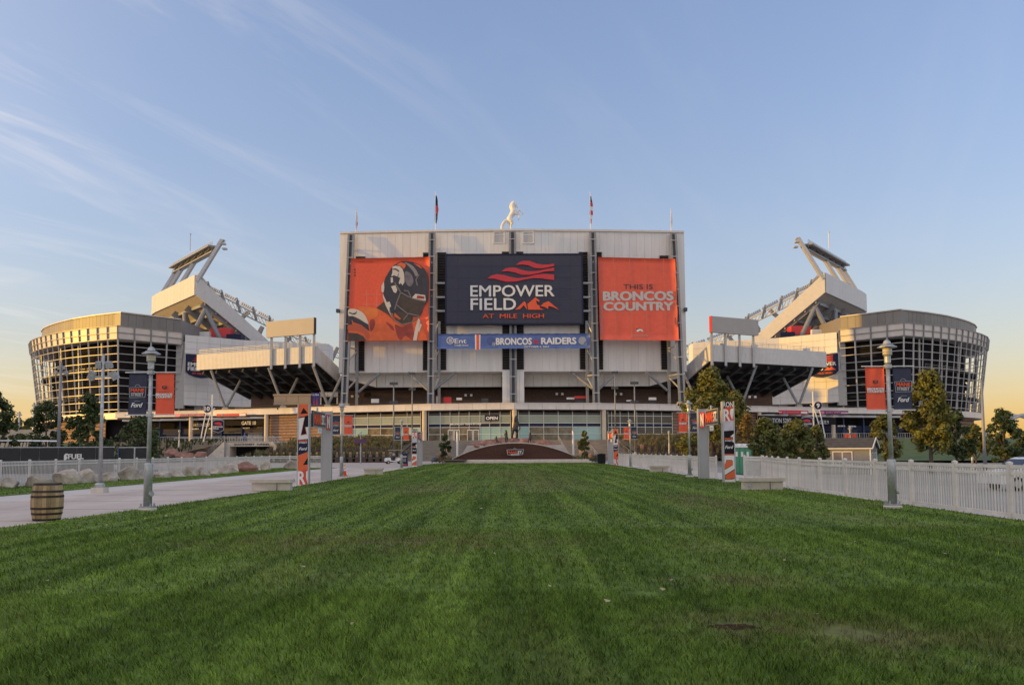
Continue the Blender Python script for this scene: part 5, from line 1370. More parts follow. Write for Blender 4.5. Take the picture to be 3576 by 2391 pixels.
# --- things on the terrace
def boxy(name, label, cat, u0, u1, v0, v1, d, dep, m, group=None, extra=None):
    a, c = P(u0, v1, d), P(u1, v0, d); cx = (a.x + c.x) / 2
    t = thing(name, label, cat, (cx, d, a.z), 0, group); w, h = (c.x - a.x) / 2, c.z - a.z
    if extra: extra(t, w, h, dep)
    else: MB().box(-w, w, 0, dep, 0, h).build('body', m, t)
    return t
def tanboard(t, w, h, dep):
    for k in range(3): MB().box(-w + 2 * w * k / 3 + .03, -w + 2 * w * (k + 1) / 3 - .03, 0, .5, .4, h - .4).build('panel', tan_m, t)
    MB().box(-w - .2, w + .2, -.1, .9, h - .38, h + .1).build('frame', tan_m, t); MB().box(-w - .1, w + .1, -.05, .8, 0, .38).build('frame', tan_m, t)
    for x in (-w * .8, w * .8): MB().box(x - .15, x + .15, .1, .4, -1.2, 0).build('leg', dark_steel, t)
boxy('booth_board', 'tan blank sign board standing on the left terrace', 'board', 956, 1085, 1376, 1413, 205.5, .6, tan_m, None, tanboard)
def ultra(t, w, h, dep):
    MB().box(-w, w, 0, .2, 0, h).build('panel', mat('violet_print', (0.03, 0.03, 0.16), .5), t); text(t, 'ULTRA', -w * .75, w * .75, h * .78, h * .9, 0, white, bold=.03)
    plates(t, 'red_figure', red_l, [[(-w * .5, .2), (-w * .2, .2), (-w * .3, h * .7)], [(w * .1, .2), (w * .5, .2), (w * .3, h * .7)]], 0, .04)
boxy('terrace_banner', 'dark violet upright banner with red shapes beside the tan board', 'banner', 1086, 1118, 1371, 1416, 206, .2, navy, None, ultra)
def mkt(t, w, h, dep):
    MB().box(-w, w, 0, .5, 0, h).build('board', light_steel, t); text(t, 'MKT', -w * .3, w * .8, .25, h - .25, 0, white, bold=.05)
boxy('market_sign', 'pale market name board over the dark opening on the left terrace', 'sign', 1116, 1180, 1368, 1385, 222, .4, light_steel, None, mkt)
def opening(t, w, h, dep):
    MB().box(-w, w, 0, .4, 0, h).build('recess', black_m, t); MB().box(w, w + .25, -.1, .4, 0, h).build('jamb', white, t); MB().box(-w - .25, -w, -.1, .4, 0, h).build('jamb', white, t)
boxy('shutter_opening', 'dark shop opening in the brick wall below the market board', 'doorway', 1122, 1176, 1387, 1412, 222.3, .4, black_m, None, opening)
tvs = []
for i, (u0, u1, v0, v1) in enumerate(((1273, 1294, 1370, 1384), (1523, 1541, 1366, 1379), (2054, 2070, 1363, 1379), (2322, 2340, 1363, 1378))):
    def tv(t, w, h, dep):
        MB().box(-w, w, 0, .25, 0, h).build('screen', black_m, t); MB().box(-.2, .2, .25, 1.6, h * .3, h * .6).build('bracket', dark_steel, t)
    boxy('wall_screen', ('first', 'second', 'third', 'fourth')[i] + ' dark screen from the left high on the terrace brick wall', 'screen', u0, u1, v0, v1, 222.3, .3, black_m, 'terrace screens', tv)
for i, (u0, u1, v0, v1, m, lb) in enumerate(((1296, 1323, 1392, 1406, white, 'white counter board on the terrace, left bay'), (1523, 1537, 1383, 1412, cream, 'tall lit cabinet beside the second truss'), (1549, 1576, 1386, 1410, red, 'dark red kiosk right of the lit cabinet'), (1594, 1613, 1388, 1396, white, 'white board right of the red kiosk'), (1682, 1705, 1391, 1410, dark_steel, 'grey bins left of the centre pylon'), (1979, 2006, 1387, 1394, white, 'white board left of the fourth truss'), (2006, 2055, 1382, 1391, red, 'orange-red tent top left of the fourth truss'), (2010, 2050, 1393, 1410, dark_steel, 'dark stall under the orange tent top'), (2188, 2206, 1396, 1401, white, 'white low board on the right terrace'), (2266, 2292, 1387, 1396, white, 'white counter board on the right terrace'), (2268, 2290, 1397, 1411, dark_steel, 'dark counter under the right white board'))):
    boxy('terrace_stall' if i in (1, 2, 6, 7) else 'terrace_board', lb, 'stall' if i in (1, 2, 6, 7) else 'board', u0, u1, v0, v1, 214 + (i % 3), .6, m)
for i, (u, v) in enumerate(((1240, 1381), (1636, 1377), (1954, 1373), (2159, 1373), (2627, 1383))):
    def fl_(t, w, h, dep):
        MB().box(-.18, .18, 0, .5, .3, .9).build('bracket', dark_steel, t)
        for x in (-.75, .75): MB().box(x - .3, x + .3, -.3, .3, -.1, .5).build('lamp_head', white, t); 
        MB().beam((-.75, .1, .4), (.75, .1, .4), .12, .12).build('arm', dark_steel, t)
    boxy('wall_floodlight', ('first', 'second', 'third', 'fourth', 'fifth')[i] + ' twin floodlight from the left on the terrace brick wall', 'floodlight', u - 6, u + 6, v - 5, v + 5, 222.4, .4, white, 'terrace floodlights', fl_)
# guard rail along the terrace edge
for s in (-1, 1):
    b = MB()
    for a, c in zip(ring[(s + 1) // 2], ring[(s + 1) // 2][1:]):
        up = Vector((0, .8, 0))
        for h in (12.95, 13.25): b.beam(a + up + Vector((0, 0, h)), c + up + Vector((0, 0, h)), .04, .04)
        b.beam(a + up + Vector((0, 0, 12.5)), a + up + Vector((0, 0, 13.25)), .06, .06)
    b.build('guard_rail', dark_steel, terr)

# ================================================================== STREET FURNITURE AND THINGS ON THE LAWN
# --- lamp posts
def lamp_proto():
    t = thing('lamp_post', 'x', 'lamp post', (0, 0, 0), 0, 'lamp posts lining the lawn')
    MB().lathe([(.26, 0), (.26, .05), (.24, .07)], 8).build('base_pad', concrete_lt, t)
    b = MB(); b.box(-.17, .17, -.17, .17, .07, .12)
    for x in (-.13, .13):
        for y in (-.13, .13): b.lathe([(.025, .12), (.025, .19), (.01, .2)], 6, (x, y, 0))
    b.build('base_plate', galv, t)
    MB().lathe([(.115, .12), (.112, 1.28), (.098, 1.32)], 14).build('sleeve', galv, t, True)
    MB().lathe([(.062, 1.3), (.056, 2.6), (.053, 3.95)], 12).build('pole', galv, t, True)
    o = MB().tube([(.1, -.05, .46), (.15, -.08, .46)], .075, 10).build('hand_hole', galv, t)
    MB().lathe([(.07, 3.93), (.085, 3.96), (.085, 4.12), (.1, 4.16)], 12).build('collar', galv, t)
    MB().lathe([(.085, 4.14), (.118, 4.2), (.12, 4.36)], 14).build('lantern_glass', warm_glass, t, True)
    b = MB()
    for z in (4.17, 4.24, 4.35): b.lathe([(.122, z), (.13, z + .008), (.122, z + .016)], 14)
    b.build('lantern_ring', galv, t)
    MB().lathe([(.13, 4.385), (.255, 4.375), (.255, 4.39), (.15, 4.445), (.11, 4.45)], 20).build('lamp_shade', galv, t)
    MB().lathe([(.155, 4.452), (.155, 4.462), (.105, 4.47), (.10, 4.51), (.075, 4.56), (.03, 4.59)], 18).build('dome_cap', galv, t, True)
    for z in (2.66, 3.86):
        MB().box(-.075, .075, -.075, .075, z - .05, z + .05).build('bracket', galv, t)
        for s in (-1, 1): MB().tube([(s * .07, 0, z), (s * .72, 0, z)], .014, 6).build('banner_arm', white, t)
    return t
lamp0 = lamp_proto()
script_shear = .35
def banner_navy():
    t = thing('street_banner', 'x', 'banner', (0, 0, 0), 0, 'navy banners on the lamp posts')
    cloth(t, [(-.26, .6), (.26, .6), (.25, -.6), (-.27, -.6)], navy_cloth, 'cloth', 8, 14, .022, .006, 3)
    ol = mat('banner_outline', (.30, .32, .36), .5); b = MB()
    strip_stroke(b, [(-.235, .18), (.235, .2), (.215, -.09), (-.215, -.1), (-.235, .18)], .014, -.012, .008)
    strip_stroke(b, [(-.075 + .0 + .075 * (1 - math.cos(a)), .19 + .075 * math.sin(a)) for a in np.linspace(0, 3.1416, 9)], .012, -.012, .008); b.build('sign_outline', ol, t)
    text(t, 'MANE', -.19, .19, .06, .155, -.014, orange, ext=.008, bold=.05); text(t, 'STREET', -.18, .17, -.055, .03, -.014, grey_l, ext=.008, bold=.045)
    MB().plate([(-.08, -.2), (.08, -.195), (.08, -.205), (-.08, -.21)], -.012, .008).build('rule', ol, t)
    text(t, 'Ford', -.17, .15, -.37, -.25, -.014, white, ext=.008, bold=.035, shear=script_shear)
    return t
def banner_orange():
    t = thing('street_banner', 'x', 'banner', (0, 0, 0), 0, 'orange banners on the lamp posts')
    cloth(t, [(-.26, .6), (.255, .6), (.28, -.6), (-.25, -.6)], orange_cloth, 'cloth', 8, 14, .022, .006, 5)
    plates(t, 'emblem', helmet_print, [[(-.065, .15), (.065, .15), (.065, .225), (-.065, .225)]], -.012, .008)
    plates(t, 'emblem_eye', mat('emblem_orange', (.6, .12, .06), .5), [smooth_poly([(-.04, .185), (0, .205), (.04, .19), (0, .172)], 2)], -.02, .006)
    text(t, 'WELCOME TO', -.16, .14, .035, .065, -.012, mat('faint_print', (.45, .07, .04), .5), ext=.006, bold=.0)
    text(t, 'BRONCOS', -.235, .225, -.045, .015, -.014, white, ext=.008, bold=.06); text(t, 'COUNTRY', -.235, .225, -.115, -.055, -.014, white, ext=.008, bold=.06)
    return t
nav0, ora0 = banner_navy(), banner_orange()
LAMPS = [(515, 1780, -1, 'nearest left lamp post, by the barrel on the lawn edge', 'nearest left lamp'), (1192, 1668, -1, 'second left lamp post, beside the traffic cone', 'lamp by the traffic cone'), (1402, 1637, -1, 'farthest left lamp post, near the golf cart', 'lamp near the golf cart'),
         (3118, 1772, 1, 'nearest right lamp post, close to the white fence', 'nearest right lamp'), (2409, 1664, 1, 'second right lamp post, beside the plain grey pylon', 'lamp beside the right grey pylon'), (2202, 1631, 1, 'farthest right lamp post, beyond the small far bench', 'farthest right lamp')]
first = True
for k, (u, v, s, lb, where) in enumerate(LAMPS):
    g = G(u, v, .02)
    if first: lamp0.location = (g.x, g.y, .01); lamp0['label'] = lb
    else: dup(lamp0, (g.x, g.y, .01), 0, lb)
    for off, base, colr, side in ((-.355 * 1, nav0 if s < 0 else ora0, 'navy' if s < 0 else 'orange', 'left'), (.40, ora0 if s < 0 else nav0, 'orange' if s < 0 else 'navy', 'right')):
        what = 'navy MANE STREET banner hanging on the ' if colr == 'navy' else 'orange slogan banner hanging on the '
        if first: base.location = (g.x + off, g.y, 3.26); base['label'] = what + where
        else: dup(base, (g.x + off, g.y, 3.26), .05 * random.uniform(-1, 1), what + where)
    first = False
for (x, y, lb) in ((35.0, 86, 'small lamp post beside the grey shed'), (52.5, 95, 'lamp post among the trees left of the tall right pole')):
    dup(lamp0, (x, y, gh(x, y)), 0, lb, 'lamp posts in the right car park')
    dup(ora0, (x - .355, y, gh(x, y) + 3.26), 0, 'orange banner left of the ' + lb, 'car park banners'); dup(ora0, (x + .4, y, gh(x, y) + 3.26), 0, 'orange banner right of the ' + lb, 'car park banners')

# --- gateway pylons
PW, PH = .6, 4.02
def pyl(a, lo, hi): return -.25 + (a - lo) / (hi - lo) * .5
def pylon_frame(label, cat='pylon', group='printed gateway pylons'):
    t = thing('gateway_pylon', label, cat, (0, 0, 0), 0, group)
    for s in (-1, 1): MB().box(s * .275 - .025, s * .275 + .025, -.03, .30, 0, PH).build('side_post', light_steel, t)
    MB().box(-.25, .25, .27, .29, .02, PH - .02).build('rear_panel', light_steel, t)
    return t
def pylon_a():
    t = pylon_frame('x')
    Z = lambda y: PH * (1515 - y) / (1515 - 155)
    X = lambda x, y: -.25 + (x - (218 - 30 * (y - 155) / 1360)) / 152 * .5
    def pl(name, m, pts, lay): return plates(t, name, m, [[(max(-.25, min(.25, X(x, y))), Z(y)) for x, y in pts]], -.002 - .006 * lay, .006)
    MB().box(-.25, .25, 0, .27, .02, PH - .02).build('core', white, t)
    pl('print_orange', orange_print, [(200, 160), (380, 160), (380, 350), (200, 385)], 0)
    pl('print_black', black_m, [(200, 385), (380, 350), (380, 545), (312, 550), (330, 668), (250, 685), (310, 378), (200, 400)], 0)
    pl('print_red_edge', red_l, [(306, 378), (312, 375), (250, 690), (244, 690)], 1); pl('print_red_edge', red_l, [(318, 550), (338, 668), (246, 690), (250, 680), (328, 662), (308, 550)], 1)
    pl('print_triangle', black_m, [(243, 326), (292, 222), (360, 316)], 1)
    pl('print_navy', navy, [(180, 762), (380, 750), (380, 968), (180, 1028)], 0)
    pl('print_orange', orange_print, [(180, 1030), (380, 970), (380, 1250), (180, 1290)], 0); pl('print_triangle', black_m, [(272, 1190), (352, 1060), (352, 1180)], 1)
    pl('print_red', mat('print_red', (.62, .07, .035), .5), [(170, 1292), (380, 1252), (380, 1515), (170, 1515)], 0)
    text(t, 'MANE', -.2, .2, Z(795), Z(765), -.01, orange, ext=.006, bold=.05); text(t, 'STREET', -.2, .2, Z(826), Z(800), -.01, white, ext=.006, bold=.04)
    text(t, 'Ford', -.2, .2, Z(940), Z(892), -.01, white, ext=.006, bold=.035, shear=script_shear)
    text(t, 'R', -.245, .12, Z(1512), Z(1300), -.01, white, ext=.006, bold=.03); pl('print_white', white, [(320, 1300), (345, 1290), (345, 1515), (318, 1400)], 1)
    return t
def pylon_b():
    t = pylon_frame('x')
    Z = lambda y: PH * (1470 - y) / (1470 - 130)
    X = lambda x, y: -.25 + (x - (630 + 30 * (y - 130) / 1340)) / 155 * .5
    def pl(name, m, pts, lay): return plates(t, name, m, [[(max(-.25, min(.25, X(x, y))), Z(y)) for x, y in pts]], -.002 - .006 * lay, .006)
    MB().box(-.25, .25, 0, .27, .02, PH - .02).build('core', mat('lavender_white', (.55, .52, .58), .5), t)
    pl('print_black', black_m, [(600, 132), (800, 132), (800, 205), (600, 245)], 0); text(t, 'RON', -.25, .25, Z(225), Z(140), -.01, white, ext=.006, bold=.02)
    pl('print_red', MATS['print_red'], [(600, 246), (800, 206), (800, 445), (600, 465)], 0); text(t, 'R', -.24, .08, Z(458), Z(265), -.01, white, ext=.006, bold=.03); pl('print_white', white, [(745, 262), (800, 245), (800, 320), (770, 440), (735, 330)], 1)
    pl('print_black', black_m, [(600, 625), (810, 612), (810, 1000), (600, 1000)], 0); pl('print_white', white, [(740, 720), (790, 670), (810, 670), (810, 810), (780, 810), (785, 725)], 1)
    text(t, 'MANE', -.2, .2, Z(765), Z(735), -.02, orange, ext=.006, bold=.05); text(t, 'STREET', -.2, .2, Z(796), Z(772), -.02, white, ext=.006, bold=.04)
    text(t, 'Ford', -.2, .2, Z(915), Z(865), -.01, white, ext=.006, bold=.035, shear=script_shear)
    pl('print_red', MATS['print_red'], [(620, 1002), (830, 1002), (830, 1022), (620, 1022)], 0); pl('print_white', white, [(620, 1030), (830, 1030), (830, 1466), (620, 1466)], 0)
    two = [(655, 1165), (672, 1160), (690, 1108), (755, 1108), (775, 1130), (775, 1180), (660, 1262)]
    pl('print_black', black_m, [(x + (-6 if x < 700 else 5), y + (-7 if y < 1150 else 6)) for x, y in two], 1); pl('print_orange', orange_print, two, 2)
    low = [(660, 1365), (830, 1262), (830, 1405), (750, 1410), (745, 1420), (670, 1412)]
    pl('print_black', black_m, [(660, 1352), (830, 1250), (830, 1412), (750, 1424), (660, 1422)], 1); pl('print_orange', orange_print, low, 2)
    return t
pa, pbn = pylon_a(), pylon_b()
pc = thing('gateway_pylon', 'x', 'pylon', (0, 0, 0), 0, 'plain grey gateway pylons')
MB().box(-.25, .25, 0, .26, .01, 3.9).build('panel', mat('grey_cladding', (0.37, 0.37, 0.38), .5, 0, .05, 1), pc)
for s in (-1, 1): MB().box(s * .27 - .02, s * .27 + .02, -.03, .29, 0, 3.92).build('side_post', light_steel, pc)
def put(o, u, v, lb, firstuse, dx=0):
    g = G(u, v, .012)
    if firstuse: o.location = (g.x, g.y, .012); o['label'] = lb; return o
    return dup(o, (g.x, g.y, .012), 0, lb)
A1 = put(pa, 1057, 1690, 'near left gateway pylon printed orange, white and black', True)
A2 = put(pc, 1138, 1677, 'plain grey pylon of the near left gateway', True)
A3 = put(pbn, 2549, 1683, 'near right gateway pylon printed with a big orange numeral', True)
A4 = put(pc, 2460, 1671, 'plain grey pylon of the near right gateway', False)
A5 = put(pbn, 1447, 1629, 'far left gateway pylon printed with red and white letters', False)
A6 = put(pc, 1466, 1625, 'plain grey pylon of the far left gateway', False)
A7 = put(pa, 2151, 1623, 'far right gateway pylon printed orange, white and black', False)
A8 = put(pc, 2132, 1620, 'plain grey pylon of the far right gateway', False)
def gate_sign(a, c, s, lb):
    y0, y1 = a.location.y + .3, c.location.y; x = (a.location.x + c.location.x) / 2; ln = y1 - y0
    t = thing('street_sign', lb, 'sign', (x, (y0 + y1) / 2, 0), R_(90) if s < 0 else R_(-90), 'street name signs of the gateways')
    h = ln / 2
    MB().box(-h, h, -.06, .06, 3.0, 3.62).build('beam', mat('warm_grey_print', (.42, .33, .29), .5), t)
    MB().box(-h * .55, h * .6, -.16, -.06, 2.92, 3.78).build('board', dark_steel, t)
    b = MB(); strip_stroke(b, [(-h * .53, 2.95), (h * .58, 2.95), (h * .58, 3.75), (-h * .53, 3.75), (-h * .53, 2.95)], .03, -.16, .01); b.build('board_edge', grey_l, t)
    text(t, 'MANE', -h * .48, h * .18, 3.1, 3.6, -.165, orange, ext=.02, bold=.05); text(t, 'ST.', h * .22, h * .52, 3.1, 3.6, -.165, white, ext=.02, bold=.045)
    e = h if s < 0 else -h
    plates(t, 'red_panel', red_l, [[(e * .62, 2.85), (e, 2.85), (e, 3.7), (e * .62, 3.7)]], -.17, .03); text(t, 'N', min(e * .68, e * .95), max(e * .68, e * .95), 2.95, 3.6, -.2, white, ext=.02, bold=.04)
    MB().box(-h * .12, h * .2, -.2, -.16, 2.62, 2.9).build('small_plate', white, t); text(t, 'presented by', -h * .09, h * .17, 2.72, 2.8, -.2, grey_l, ext=.006, bold=.01)
    b = MB(); b.lathe([(.05, 3.78), (.05, 3.95), (.02, 4.0)], 8, (-h * .1, -.11, 0)); b.build('finial', galv, t)
gate_sign(A1, A2, -1, 'street name sign spanning the near left gateway'); gate_sign(A3, A4, 1, 'street name sign spanning the near right gateway')
gate_sign(A5, A6, -1, 'street name sign spanning the far left gateway'); gate_sign(A7, A8, 1, 'street name sign spanning the far right gateway')

# --- concrete benches
def bench(u0, u1, v, lb, outlet=False):
    a, c = G(u0, v, .012), G(u1, v, .012); w = (c.x - a.x) / 2
    t = thing('concrete_bench', lb, 'bench', ((a.x + c.x) / 2, a.y, .012), 0, 'concrete benches along the lawn')
    MB().hexa([(-w * .92, .1, 0), (w * .9, .1, 0), (w * .9, .55, 0), (-w * .92, .55, 0)], [(-w * .92, .08, .33), (w * .9, .08, .33), (w * .9, .55, .33), (-w * .92, .55, .33)]).build('base', concrete_lt, t)
    MB().hexa([(-w, 0, .332), (w, 0, .332), (w, .65, .332), (-w, .65, .332)], [(-w, -.01, .475), (w, -.01, .475), (w, .65, .475), (-w, .65, .475)]).build('slab', concrete_lt, t)
    MB().box(w * .28, w * .31, .075, .1, 0.005, .33).build('joint', dark_steel, t)
    if outlet: MB().box(-w * .75, -w * .55, .06, .09, .1, .27).build('outlet_box', galv, t)
bench(870, 1012, 1714, 'concrete bench by the near left printed pylon'); bench(2596, 2750, 1710, 'concrete bench in front of the near right fence', True)
bench(1268, 1334, 1657, 'small far concrete bench left of the lawn'); bench(2270, 2342, 1647, 'small far concrete bench right of the lawn')

# --- whisky barrel
g = G(163, 1816)
t = thing('wooden_barrel', 'wooden barrel with dark iron hoops standing on the walk', 'barrel', (g.x, g.y, .004), .3)
def br(z): return .295 + .062 * math.sin(math.pi * z / .9)
oak = mat('oak_stave', (0.36, 0.235, 0.115), .65, 0, .35, 2.5, bump=.25, stretch=(4, 4, .35), rnd=.3, second=(0.46, 0.33, 0.17))
ns = 22
for k in range(ns):
    a0, a1 = 2 * math.pi * k / ns + .006, 2 * math.pi * (k + 1) / ns - .006
    zs_ = np.linspace(0, .9, 9); b = MB(); vs = []
    for z in zs_:
        for a, dr in ((a0, 0), (a1, 0), (a1, -.025), (a0, -.025)): vs.append(((br(z) + dr) * math.cos(a), (br(z) + dr) * math.sin(a), z))
    b.add(vs, [(i * 4 + j, i * 4 + (j + 1) % 4, (i + 1) * 4 + (j + 1) % 4, (i + 1) * 4 + j) for i in range(8) for j in range(4)] + [(3, 2, 1, 0), (32, 33, 34, 35)])
    b.build('stave', oak, t)
MB().lathe([(.27, .86), (.27, .875)], 24).build('lid', oak, t)
hoop = mat('iron_hoop', (.045, .035, .03), .5, .6, .4, 6)
for z in (.0, .14, .27, .55, .67, .845):
    MB().lathe([(br(z) + .0, z), (br(z) + .007, z), (br(z + .05) + .007, z + .05), (br(z + .05), z + .05)], 28).build('hoop', hoop, t)

# --- traffic cone
g = G(1203, 1662)
t = thing('traffic_cone', 'orange traffic cone with white collars beside the second left lamp', 'cone', (g.x, g.y, .004))
cone_m = mat('cone_orange', (.85, .11, .03), .5); cr = lambda z: .15 - .125 * (z - .04) / .7
MB().box(-.19, .19, -.19, .19, 0, .04).build('base', cone_m, t); MB().lathe([(cr(.04), .04), (cr(.74), .74), (.015, .75)], 16).build('body', cone_m, t, True)
for z0, z1 in ((.36, .47), (.54, .63)): MB().lathe([(cr(z0) + .004, z0), (cr(z1) + .004, z1)], 16).build('collar', white, t)

# --- vinyl fences: posts, rails and single pickets
def fence(label, path, h, maxpick, group, zf=lambda x, y: 0.0, near_first=True, sp=.122, grey=vinyl):
    t = thing('picket_fence', label, 'fence', (0, 0, 0), 0, group)
    pm = MB().box(-.052, .052, -.052, .052, 0, h + .03).mesh('post', grey); cmesh = MB().lathe([(.08, 0), (.08, .02), (.02, .05)], 4).mesh('post_cap', grey)
    km = MB().box(-.018, .018, -.009, .009, .09, h - .03).mesh('picket', grey)
    cnt = 0; extra = MB()
    pts = resample([Vector((x, y, 0)) for x, y in path], 2.42)
    for i, p in enumerate(pts):
        z = zf(p.x, p.y); ang = math.atan2(pts[min(i + 1, len(pts) - 1)].y - pts[max(i - 1, 0)].y, pts[min(i + 1, len(pts) - 1)].x - pts[max(i - 1, 0)].x)
        link(pm, 'post', t, (p.x, p.y, z), (0, 0, ang)); link(cmesh, 'post_cap', t, (p.x, p.y, z + h + .03), (0, 0, ang + math.pi / 4))
        if i == len(pts) - 1: break
        q = pts[i + 1]; zq = zf(q.x, q.y); d = (q - p); L_ = d.length; d.normalize()
        for zz, hh in ((.1, .09), (h - .2, .07), (h - .04, .08)):
            b = MB(); b.beam(p + d * .06 + Vector((0, 0, z + zz)), q - d * .06 + Vector((0, 0, zq + zz)), .05, hh); b.build('rail', grey, t)
        n = int((L_ - .13) / sp)
        for k in range(n):
            f = (.065 + (k + .5) * (L_ - .13) / n) / L_; c = p.lerp(q, f); zz = z + (zq - z) * f
            if cnt < maxpick: link(km, 'picket', t, (c.x, c.y, zz), (0, 0, ang)); cnt += 1
            else: extra.beam((c.x, c.y, zz + .09), (c.x, c.y, zz + h - .03), .042, .022, (d.x, d.y, 0))
    if extra.v:
        o = extra.build('picket', grey, t); o['kind'] = 'stuff'
    return t
fence('pale picket fence along the right edge of the lawn, nearest the viewer', [(11.38, 5), (11.45, 15), (11.45, 33), (11.95, 37), (13.3, 44), (14.5, 48.5), (13.75, 49.3)], 1.25, 300, 'picket fences', lambda x, y: -.02)
fence('pale picket fence behind the right grey pylons, running towards the stairs', [(11.75, 48), (12.1, 70), (12.5, 98), (13.5, 112)], 1.25, 150, 'picket fences', lambda x, y: -.02, sp=.14)
fence('long pale picket fence behind the boulders on the left', [(-24.4, 30), (-24.6, 55), (-24.5, 84), (-22.5, 86.2), (-18.6, 84.5)], 1.24, 300, 'picket fences', lambda x, y: 0.0)

# --- boulders along the left verge
BO = [(24, 1703, 54, 40), (115, 1700, 82, 42), (223, 1691, 77, 59), (290, 1687, 54, 45), (325, 1685, 35, 27), (379, 1681, 50, 33), (437, 1676, 64, 52), (488, 1673, 38, 27), (563, 1668, 55, 28), (615, 1665, 50, 25), (657, 1662, 48, 40), (703, 1661, 45, 31), (743, 1655, 36, 21), (780, 1653, 40, 29), (812, 1650, 40, 31), (857, 1647, 62, 34), (894, 1643, 30, 25), (924, 1641, 35, 28), (1012, 1637, 46, 32)]
desc = ['rounded grey boulder at the far left of the row', 'low rounded boulder behind the barrel', 'big pale boulder right of the barrel', 'angular tan boulder leaning right, beside the big pale one', 'small pale boulder left of the floodlight pole', 'low striped grey boulder right of the floodlight pole', 'tall two-toned boulder left of the nearest lamp', 'small grey boulder hidden behind the nearest lamp', 'low pale boulder right of the nearest lamp', 'flat dark-striped boulder in mid row', 'tall rounded grey boulder in mid row', 'cream boulder with a notch in mid row', 'small low brown boulder in mid row', 'white rounded boulder before the pink fence screen', 'white rounded boulder left of the reddish rock', 'wide reddish boulder near the row end', 'small dark boulder beside the reddish one', 'brown wedge boulder at the row end', 'grey boulder behind the open fence, left of the printed pylon']
from mathutils import noise as mnoise
def boulder_mesh(name, w, dp, h, seed, m, ang=1.0):
    b = bmesh.new(); bmesh.ops.create_icosphere(b, subdivisions=3, radius=1); r = random.Random(seed); o = Vector((r.uniform(0, 90), r.uniform(0, 90), 0))
    planes = [(Vector((r.uniform(-1, 1), r.uniform(-1, 1), r.uniform(-.3, 1))).normalized(), r.uniform(.48, .85)) for _ in range(12)]
    for v in b.verts:
        c = v.co.copy()
        for n_, dd in planes:
            k = c.dot(n_) - dd
            if k > 0: c -= n_ * k * .97 * ang
        c *= 1 + .12 * mnoise.noise(c * 1.7 + o) + .06 * mnoise.noise(c * 6 + o)
        v.co = Vector((c.x * w * .66, c.y * dp * .66, (c.z * .72 + .42) * h * 1.05))
    me = bpy.data.meshes.new(name); b.to_mesh(me); b.free(); me.materials.append(m); return me
for k, (u, v, w, h) in enumerate(BO):
    g = G(u, v, 0.0); sc = g.y / FPX
    if k in (15, 17): m = red_rock if k == 15 else rock_m
    else: m = rock_m
    o = link(boulder_mesh('boulder', w * sc * 1.05, w * sc * .8, h * sc, 100 + k, m), 'boulder', None, (g.x, g.y + w * sc * .3, -.03), (0, 0, k * .7 * 0))
    tag(o, desc[k], 'boulder', 'boulders along the left verge')

# --- floodlight pole on the verge, camera poles, tall poles
def flood_pole(u, v, vtop, lb, d=None, r=.065, heads=True, z0=0.0, group='tall poles', pole_m=None):
    g = G(u, v) if d is None else P(u, v, d); H = P(u, vtop, g.y).z - z0
    t = thing('light_pole', lb, 'light pole', (g.x, g.y, z0), 0, group)
    MB().hexa([(-.26, -.26, 0), (.26, -.26, 0), (.26, .26, 0), (-.26, .26, 0)], [(-.24, -.24, .22), (.24, -.24, .22), (.24, .24, .22), (-.24, .24, .22)]).build('plinth', concrete_lt, t)
    MB().lathe([(.2, .22), (.2, .34), (.14, .4)], 10).build('base_cover', galv, t)
    MB().lathe([(r * 1.3, .3), (r * .8, H)], 12).build('pole', pole_m or galv, t, True)
    if heads:
        MB().beam((-.5, 0, H - .95), (.5, 0, H - .95), .07, .07).build('cross_arm', galv, t)
        for x, z, w, hh, ry in ((-.18, H - .45, .24, .27, 0), (.24, H - .45, .24, .27, 0), (-.46, H - .88, .26, .36, .5), (.46, H - .88, .26, .36, -.5)):
            b = MB(); b.hexa([(-w / 2, -.1, -hh / 2), (w / 2, -.1, -hh / 2), (w / 2, .1, -hh / 2), (-w / 2, .1, -hh / 2)], [(-w / 2, -.06, hh / 2), (w / 2, -.06, hh / 2), (w / 2, .08, hh / 2), (-w / 2, .08, hh / 2)])
            b.build('floodlight', galv, t, loc=(x, 0, z), rot=(.35, ry, 0))
    return t
flood_pole(348, 1720, 1236, 'grey floodlight pole with four lamp heads on the left walk edge')
flood_pole(204, 1560, 1266, 'tall tapered grey pole behind the black screen fence', d=72, r=.12, pole_m=steel)
flood_pole(3440, 1620, 1326, 'tall slim pole at the right by the glass tower', d=62, r=.10, heads=False, z0=-1.0, pole_m=steel)
for (u, vb, vt, d, lb, z0) in ((1374, 1588, 1330, 132, 'camera mast left of the golf cart', 1.0), (1439, 1500, 1297, 160, 'taller camera mast above the far left gateway', 3.0), (2149, 1495, 1293, 160, 'taller camera mast above the far right gateway', 3.0), (2219, 1581, 1328, 132, 'camera mast right of the far right lamp', 1.0)):
    t_ = flood_pole(u, vb, vt, lb, d=d, r=.11, heads=False, z0=z0, group='camera masts', pole_m=steel); H = P(u, vt, d).z - z0
    for z in (H - .4, H - 3.4):
        for x in (-.35, .35): MB().box(x - .28, x + .28, -.3, .3, z - .2, z + .2).build('camera', dark_steel, t_)
for (u, vb, vt, lb, d) in ((528, 1448, 1412, 'left', 300), (66, 1500, 1436, 'far left', 210), (117, 1475, 1405, 'left beside the tower foot', 230), (3533, 1520, 1438, 'right', 200)):
    if lb == 'left': continue
    flood_pole(u, vb, vt, 'distant floodlight mast at the ' + lb if lb != 'right' else 'distant floodlight mast beyond the right trees', d=d, r=.25, heads=True, z0=0, group='distant masts')
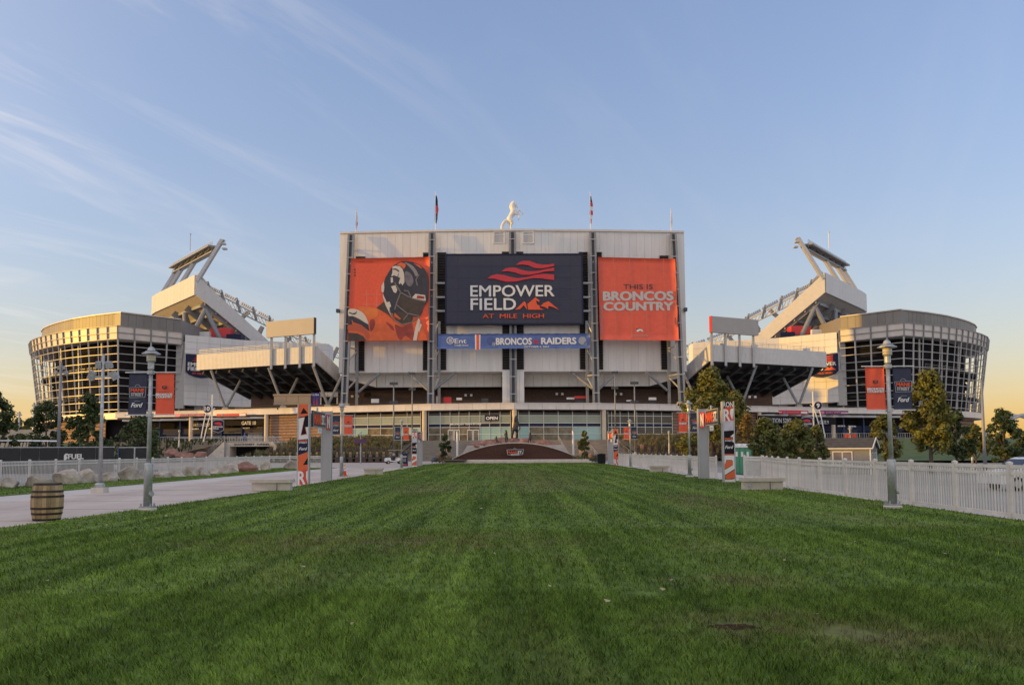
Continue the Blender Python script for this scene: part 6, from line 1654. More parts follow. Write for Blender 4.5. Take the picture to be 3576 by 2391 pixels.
# slim lit-edge white posts either side of the mound, small lanterns
for (u, v0, v1, lb) in ((1597, 1506, 1583, 'white light post left of the curved brown wall'), (2002, 1503, 1580, 'white light post right of the curved brown wall')):
    g = P(u, v1, 124); H = P(u, v0, 124).z
    t = thing('light_post', lb, 'light post', (g.x, g.y, .1), 0, 'white light posts by the mound')
    MB().lathe([(.2, 0), (.2, .08), (.15, .1), (.15, H - .2), (.13, H - .12)], 12).build('shaft', white, t); MB().lathe([(.16, H - .3), (.16, H - .1), (.02, H - .05)], 12).build('cap', light_steel, t)
for (u, v0, v1, d, lb, z0) in ((1259, 1506, 1619, 112, 'slim post lantern in front of the left row of pillars', 0.0), (2337, 1503, 1584, 128, 'slim white post lantern above the right row of pillars', .5), (625, 1500, 1560, 150, 'slim lantern by the planted bank left of the tunnel', 2.0), (2843, 1461, 1530, 170, 'slim lantern beside the gate nine marker', 3.8)):
    g = P(u, v1, d); H = P(u, v0, d).z - z0
    t = thing('post_lantern', lb, 'lamp post', (g.x, g.y, z0), 0, 'slim post lanterns')
    MB().lathe([(.1, 0), (.1, H * .5), (.06, H * .52), (.055, H - .5)], 10).build('pole', galv if z0 == 0 else white, t); MB().lathe([(.06, H - .5), (.16, H - .42), (.16, H - .18), (.06, H - .15)], 10).build('lantern', warm_glass, t); MB().lathe([(.24, H - .16), (.12, H - .05), (.02, H)], 10).build('cap', galv, t)
    if z0 == 0: MB().box(-.85, .85, -.08, -.02, H * .64, H * .76).build('sign_plate', plum, t)

# --- curved brown wall with MANE ST. sign, ledge, fountain rocks and bronze herd
D = 118.0
F = Face(1801, 1603, D, 0)
zc = F.o.z
t = thing('curved_wall', 'arched brown stone wall with pale coping in front of the stairs', 'wall', (F.o.x, D, 0))
half = 434 / 2 * D / FPX; top = P(1801, 1547, D).z
arc = [(x, .5 + (top - .5) * (1 - (abs(x) / half) ** 2.05)) for x in np.linspace(-half, half, 29)]
MB().prism([(x, abs(x) ** 2 * .012, z) for x, z in arc] + [(half, abs(half) ** 2 * .012, .05), (-half, abs(half) ** 2 * .012, .05)], (0, 2.0, 0)).build('wall', rust_stone, t)
b = MB()
for (x0, z0), (x1, z1) in zip(arc, arc[1:]): b.beam((x0, x0 * x0 * .012 + .9, z0 + .08), (x1, x1 * x1 * .012 + .9, z1 + .05), 2.2, .13)
b.build('coping', concrete_lt, t)
F2 = Face(1798, 1580, D - .25, 0)
sg2 = F2.thing('street_sign', 'MANE ST. sign with orange and white letters on the curved wall', 'sign')
dcv = lambda x, y: (1540 + x / 4.343, 1420 + y / 4.343)
plates(sg2, 'board', black_m, [F2.poly([(1000, 650), (1250, 645), (1238, 722), (1010, 725)], dcv)], 0, .08)
b = MB(); strip_stroke(b, F2.poly([(1000, 650), (1250, 645), (1238, 722), (1010, 725), (1000, 650)], dcv), .07, -.08); strip_stroke(b, F2.poly([(1095 + 25 - 25 * math.cos(a), 648 - 22 * math.sin(a)) for a in np.linspace(0, 3.1416, 7)], dcv), .06, -.08); b.build('outline', grey_l, sg2)
T(sg2, F2, dcv, 'MANE', 1010, 1155, 670, 705, orange, bold=.05, y=-.08); T(sg2, F2, dcv, 'ST.', 1165, 1236, 668, 704, white, bold=.05, y=-.08)
plates(sg2, 'small_plate', grey_l, [F2.poly([(1060, 712), (1186, 708), (1184, 734), (1062, 738)], dcv)], -.09, .05); T(sg2, F2, dcv, 'presented by', 1075, 1170, 717, 730, navy, bold=.01, y=-.14, ext=.02)
b = MB(); b.box(-9.6, 10.8, 113.25, 116.4, 0.0, .22); b.box(-9.2, 10.5, 114.2, 116.9, .22, .46); tag(b.build('concrete_ledge', concrete_lt), 'low pale concrete step in front of the curved brown wall', 'ledge')
o = MB().hexa([(-10.0, 112.2, .35), (-6.3, 112.6, .35), (-6.3, 114.2, .35), (-10.2, 114.2, .35)], [(-10.0, 112.2, .45), (-6.2, 112.6, .48), (-6.2, 114.2, .48), (-10.2, 114.2, .45)]).build('stage_deck', mat('dark_boards', (.12, .09, .07), .7)); tag(o, 'low dark wooden platform at the left end of the curved wall', 'platform')
rk = [(-3.6, 122, 2.5, 3.0, 1.0), (-1.6, 123.5, 2.5, 2.6, 1.15), (.4, 124.5, 2.6, 3.0, 1.25), (2.3, 124, 2.5, 2.6, 1.05), (4.2, 122.5, 2.4, 2.6, .95), (-5.2, 121.5, 2.3, 2.2, .8), (5.8, 122, 2.3, 2.2, .8)]
MBm = MB().hexa([(-8, 120.5, 0), (9, 120.5, 0), (8, 131, 0), (-7, 131, 0)], [(-6.5, 120.8, 2.5), (7.5, 120.8, 2.5), (6.5, 130, 2.6), (-5.5, 130, 2.6)]).build('fountain_base', concrete); struct(MBm)
for k, (x, y, z, w, h) in enumerate(rk):
    o = link(boulder_mesh('fountain_rock', w, w * .8, h, 300 + k, red_rock), 'fountain_rock', None, (x, y, z - .15)); tag(o, ['first', 'third', 'tallest central', 'fifth', 'sixth', 'leftmost low', 'rightmost low'][k] + (' red rock from the left behind the curved wall' if k in (0, 1, 3, 4) else ' red rock behind the curved wall'), 'rock', 'red rocks of the fountain')
brz = animal('bronze_horse', rear, .085, sculpt)
def bronze(o, u, v, vtop, d, rz, lb):
    g = P(u, v, d); H = P(u, vtop, d).z - g.z; o.location = g; o.rotation_euler = (0, 0, rz); s_ = H / 8.15; o.scale = (s_ * 1.05, s_ * 1.35, s_ * 1.04); tag(o, lb, 'statue', 'bronze horses on the mound')
bronze(brz, 1799, 1528, 1452, 123.6, R_(58), 'tall bronze rearing horse at the top of the red rocks')
for (u, v, vt, rz, lb) in ((1768, 1546, 1501, R_(100), 'bronze horse rearing left of the tall one'), (1850, 1546, 1509, R_(60), 'bronze horse rearing right of the tall one'), (1735, 1547, 1522, R_(140), 'low bronze horse at the left end of the rocks')):
    o = brz.copy(); COL.objects.link(o); bronze(o, u, v, vt, 120.9, rz, lb)

# --- ring of pillars
pm_ = mat('pillar_granite', (0.055, 0.026, 0.022), .35, 0, .3, 4)
gold = mat('gold_letter', (.62, .42, .12), .4, .2)
def pillar():
    t = thing('number_pillar', 'x', 'monument', (0, 0, 0), 0, 'granite pillars left of the mound')
    MB().hexa([(-.32, -.25, 0), (.32, -.25, 0), (.32, .25, 0), (-.32, .25, 0)], [(-.21, -.12, 2.25), (.21, -.12, 2.25), (.21, .12, 2.25), (-.21, .12, 2.25)]).build('shaft', pm_, t)
    MB().ico((0, -.17, 1.95), .15, 2, 0, (.8, .5, 1.15)).build('bust_relief', mat('relief_bronze', (.10, .055, .045), .4, .4), t, True)
    MB().hexa([(-.2, -.235, .85), (.2, -.235, .85), (.2, -.2, .85), (-.2, -.2, .85)], [(-.18, -.205, 1.2), (.18, -.205, 1.2), (.18, -.18, 1.2), (-.18, -.18, 1.2)]).build('plaque', mat('plaque', (.16, .13, .12), .4, .3), t)
    return t
pr0 = pillar()
nums = ['24', '47', '1', '18', '44', '12', '66', '87', '36', '80', '3', '27', '65', '49', '77', '7', '20', '57', '53']
for k, nm in enumerate(nums):
    u = 945 + (1364 - 945) * k / (len(nums) - 1); d = 129.5 - 4.5 * k / 18; g = P(u, 1600, d); lb = 'brown granite pillar with gold number ' + nm
    if k == 0: pr0.location = (g.x, d, 0.004); pr0['label'] = lb; q = pr0
    else: q = dup(pr0, (g.x, d, 0.004), 0, lb)
    nums[k] = (q, nm)
for q, nm in nums: text(q, nm, -.17 if len(nm) > 1 else -.09, .17 if len(nm) > 1 else .09, 1.3, 1.6, -.185, gold, ext=.03, bold=.04)
for k in range(15):
    u = 2230 + 24 * k; d = 126 + .25 * k; g = P(u, 1600, d); q = pr0.copy(); COL.objects.link(q); q.location = (g.x, d, .15); q['label'] = 'one of the plain brown pillars half hidden behind the right fence'; q['group'] = 'granite pillars right of the mound'
    for ch in pr0.children:
        if ch.name.startswith(('shaft', 'bust', 'plaque')): c = ch.copy(); COL.objects.link(c); c.parent = q

# --- people
skin = mat('skin', (.42, .25, .17), .6); dk_cloth = mat('dark_clothes', (.03, .035, .05), .8); bl_cloth = mat('blue_shirt', (.05, .12, .4), .8)
def person(lb, loc, rz, sit=False, shirt=dk_cloth):
    hz = .0 if not sit else 0
    hip = .93 if not sit else .62; sh = hip + .5; hd = hip + .75
    legs = []
    for s in (-1, 1):
        if sit: legs.append([(s * .1, 0, hip, .1), (s * .12, -.42, hip + .02, .075), (s * .12, -.5, hip - .42, .05), (s * .12, -.6, hip - .45, .045)])
        else: legs.append([(s * .1, 0, hip, .1), (s * .12, -.02 * s, .5, .07), (s * .13, .03 * s, .08, .05), (s * .13, -.1, .05, .045)])
    arms = [[(s * .2, 0, sh, .06), (s * .27, -.05 if not sit else -.12, sh - .28, .048), (s * .22, -.12 if not sit else -.4, sh - (.5 if not sit else .26), .04), (s * .21, -.16 if not sit else -.47, sh - (.58 if not sit else .24), .04)] for s in (-1, 1)]
    ch = [[(0, 0, hip, .14), (0, .0, hip + .25, .13), (0, 0, sh - .04, .15), (0, 0, sh + .06, .07), (0, -.01, hd - .02, .06)], [(0, -.02, hd + .05, .1), (0, -.03, hd + .12, .095)], [(-.2, 0, sh, .07), (.2, 0, sh, .07)]] + legs + arms
    t = thing('person', lb, 'person', loc, rz)
    o = animal('body', ch, .03, shirt, parent=t)
    b = MB(); b.ico((0, -.03, hd + .08), .108, 2, 0, (.85, .95, 1.15)); b.ico((0, -.14, hd + .06), .022, 1); b.build('head', skin, t, True)
    b = MB(); b.ico((0, -.0, hd + .12), .115, 2, 0, (.88, .95, 1.0)); b.build('cap', black_m, t, True)
    return t
person('person in a blue top standing behind the railing above the tunnel', (P(855, 1530, 175).x, 175, PZ), 0, False, bl_cloth)

# --- golf carts
def cart():
    t = thing('golf_cart', 'white golf cart with tan roof and driver on the plaza', 'golf cart', (0, 0, 0))
    prof = [(-1.15, .32), (-1.2, .62), (-1.05, .78), (-.55, .86), (-.42, .45), (.25, .42), (.3, .78), (.75, .8), (1.15, .75), (1.2, .35)]
    MB().prism([(x, -.55, z) for x, z in prof], (0, 1.1, 0)).build('body', white, t)
    tyre = MB().tube([(0, -.09, 0), (0, .09, 0)], .23, 16).mesh('tyre', black_m); hub = MB().tube([(0, -.1, 0), (0, .1, 0)], .12, 12).mesh('hub', galv)
    for x in (-.8, .8):
        for y in (-.5, .5):
            w = link(tyre, 'wheel', t, (x, y, .23)); link(hub, 'hub', w)
    MB().box(.2, .75, -.5, .5, .8, .92).build('seat', tan_m, t); MB().box(.7, .82, -.5, .5, .85, 1.35).build('backrest', tan_m, t)
    MB().hexa([(-.75, -.62, 1.78), (1.2, -.62, 1.78), (1.2, .62, 1.78), (-.75, .62, 1.78)], [(-.65, -.55, 1.86), (1.1, -.55, 1.86), (1.1, .55, 1.86), (-.65, .55, 1.86)]).build('roof', tan_m, t)
    for x, xb in ((-.65, -.85), (1.0, .95)):
        for y in (-.5, .5): MB().tube([(xb, y, .75), (x, y, 1.78)], .025, 6).build('roof_post', dark_steel, t)
    MB().tube([(-.6, -.2, .7), (-.35, -.2, 1.05)], .02, 6).build('steering_column', black_m, t)
    for y in (-.4, .4): MB().ico((-1.18, y, .6), .07).build('headlight', galv, t)
    return t
gc = cart(); g = G(1375, 1619); gc.location = (g.x, g.y, .004); gc.rotation_euler = (0, 0, R_(18))
person('person in dark clothes driving the golf cart', (g.x + .45, g.y - .0, .3), R_(18 - 90), True)
for k in range(4):
    g = P(40 + 30 * k, 1560, 76 + k); q = dup(gc, (g.x, g.y, -.02), R_(20), ['leftmost', 'second', 'third', 'rightmost'][k] + ' white-roofed cart in the row behind the black screen fence', 'carts behind the screen fence', 1.55)
    for c in q.children:
        if c.name.startswith('roof') and not c.name.startswith('roof_post'):
            c.data = c.data.copy(); c.data.materials[0] = white

# --- A-frame board, bins, litter bins
g = G(1411, 1627)
t = thing('pavement_sign', 'dark A-frame board standing left of the far gateway', 'sign', (g.x, g.y, .004))
for s in (-1, 1): MB().hexa([(-.4, s * .35 - .02, 0), (.4, s * .35 - .02, 0), (.4, s * .35 + .02, 0), (-.4, s * .35 + .02, 0)], [(-.36, -.02, 1.4), (.36, -.02, 1.4), (.36, .02, 1.4), (-.36, .02, 1.4)]).build('board', navy if s < 0 else dark_steel, t)
text(t, 'MEAD', -.3, .3, .98, 1.14, -.11, white, ext=.02, bold=.04)
for z in (.8, .66, .52): MB().box(-.25, .25, -.27, -.2, z, z + .05).build('printed_line', grey_l, t)
MB().box(-.36, .36, -.36, -.31, .1, .24).build('red_foot', red, t)
def bin_(u, v, lb, m, r, h, d=None):
    g = G(u, v, .22); t = thing('litter_bin', lb, 'bin', (g.x, g.y, .006), 0, 'bins beside the mound')
    MB().lathe([(r * .85, 0), (r, .1), (r, h * .9), (r * .9, h * .92)], 16).build('drum', m, t); MB().lathe([(r * 1.05, h * .9), (r * 1.05, h * .95), (r * .4, h), (.02, h + .02)], 16).build('lid', m, t)
blue_b = mat('blue_plastic', (.05, .14, .34), .4)
bin_(2084, 1607, 'blue drum bin right of the right boulder', blue_b, .35, 1.0); bin_(2101, 1612, 'larger black bin beside the right blue drum', black_m, .5, 1.25); bin_(1518, 1607, 'blue drum bin near the left standing stone', blue_b, .38, .75)
# standing stones with a tree each side of the mound
for (u, v, w, h, lb, sd) in ((1556, 1612, 26, 46, 'upright tan stone at the left end of the curved wall', 5), (2037, 1607, 20, 44, 'upright tan stone at the right end of the curved wall', 8), (1534, 1611, 13, 32, 'dark red upright stone left of the tan one', 9), (2066, 1606, 13, 24, 'dark upright stone right of the tan one', 10)):
    g = G(u, v, .02); sc = g.y / FPX
    o = link(boulder_mesh('standing_stone', w * sc * 1.1, w * sc, h * sc, 500 + sd, red_rock if sd > 8 else mat('tan_stone', (.34, .22, .16), .9, 0, .3, 2, bump=.6), .6), 'standing_stone', None, (g.x, g.y + .5, -.05)); tag(o, lb, 'stone', 'standing stones beside the mound')
for k, (u, v, w, h, d, z0) in enumerate(((2240, 1566, 22, 20, 140, 1.3), (2266, 1568, 24, 12, 139, 1.3), (640, 1595, 60, 26, 122, .2), (700, 1588, 44, 18, 128, .7), (600, 1580, 40, 20, 124, .5), (540, 1575, 54, 20, 116, 0))):
    g = P(u, v, d); sc = d / FPX
    o = link(boulder_mesh('bank_rock', w * sc, w * sc * .7, h * sc, 700 + k, red_rock), 'bank_rock', None, (g.x, d, max(z0, g.z) - .3)); tag(o, ('pink rock, ' + ('left' if k == 0 else 'lower right') + ' one on the right planted bank') if k < 2 else ['widest', 'highest', 'middle', 'leftmost'][k - 2] + ' red rock on the bank left of the tunnel', 'rock', 'rocks on the planted banks')

# --- service tunnel with its lettered lintel, steps and rails
t = thing('tunnel_portal', 'concrete tunnel entrance lettered SOUTHWEST TUNNEL with steps either side', 'tunnel', (0, 0, 0))
a, c = P(803, 1560, 150), P(946, 1546, 150); x0, x1 = a.x, c.x; zl0, zl1 = P(870, 1558, 150).z, P(870, 1545, 150).z
MB().box(x0 - .6, x1 + .6, 150, 151, zl0, zl1).build('lintel', concrete_lt, t); text(t, 'SOUTHWEST  TUNNEL', x0 + .8, x1 - .2, zl0 + .18, zl1 - .15, 150, black_m, ext=.04, bold=.03)
MB().box(x0 - .6, x1 + .6, 153.5, 154, -.5, zl0).build('recess', black_m, t); MB().box(x0 - .6, x1 + .6, 151, 172, zl0, zl1).build('deck', concrete, t)
for s, xx in ((-1, x0), (1, x1)):
    MB().box(min(xx, xx + s * .6), max(xx, xx + s * .6), 149.9, 172, -.3, zl0).build('side_wall', concrete_lt, t)
    xo = xx + s * 4.2
    b = MB(); b.prism([(xx + s * .6, 148.6, -.2), (xo, 148.6, -.2), (xo, 148.6, .3), (xx + s * .6, 148.6, zl1 + .2)], (0, .3, 0)); b.build('stair_wall', concrete_lt, t)
    for k in range(14):
        f = k / 14; MB().box(min(xx + s * (.6 + 3.6 * (1 - f) * 1), xx + s * (.6 + 3.6 * (1 - f - 1 / 14))), max(xx + s * (.6 + 3.6 * (1 - f)), xx + s * (.6 + 3.6 * (1 - f - 1 / 14))), 148.95, 150.8, -.1, .3 + (zl1 - .2) * (f + 1 / 14)).build('step', concrete, t)
    b = MB(); 
    for hh in (.5, 1.05): b.beam((xo, 148.7, .3 + hh), (xx + s * .6, 148.7, zl1 + .2 + hh), .06, .06)
    for k in range(9): 
        f = k / 8; xk = xo + (xx + s * .6 - xo) * f; zk = .3 + (zl1 - .1) * f; b.beam((xk, 148.7, zk), (xk, 148.7, zk + 1.05), .05, .05)
    b.build('handrail', galv, t)
b = MB()
for hh in (.35, .75, 1.1): b.beam((x0 - .6, 150.4, zl1 + hh), (x1 + .6, 150.4, zl1 + hh), .05, .05)
for k in range(20): xk = x0 - .6 + (x1 - x0 + 1.2) * k / 19; b.beam((xk, 150.4, zl1), (xk, 150.4, zl1 + 1.1), .05, .05)
b.build('guard_rail', galv, t)
# plaza railings and crowd barriers
def railing(label, pts, z, h=1.1, m=galv, group='plaza railings', sp=.5):
    t = thing('railing', label, 'railing', (0, 0, 0), 0, group); rr = resample([Vector((x, y, z)) for x, y in pts], 2.4)
    pk = MB().box(-.02, .02, -.02, .02, .1, h - .05).mesh('baluster', m); ps = MB().box(-.04, .04, -.04, .04, 0, h).mesh('post', m)
    for p, q in zip(rr, rr[1:]):
        link(ps, 'post', t, p)
        for hh in (.12, h): MB().beam(p + Vector((0, 0, hh)), q + Vector((0, 0, hh)), .06, .06).build('rail', m, t)
        for k in range(1, 5): link(pk, 'baluster', t, p.lerp(q, k / 5))
    return t
railing('grey railing along the plaza edge left of the tunnel', [(-78, 174.5), (-52, 173.2)], PZ); railing('grey railing along the plaza edge above the left pillars', [(-42, 172.6), (-19.5, 172.6)], PZ)
railing('grey railing along the plaza edge above the right pillars', [(21.5, 172.6), (53, 172.6)], PZ); railing('grey railing before gate nine on the right', [(56, 174), (100, 176)], PZ)
for k in range(7):
    x = -74 + k * 3.4; bt = thing('crowd_barrier', ['first', 'second', 'third', 'fourth', 'fifth', 'sixth', 'seventh'][k] + ' pale crowd barrier from the left before gate ten', 'barrier', (x, 186 + k * .3, PZ), .1, 'crowd barriers before gate ten')
    b = MB(); b.tube([(-1.5, 0, .15), (-1.5, 0, 1.1), (1.5, 0, 1.1), (1.5, 0, .15), (-1.5, 0, .15)], .05, 6); b.build('frame', white, bt)
    b = MB(); [b.beam((-1.5 + .3 * j, 0, .15), (-1.5 + .3 * j, 0, 1.1), .03, .03) for j in range(1, 10)]; b.build('bars', galv, bt)
for s, xs__ in ((-1, (-18.6, -12.5)), (1, (9.5, 14.5, 20.5))):
    for x in xs__:
        t = thing('handrail', 'steel handrail on the broad steps, ' + {-18.6: 'far left', -12.5: 'left of the shop doors', 9.5: 'right of the mound', 14.5: 'middle of the right flight', 20.5: 'far right'}[x], 'handrail', (x, 0, 0), 0, 'handrails on the broad steps')
        b = MB(); b.tube([(0, 140, 1.0), (0, 172, PZ + 1.0)], .05, 6); b.tube([(0, 140, .6), (0, 172, PZ + .6)], .035, 6); b.build('rail', galv, t)
        for k in range(6): MB().tube([(0, 140 + 6.4 * k, PZ * k / 5), (0, 140 + 6.4 * k, PZ * k / 5 + 1)], .04, 6).build('post', galv, t)

# --- black screen fence with its lettering, retaining wall
F = Face(250, 1590, 62, 0)
t = thing('screen_fence', 'black mesh screen fence lettered FUEL behind the left picket fence', 'fence', (0, 0, 0))
xa, xb = P(-60, 1600, 62).x, P(398, 1600, 62).x; xc = P(511, 1600, 62).x; zt_ = P(250, 1563, 62).z
n = 7
for k in range(n):
    p, q = xa + (xb - xa) * k / n, xa + (xb - xa) * (k + 1) / n
    MB().box(p + .02, q - .02, 62, 62.03, .1, zt_).build('screen_panel', lead, t); MB().tube([(p, 62.08, 0), (p, 62.08, zt_ + .08)], .04, 6).build('post', galv, t)
MB().tube([(xa, 62.08, zt_ + .04), (xb, 62.08, zt_ + .04)], .035, 6).build('rail', galv, t)
a, c = F(224, 1606), F(292, 1584); text(t, 'FUEL', F.o.x + c[0] * 0 + F(239, 1600)[0], F.o.x + F(292, 1600)[0], F.o.z + F(250, 1602)[1], F.o.z + F(250, 1585)[1], 61.99, white, ext=.02, bold=.04)
b = MB(); q = [(F.o.x + x, F.o.z + z) for x, z in F.poly([(224, 1606), (224, 1590), (229, 1583), (238, 1583), (238, 1588), (230, 1590), (236, 1594), (236, 1600), (229, 1606)])]; b.plate(q, 61.99, .02); b.build('can_emblem', white, t)
text(t, 'OFFICIAL PARTNER', F.o.x + F(239, 1600)[0], F.o.x + F(292, 1600)[0], F.o.z + F(250, 1606)[1], F.o.z + F(250, 1604)[1], 61.99, grey_print, ext=.02, bold=.0)
t = thing('screen_fence', 'short dark screen fence in a blue steel frame right of the black one', 'fence', (0, 0, 0))
for k in range(2):
    p, q = xb + .2 + (xc - xb) * k / 2, xb + .2 + (xc - xb) * (k + 1) / 2
    MB().box(p + .05, q - .05, 62.3, 62.33, .25, zt_ - .1).build('screen_panel', lead, t); MB().box(p - .05, p + .05, 62.25, 62.35, 0, zt_).build('post', blue_steel if k == 0 else galv, t)
b = MB(); b.tube([(xb, 62.2, .3), (xc + .8, 62.2, .3)], .09, 8); b.build('blue_pipe', blue_steel, t); MB().tube([(xb + .2, 62.3, zt_), (xc + .2, 62.3, zt_)], .04, 6).build('rail', galv, t)
a = P(30, 1500, 160); c = P(195, 1500, 160)
o = MB().box(a.x - 30, c.x, 160, 160.8, 0, P(100, 1499, 160).z).build('retaining_wall', concrete); tag(o, 'pale concrete retaining wall at the far left below the skyline', 'wall')

# --- right-hand side: toilets, shed, car, distant arch
def toilet():
    t = thing('portable_toilet', 'x', 'portable toilet', (0, 0, 0), 0, 'green portable toilets')
    gm_ = mat('green_plastic', (.045, .22, .13), .45, 0, .08, 2)
    MB().box(-.52, .52, -.52, .52, .12, 2.05).build('cabin', gm_, t); MB().box(-.55, .55, -.55, .55, 0, .12).build('base', black_m, t)
    MB().box(-.4, .4, -.545, -.52, .2, 1.95).build('door', mat('green_door', (.06, .27, .16), .45, 0, .08, 2), t)
    MB().prism([(-.58, -.58, 2.05), (.58, -.58, 2.05), (0, -.58, 2.33)], (0, 1.16, 0)).build('roof', white, t)
    MB().box(-.2, .08, -.56, -.545, 1.4, 1.75).build('notice', white, t); MB().box(.28, .34, -.57, -.545, .95, 1.1).build('latch', black_m, t)
    for x in (-.48, .48): MB().box(x - .03, x + .03, -.54, -.52, .12, 2.05).build('corner_strip', gm_, t)
    return t
tl = toilet()
for k in range(4):
    x, y = 16.75 + k * .08, 61.6 - k * 1.15; lb = ['leftmost', 'second', 'third', 'rightmost'][k] + ' green portable toilet right of the printed pylon'
    if k == 0: tl.location = (x, y, gh(x, y)); tl.rotation_euler = (0, 0, R_(-75)); tl['label'] = lb
    else: dup(tl, (x, y, gh(x, y)), R_(-75), lb)
x, y = 30.4, 76.0
t = thing('garden_shed', 'grey timber shed with white trim and dark roof behind the right fence', 'shed', (x, y, gh(x, y)), R_(-33))
sd = mat('shed_cladding', (.21, .22, .24), .7, 0, .1, 3)
for k in range(12): MB().box(-2.4, 2.4, -1.5, -1.47 + .012 * (k % 2), .15 + k * .19, .33 + k * .19).build('plank', sd, t)
MB().box(-2.4, 2.38, -1.47, 1.5, 0, 2.4).build('body', sd, t); MB().prism([(2.4, -1.5, 0), (2.4, 1.5, 0), (2.4, 1.5, 2.4), (2.4, 0, 3.15), (2.4, -1.5, 2.4)], (.03, 0, 0)).build('gable_wall', sd, t)
for s in (-1, 1):
    MB().hexa([(-2.6, s * 1.75, 2.3), (2.65, s * 1.75, 2.3), (2.65, 0, 3.2), (-2.6, 0, 3.2)], [(-2.6, s * 1.75, 2.4), (2.65, s * 1.75, 2.4), (2.65, 0, 3.3), (-2.6, 0, 3.3)]).build('roof', mat('shingle', (.06, .058, .06), .9, 0, .3, 3), t)
    MB().beam((2.68, s * 1.78, 2.35), (2.68, 0, 3.25), .06, .16).build('barge_board', white, t)
MB().box(-2.62, 2.66, -1.8, -1.76, 2.27, 2.36).build('fascia', white, t)
for p, q, fx in ((-.7, .05, 0), (.1, .85, 0)):
    w = MB().box(p, q, -1.53, -1.5, .9, 2.0).build('window', grey_print, t); b = MB(); b.box(p - .08, p, -1.56, -1.5, .82, 2.08); b.box(q, q + .08, -1.56, -1.5, .82, 2.08); b.box(p, q, -1.56, -1.5, 2.0, 2.08); b.box(p, q, -1.56, -1.5, .82, .9); b.build('frame', white, w)
for y_ in (-.75, .75):
    w = MB().box(2.43, 2.46, y_ - .22, y_ + .22, 1.0, 1.9).build('window', glass_dark, t); b = MB(); b.box(2.43, 2.48, y_ - .3, y_ - .22, .92, 1.98); b.box(2.43, 2.48, y_ + .22, y_ + .3, .92, 1.98); b.box(2.43, 2.48, y_ - .22, y_ + .22, 1.9, 1.98); b.box(2.43, 2.48, y_ - .22, y_ + .22, .92, 1.0); b.build('frame', white, w)
for yy in (-1.52, 1.48): MB().box(2.36, 2.46, yy - .04, yy + .08, 0, 2.35).build('corner_board', white, t)
x, y = 28.0, 45.0
t = thing('parked_car', 'white car parked beyond the right fence, only its upper half showing', 'car', (x, y, gh(x, y) + .02), R_(4))
pf_ = [(-2.35, .35), (-2.4, .8), (-2.25, .98), (-1.35, 1.08), (-.6, 1.66), (-.3, 1.74), (1.3, 1.76), (2.0, 1.68), (2.35, 1.12), (2.4, .75), (2.35, .35)]
cw = mat('car_white', (.72, .72, .72), .2, 0, .02, 1, spec=.7)
b = MB(); vs = []; n = len(pf_)
for yy, k in ((-.98, 0), (.98, 0)): vs += [(x_, yy * (1 if z < 1.1 else .82), z) for x_, z in pf_]
b.add(vs, [tuple(range(n)), tuple(range(2 * n - 1, n - 1, -1))] + [(i, i + n, (i + 1) % n + n, (i + 1) % n) for i in range(n)]); b.build('body', cw, t)
for s in (-1, 1):
    for q in ([(-.95, 1.14), (-.5, 1.58), (.15, 1.64), (.15, 1.14)], [(.22, 1.14), (.22, 1.64), (1.0, 1.65), (1.0, 1.14)], [(1.08, 1.14), (1.08, 1.65), (1.75, 1.6), (2.05, 1.14)]):
        b = MB(); b.add([(x_, s * (.975 - (z - 1.14) * .30), z) for x_, z in q], [(0, 1, 2, 3)]); b.build('side_window', glass_dark, t)
    MB().box(-.95, -.75, min(s * .98, s * 1.16), max(s * .98, s * 1.16), 1.08, 1.24).build('mirror', black_m, t)
    for xx in (-1.45, 1.45):
        w = MB().tube([(xx, s * .82, .36), (xx, s * 1.0, .36)], .37, 18).build('wheel', black_m, t); MB().tube([(xx, s * .9, .36), (xx, s * 1.01, .36)], .22, 14).build('rim', galv, w)
    MB().ico((-2.3, s * .75, .86), .13, 1, 0, (.6, 1.2, .6)).build('headlight', galv, t); MB().box(-.2, 1.7, s * .66 - .03, s * .66 + .03, 1.79, 1.83).build('roof_rail', dark_steel, t)
MB().add([(-1.28, -.84, 1.12), (-.66, -.78, 1.62), (-.66, .78, 1.62), (-1.28, .84, 1.12)], [(0, 1, 2, 3)]).build('windscreen', glass_dark, t, loc=(-.03, 0, .03))
a = P(3590, 1500, 230)
t = thing('distant_arch', 'pale distant steel arch beyond the trees at the right edge', 'arch', (a.x, 230, 0))
MB().tube([(9 * math.cos(q), 0, 11 * math.sin(q)) for q in np.linspace(0, math.pi, 17)], .45, 8).build('arch_tube', light_steel, t)
MB().tube([(9.5 * math.cos(q), 6, 11 * math.sin(q)) for q in np.linspace(0, math.pi, 17)], .45, 8).build('arch_tube', light_steel, t)

